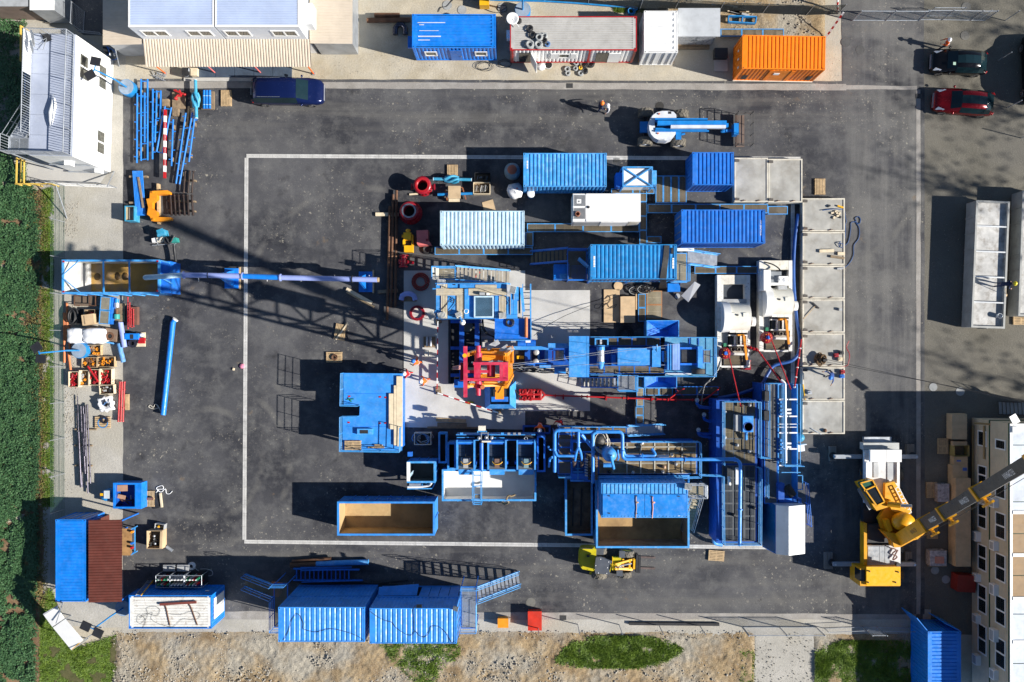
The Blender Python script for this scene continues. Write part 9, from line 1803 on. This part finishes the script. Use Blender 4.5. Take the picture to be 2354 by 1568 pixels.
for k,(a,b,mm)in enumerate((((832,1090),(1065,1220),PLANK),((835,1118),(1085,1258),WOOD))):mb=MB();mb.bar(W(*a,.12-.05*k),W(*b,.12-.05*k),(.26,.14)[k],.12);sO("loose_plank",mb,mm,("broad pale plank lying slantwise under the pipe end","narrow brown plank beside the broad slanting one")[k],"plank")
pallet(772,1485,80,"pale pallet with a loose stick across it");mb=MB();mb.bar(W(735,1555,.2),W(848,1400,.2),.1,.05);sO("stick",mb,PLANK,"loose stick lying across the pale pallet","stick");pallet(1805,20,90,"pallet under the upper turquoise stabiliser");stab("flat turquoise stabiliser on the pallet by the red spools",(1635,78),(1978,85),.5,(1800,82),TEAL)
t=tH("tool_rack","rusty stand carrying a blue tool under a cardboard sheet","rack");mb=MB();mb.tube([W(1670,222,.5),W(1990,212,.5)],.11,12);mb.build("tool",BLUE_C,t);bars(t,"stand",M("stand_rust",(.3,.11,.05),.7),[((1740,180),(1760,275)),((1900,160),(1930,265)),((1760,175),(1900,160))],.3,.08,.3);fb(t,"sheet",CARD,1768,142,1882,258,.75,.78);fb(t,"slats",PLANK,1772,260,1872,288,.2,.3)
crate("upper crate of dark tubes near the turquoise stabiliser",2010,20,2155,102,.6,DARK,'rod',[DARK,GREY],12,group="tool crates by the stabiliser");crate("lower pale crate of steel rods near the turquoise stabiliser",1998,108,2152,215,.55,PLANK,'rod',[IVORY,DARK,GREY],20,group="tool crates by the stabiliser");mb=MB();mb.pprism([(2078,295),(2178,266),(2205,370),(2095,372)],.0,.03);sO("cardboard_sheet",mb,CARD,"flat cardboard sheet beside the bleached container","cardboard");mb=MB();mb.bar(W(1410,222,.06),W(1500,215,.06),.12,.1);sO("wood_strip",mb,PLANK,"short wood strip under the smaller red spool","strip")
full();t=tH("mushroom_tank","grey turquoise round tank with a red domed lid","tank");c=W(1177,390,1.2);mb=MB();mb.lathe((c.x,c.y,0),[(.55,0),(.6,.2),(.6,.8),(.5,1.1),(.36,1.2)],24);mb.build("tank",M("tank_teal_grey",(.2,.3,.36),.5,dirt=.3),t);mb=MB();mb.lathe((c.x,c.y,1.2),[(.36,0),(.34,.1),(.2,.17),(0,.2)],20);mb.build("lid",M("lid_terracotta",(.45,.13,.07),.6),t)
t=tH("white_sacks","crumpled white bulk bag beside the weathered container","bag");c=W(1184,438,.6)
mb=MB();mb.ball((c.x,c.y,.42),.62,.62,.42,16,10);mb.v=[(x+.06*math.sin(z*19+y*7),y+.06*math.sin(x*17),z+.05*math.sin(x*13+y*11))for x,y,z in mb.v];mb.build("bag",FILM,t);mb=MB();mb.ball((c.x+.15,c.y+.12,.85),.07,.05,.05,8,6);mb.build("red_tag",RED,t)
tile(2,1);t=tH("white_bucket","round white barrel with lid by the weathered container","barrel");c=W(175,212,.8);mb=MB();mb.lathe((c.x,c.y,0),[(.27,0),(.29,.75)],20);mb.build("barrel",BLUE_C,t);mb=MB();mb.lathe((c.x,c.y,.75),[(.31,0),(.31,.06),(.27,.08),(0,.08)],20);mb.build("lid",WHITE,t)
tile(1,2)
def stripes(label,A,B,n,w_,z):
 t=tH("striped_barrier",label,"barrier");a,b=W(*A,z),W(*B,z)
 for i in range(n):mb=MB();mb.bar(a.lerp(b,i/n),a.lerp(b,(i+1)/n),w_,.12);mb.build("stripe",RED if i%2 else WHITE,t)
 for p in(a,b):mb=MB();mb.obox((p.x,p.y,.05),.4,.3,.12,10);mb.build("foot",WOOD_D,t);mb=MB();mb.tube([(p.x,p.y,.15),(p.x,p.y,z)],.025,6);mb.build("post",GALV,t)
stripes("upright red and white barrier left of the cellar",(1672,-180),(1665,445),12,.06,.9);stripes("slanting red and white barrier below the mast tank",(1670,478),(2225,660),11,.09,.9)
for k,(a,b,w_,mm)in enumerate((((1655,722),(1930,738),.28,WOOD),((1668,770),(1938,775),.3,WOOD_D),((1575,795),(2045,800),.13,WOOD_D))):mb=MB();mb.bar(W(*a,.1),W(*b,.1),w_,.1);sO("slab_plank",mb,mm,("upper pale","lower grey","long thin dark")[k]+" plank on the slab above the shakers","plank")
t=tH("small_pump","small pump with grey bottles on a wooden base by the cellar","pump");fb(t,"base",WOOD_D,1540,-40,1650,60,.05,.15)
for x in(1575,1605):mb=MB();mb.tube([W(x,-40,.35),W(x,50,.35)],.1,10);mb.build("bottle",GALV,t)
fb(t,"valve",IVORY,1550,90,1590,140,.1,.5);mb=MB();mb.ball(W(1965,568,.2),.35,.12,.1,10,6);sO("yellow_sling",mb,M("sling_yellow",(.6,.55,.02),.8),"yellow sling bundle on the slanting striped barrier","sling")
pallet(718,150,0,"dark pallet with a coil of slings near the blue platform");coil("brown sling coil on the dark pallet",722,150,.2,4,RUST,.15,.04,"sling_coil","slings");tile(3,1);pallet(480,148,90,"weathered pallet above the topmost tray of the right column");tile(2,3);pallet(1880,408,-4,"fresh pale pallet below the galvanised stair")
tile(1,3);rod("rusty_tube","short rusty pipe behind the rusty and blue one","pipe",None,RUST,(332,460),(690,432),.3,.11,12,True);t=tH("two_tone_pipe","pipe half rusty half blue lying in front of the stacks","pipe");a,m_,b=W(315,495,.3),W(555,480,.3),W(1035,465,.3);mb=MB();mb.tube([a,m_],.19,14);mb.build("rusty_half",RUST,t);mb=MB();mb.tube([m_,b],.2,14);mb.build("blue_half",BLUE_S,t)
t=tH("lying_stair","blue steel stair lying flat before the stacked containers","stairs");bars(t,"stringer",BLUE,[((345,525),(950,535)),((345,630),(975,632))],.5,.08,.25);bars(t,"handrail",BLUE,[((410,545),(955,535)),((420,650),(985,635)),((410,515),(880,512))],.9,.05,.05)
for k in range(13):bars(t,"tread",BLUE_D if k%3 else BLUE,[((375+40*k,530),(375+40*k,625))],.45,.07,.2)
for k,(p,r_)in enumerate(((((290,650),(420,655),(600,665),(980,655)),.07),(((980,655),(1100,665),(1230,650),(1400,632)),.05),(((790,685),(1000,690),(1200,680),(1310,675)),.07))):cable(("left black hose in the shade behind the stacks","thin black hose with a bright end in the shade","right black hose in the shade behind the stacks")[k],[W(x,y,.08)for x,y in p],r_,CABLE,"hose","hose")
t=tH("welding_machine","orange machine in the shade beside the left stack","machine");rot(-8,W(160,720));fb(t,"body",COPPER,108,672,210,778,.1,.9);fb(t,"panel",WHITE,30,710,90,750,.1,.5);rot()
t=tH("grit_box","orange yellow box with lid by the bottom gutter","box");fb(t,"body",AMBER,2225,988,2318,1068,.05,.6);fb(t,"lid",AMBER,2222,985,2321,1071,.6,.66);tile(2,3);t=tH("red_bin","red box half shaded by the stair right of the stacks","bin");fb(t,"body",M("bin_red",(.55,.03,.012),.45),150,925,272,1092,.05,.75);fb(t,"lid",MATS["bin_red"],146,920,274,1096,.75,.82);mb=MB();mb.bar(W(1075,1030,.1),W(1905,1038,.1),.2,.2);sO("black_duct",mb,CABLE,"long black plastic duct lying along the bottom fence","duct")
tile(1,0);rod("brown_pipe","front brown pipe of the strapped pair left of the blue cabin","pipe","brown pipes",RUST,(1020,188),(1418,184),.3,.19,14,True);rod("brown_pipe","rear shorter brown pipe of the strapped pair","pipe","brown pipes",RUST,(1090,140),(1320,140),.3,.17,14,True);mb=MB();c=W(1325,270,.4);mb.tube([(c.x-.38,c.y-.35,.25),(c.x-.38,c.y+.15,.25),(c.x-.15,c.y+.42,.25),(c.x+.15,c.y+.42,.25),(c.x+.38,c.y+.15,.25),(c.x+.38,c.y-.35,.25)],.2,12);sO("pipe_elbow",mb,GUNM,"dark pipe elbow in the shade of the blue cabin","pipe bend")
mb=MB();mb.box(2055,-30,2142,48,.05,.8);sO("yellow_box",mb,YEL,"yellow distribution box with cables at the top","box");cable("black cable curling over the pale manhole lids at the top",[W(x,y,.03)for x,y in((1680,110),(1700,70),(1750,60),(1790,20),(1830,-20))],.025);cable("tangle of black cable beside the yellow box",[W(x,y,.03)for x,y in((2060,40),(2100,80),(2200,115),(2300,100),(2290,50),(2220,60),(2240,100),(2300,70))],.02)
for k,(x,y,s)in enumerate(((2100,610,.25),(2290,590,.2))):cable(("wire frame tangle on the sand by the blue cabin","black cable tangle on the sand by the office cabin")[k],[Vector(p)for p in wander(W(x,y)[:2],s*1.6,22,3,.03,k,1.5,.8)],.015)
tile(2,0)
for k,(x,y,r,th,mm)in enumerate(((60,195,.2,.03,CABLE),(162,268,.22,.04,CABLE),(185,325,.22,.04,CABLE),(248,350,.25,.06,CABLE_G),(298,335,.2,.04,CABLE_G),(292,380,.22,.05,CABLE),(165,415,.27,.06,CABLE_G),(243,415,.27,.06,CABLE_G),(325,410,.18,.03,M("coil_blue",(.1,.2,.4),.5)))):coil(("small black coil near the dish on the office roof","black coil below the chain on the office roof","black coil with a yellow tag on the office roof","grey coil in the middle of the roof heap","small grey coil at the top right of the roof heap","dark coil at the right of the roof heap","grey coil, lower left of the roof heap","large grey coil, lower middle of the roof heap","bluish coil, rightmost of the roof heap")[k],x,y,r,5,mm,2.76,th,group="cable coils on the office roof",seed=k)
for k,(x,y,r,mm)in enumerate(((588,580,.2,CABLE_G),(652,592,.33,CABLE),(722,590,.28,CABLE),(582,635,.16,CABLE_G),(630,628,.12,YEL),(668,655,.22,CABLE),(630,678,.18,CABLE_G),(508,640,.2,CABLE_G),(512,678,.18,CABLE_G))):coil(("grey coil at the top left of the ground heap","largest black coil of the ground heap","black coil, rightmost on the ground","small grey coil beside the yellow one","small yellow coil in the ground heap","black coil at the lower right of the ground heap","grey coil at the bottom of the ground heap","upper grey coil of the pair left of the heap","lower grey coil of the pair left of the heap")[k],x,y,r,5,mm,0,.04,group="cable coils on the sand",seed=k)
t=tH("satellite_dish","white satellite dish at the corner of the office cabin","satellite dish");c=W(5,168,3.2);mb=MB();mb.lathe((c.x,c.y,3.0),[(.05,0),(.3,.06),(.45,.16),(.43,.17),(.28,.08),(0,.03)],20);mb.build("dish",WHITE,t);mb=MB();mb.tube([(c.x,c.y,2.75),(c.x,c.y,3.0)],.04,6);mb.tube([(c.x,c.y,3.05),W(65,250,3.0)],.03,6);mb.build("arm",WHITE,t)
t=tH("cable_well","open round shaft with a white rim before the office cabin","shaft");c=W(335,598);mb=MB();mb.ring((c.x,c.y,-.01),.27,.33,.06,22);mb.build("rim",CONC,t);mb=MB();mb.cyl((c.x,c.y,-.012),.27,.02,20);mb.build("pit",BLACK,t);mb=MB();c=W(272,610,.1);mb.lathe((c.x,c.y,0),[(.3,0),(.3,.08),(0,.1)],20);sO("white_disc",mb,WHITE,"white round cover leaning beside the open shaft","cover")
fL("floodlight mast on a blue drum at the top edge",(98,88),(86,-60),((60,-120),(125,-115)),5.0,(10,0));t=tH("steel_rack","empty blue rectangular frame on the ground behind the orange container","frame");bars(t,"bar",BLUE_C,[((1990,150),(2245,160)),((1988,205),(2235,220)),((1990,150),(1988,205)),((2245,160),(2235,220)),((2118,155),(2112,212))],.3,.08,.3)
wW("blue framed grating behind the orange container",1918,265,2500,335,.35,3);mb=MB();mb.box(1858,535,1982,655,-.01,.06);sO("white_slab",mb,CONC,"pale square slab left of the orange container","slab");mb=MB();mb.box(1865,440,1985,532,.0,.5);sO("black_crate",mb,DARK,"black crate above the pale square slab","crate")
for k in range(9):mb=MB();a=W(1800+random.uniform(0,300),40+random.uniform(0,70),.3);mb.bar(a,a+Vector((random.uniform(.8,2),random.uniform(-.4,.1),0)),.15,.08);sO("scrap_plank",mb,(WOOD_D,GREY,PLANK)[k%3],"weathered plank in the scrap pile behind the netted fence","plank","scrap planks behind the fence")
# people
def person(label,x,y,z,face,top,legs,helmet,lean=8,step=.12,arms=((.25,.15,-.35),(.25,-.15,-.35)),held=None):
 """skinned figure; forward is +X before turning; arms = hand offsets from the shoulder"""
 t=tH("person",label,"person");o=W(x,y,z+.9);o.z=z;T=Matrix.Translation(o)@Matrix.Rotation(math.radians(face),4,'Z');L=math.radians(lean);sp=Vector((math.sin(L),0,math.cos(L)))
 V=[];E=[];R=[]
 def v(p,r,par=None):V.append(Vector(p));R.append(r);(E.append((par,len(V)-1))if par is not None else 0);return len(V)-1
 hip=Vector((0,0,.92));ch=hip+sp*.42;nk=hip+sp*.58;hd=nk+Vector((math.sin(L*1.1),0,math.cos(L*1.1)))*.17
 p=v(hip,.15);s=v(hip+sp*.2,.14,p);c=v(ch,.165,s);n=v(nk,.06,c);h=v(hd-Vector((0,0,.04)),.09,n);v(hd+Vector((.02,0,.08)),.085,h)
 for k,sd in enumerate((1,-1)):
  hp=v(hip+Vector((0,.1*sd,-.05)),.095,p);kn=v((step*sd*.5+.03,.11*sd,.5),.07,hp);an=v((step*sd-.02,.12*sd,.09),.05,kn);v((step*sd+.16,.13*sd,.05),.045,an)
  sh=v(ch+Vector((0,.19*sd,.06)),.07,c);a=arms[k];hn=V[sh]+Vector(a);el=v((V[sh]+hn)/2+Vector((-.05,.06*sd,-.06)),.05,sh);w_=v(hn,.035,el);d=(hn-V[el]).normalized();q=d.cross(Vector((0,0,1)));q=q.normalized()if q.length>.1 else Vector((0,1,0));pm=v(hn+d*.07,.035,w_)
  for i,ln in enumerate((.07,.085,.08,.06)):f=v(hn+d*.11+q*(i-1.5)*.02,.009,pm);v(hn+d*(.11+ln*.8)+q*(i-1.5)*.021-Vector((0,0,.03)),.008,f)
  v(hn+d*.08-q*.055,.009,pm)
 me=bpy.data.meshes.new("body");me.from_pydata([tuple(T@q)for q in V],E,[]);ob=bpy.data.objects.new("body",me);C.objects.link(ob)
 ob.modifiers.new("s",'SKIN');su=ob.modifiers.new("u",'SUBSURF');su.levels=1;su.render_levels=1
 for i,r in enumerate(R):me.skin_vertices[0].data[i].radius=(r,r)
 me.skin_vertices[0].data[0].use_root=True;dg=bpy.context.evaluated_depsgraph_get();m2=bpy.data.meshes.new_from_object(ob.evaluated_get(dg));C.objects.unlink(ob);bpy.data.objects.remove(ob)
 Ti=T.inverted();mb=MB();mb.add([q.co for q in m2.vertices],[tuple(f.vertices)for f in m2.polygons],True);b=mb.build("body",top,t)
 for m_ in(legs,SKIN,BLACK):b.data.materials.append(m_)
 cp=nk+sp*.03
 for f,pl in zip(b.data.polygons,m2.polygons):
  q=Ti@pl.center;hz=min((q-V[i]).length for i in range(len(V))if R[i]<.036)
  f.material_index=3 if q.z<.12 else(2 if(q-nk).dot(sp)>.03 or hz<.05 else(1 if(q-hip).dot(sp)<.02 else 0))
 hc=T@(hd+Vector((.02,0,.1)));mb=MB();mb.lathe(hc,[(.165,-.02),(.135,0),(.13,.05),(.1,.1),(.05,.13),(0,.135)],14);mb.build("helmet",helmet,t)
 mb=MB();[mb.ball(T@(hd+Vector(e)),.012,.012,.012,6,4)for e in((.1,.035,.03),(.1,-.035,.03))];mb.build("eyes",BLACK,t);mb=MB();mb.ball(T@(hd+Vector((.115,0,0))),.02,.014,.02,6,4);mb.build("nose",SKIN,t)
 if top in(ORANGE_C,REDC):mb=MB();mb.torus(T@(hip+sp*.25),.172,.02,14,5);mb.build("reflective_band",WCLOTH,t)
 if held=='shovel':mb=MB();a,b_=T@Vector((.25,-.3,.9)),T@Vector((.75,-.75,.08));mb.tube([a,b_],.02,6);mb.bar(b_,b_+(b_-a).normalized()*.3,.24,.03);sO("shovel",mb,WOOD,"shovel held by the worker in the grey skip","shovel")
 return t
HELM={k:M("helmet_"+k,v,.35,dirt=.05)for k,v in dict(white=(.8,.8,.8),orange=(.85,.2,.02),blue=(.03,.2,.65),yellow=(.75,.6,.02)).items()}
tile(2,0);person("person in navy with an orange helmet on the top lane",805,985,0,20,NAVY,NAVY,HELM['orange']);person("person in a white jacket and white helmet on the top lane",885,995,0,200,WCLOTH,NAVY,HELM['white'])
tile(3,0);person("person in orange carrying papers beside the black car",1640,405,0,175,ORANGE_C,NAVY,HELM['white'],12,.2,((.35,-.02,-.2),(.35,.02,-.2)))
tile(3,1);person("bending worker in dark blue with a yellow helmet in the grey skip",2155,1045,1.29,0,NAVY,NAVY,HELM['yellow'],50,.15,((.3,.0,-.4),(.3,-.15,-.35)),'shovel')
tile(3,2);person("bending worker in blue on the sixth tray with arms spread",595,300,.6,215,M("blue_cloth",(.03,.08,.28),.8),NAVY,HELM['blue'],40,.22,((.3,.35,-.2),(.25,-.35,-.15)))
tile(1,2);person("person in orange with a blue helmet beside the striped barrier",1495,205,.05,150,ORANGE_C,ORANGE_C,HELM['blue'],25);person("person in red with a white helmet nearest the blue platform",1410,305,.05,170,REDC,REDC,HELM['white'],20);person("person in orange with a white helmet nearest the barrier foot",1570,368,.05,180,ORANGE_C,ORANGE_C,HELM['white'],25)
tile(2,2);person("person in an orange vest handling a hose above the trough",258,760,.02,-95,ORANGE_C,NAVY,HELM['white'],35,.12,((.25,.2,-.3),(.25,-.2,-.3)));person("shaded person in dark red with a white helmet near the blue pipes",452,730,.02,-120,REDC,NAVY,HELM['white'],25)
# last additions
tile(0,0);fL("floodlight mast in front of the white office block wall",(1160,800),(868,640),((878,565),(828,690)),4.9,(-12,30))
BARK=M("bark",(.10,.075,.05),.9,var=.3,vs=4)
def tree(label,x,y,h,r,n,seed):
 t=tH("tree",label,"tree","trees right of the lot");rr=random.Random(seed);mb=MB();mb.tube([(x,y,0),(x+.1,y,h*.35),(x,y+.15,h*.7),(x+.1,y,h)],.22,8,True,.04);ends=[]
 for k in range(34):
  a=rr.uniform(0,6.28);z0=h*rr.uniform(.3,.85);L=r*rr.uniform(.5,1)*(1.15-z0/h*.6);e=Vector((x+math.cos(a)*L,y+math.sin(a)*L,z0+L*.6));mb.tube([(x,y,z0),((x+e.x)/2,(y+e.y)/2,z0+L*.4),e],.1,4,True,.03);ends+=[e,e.lerp(Vector((x,y,z0)),.4)]
 mb.build("trunk",BARK,t);m=MB()
 for _ in range(n):
  e=rr.choice(ends);p=e+Vector((rr.gauss(0,1),rr.gauss(0,1),rr.gauss(0,.9)));d=Vector((rr.uniform(-1,1),rr.uniform(-1,1),rr.uniform(-.6,.6))).normalized();u=d.orthogonal().normalized();s=rr.uniform(.15,.3)
  m.face([p,p+d*s+u*s*.6,p+d*s*2,p+d*s-u*s*.6])
 m.build("crown",LEAF,t)
for q in(("tall slender tree far right of the parked cars",72.,9.,29.,4.,700,1),("tall slender tree far right of the grey skips",68.,3.,27.,3.5,700,2),("tallest tree far right of the gate",78.,14.,32.,5.,700,3),("tall tree far right of the modular building",74.,-12.,30.,4.,700,4)):tree(*q)
finish()
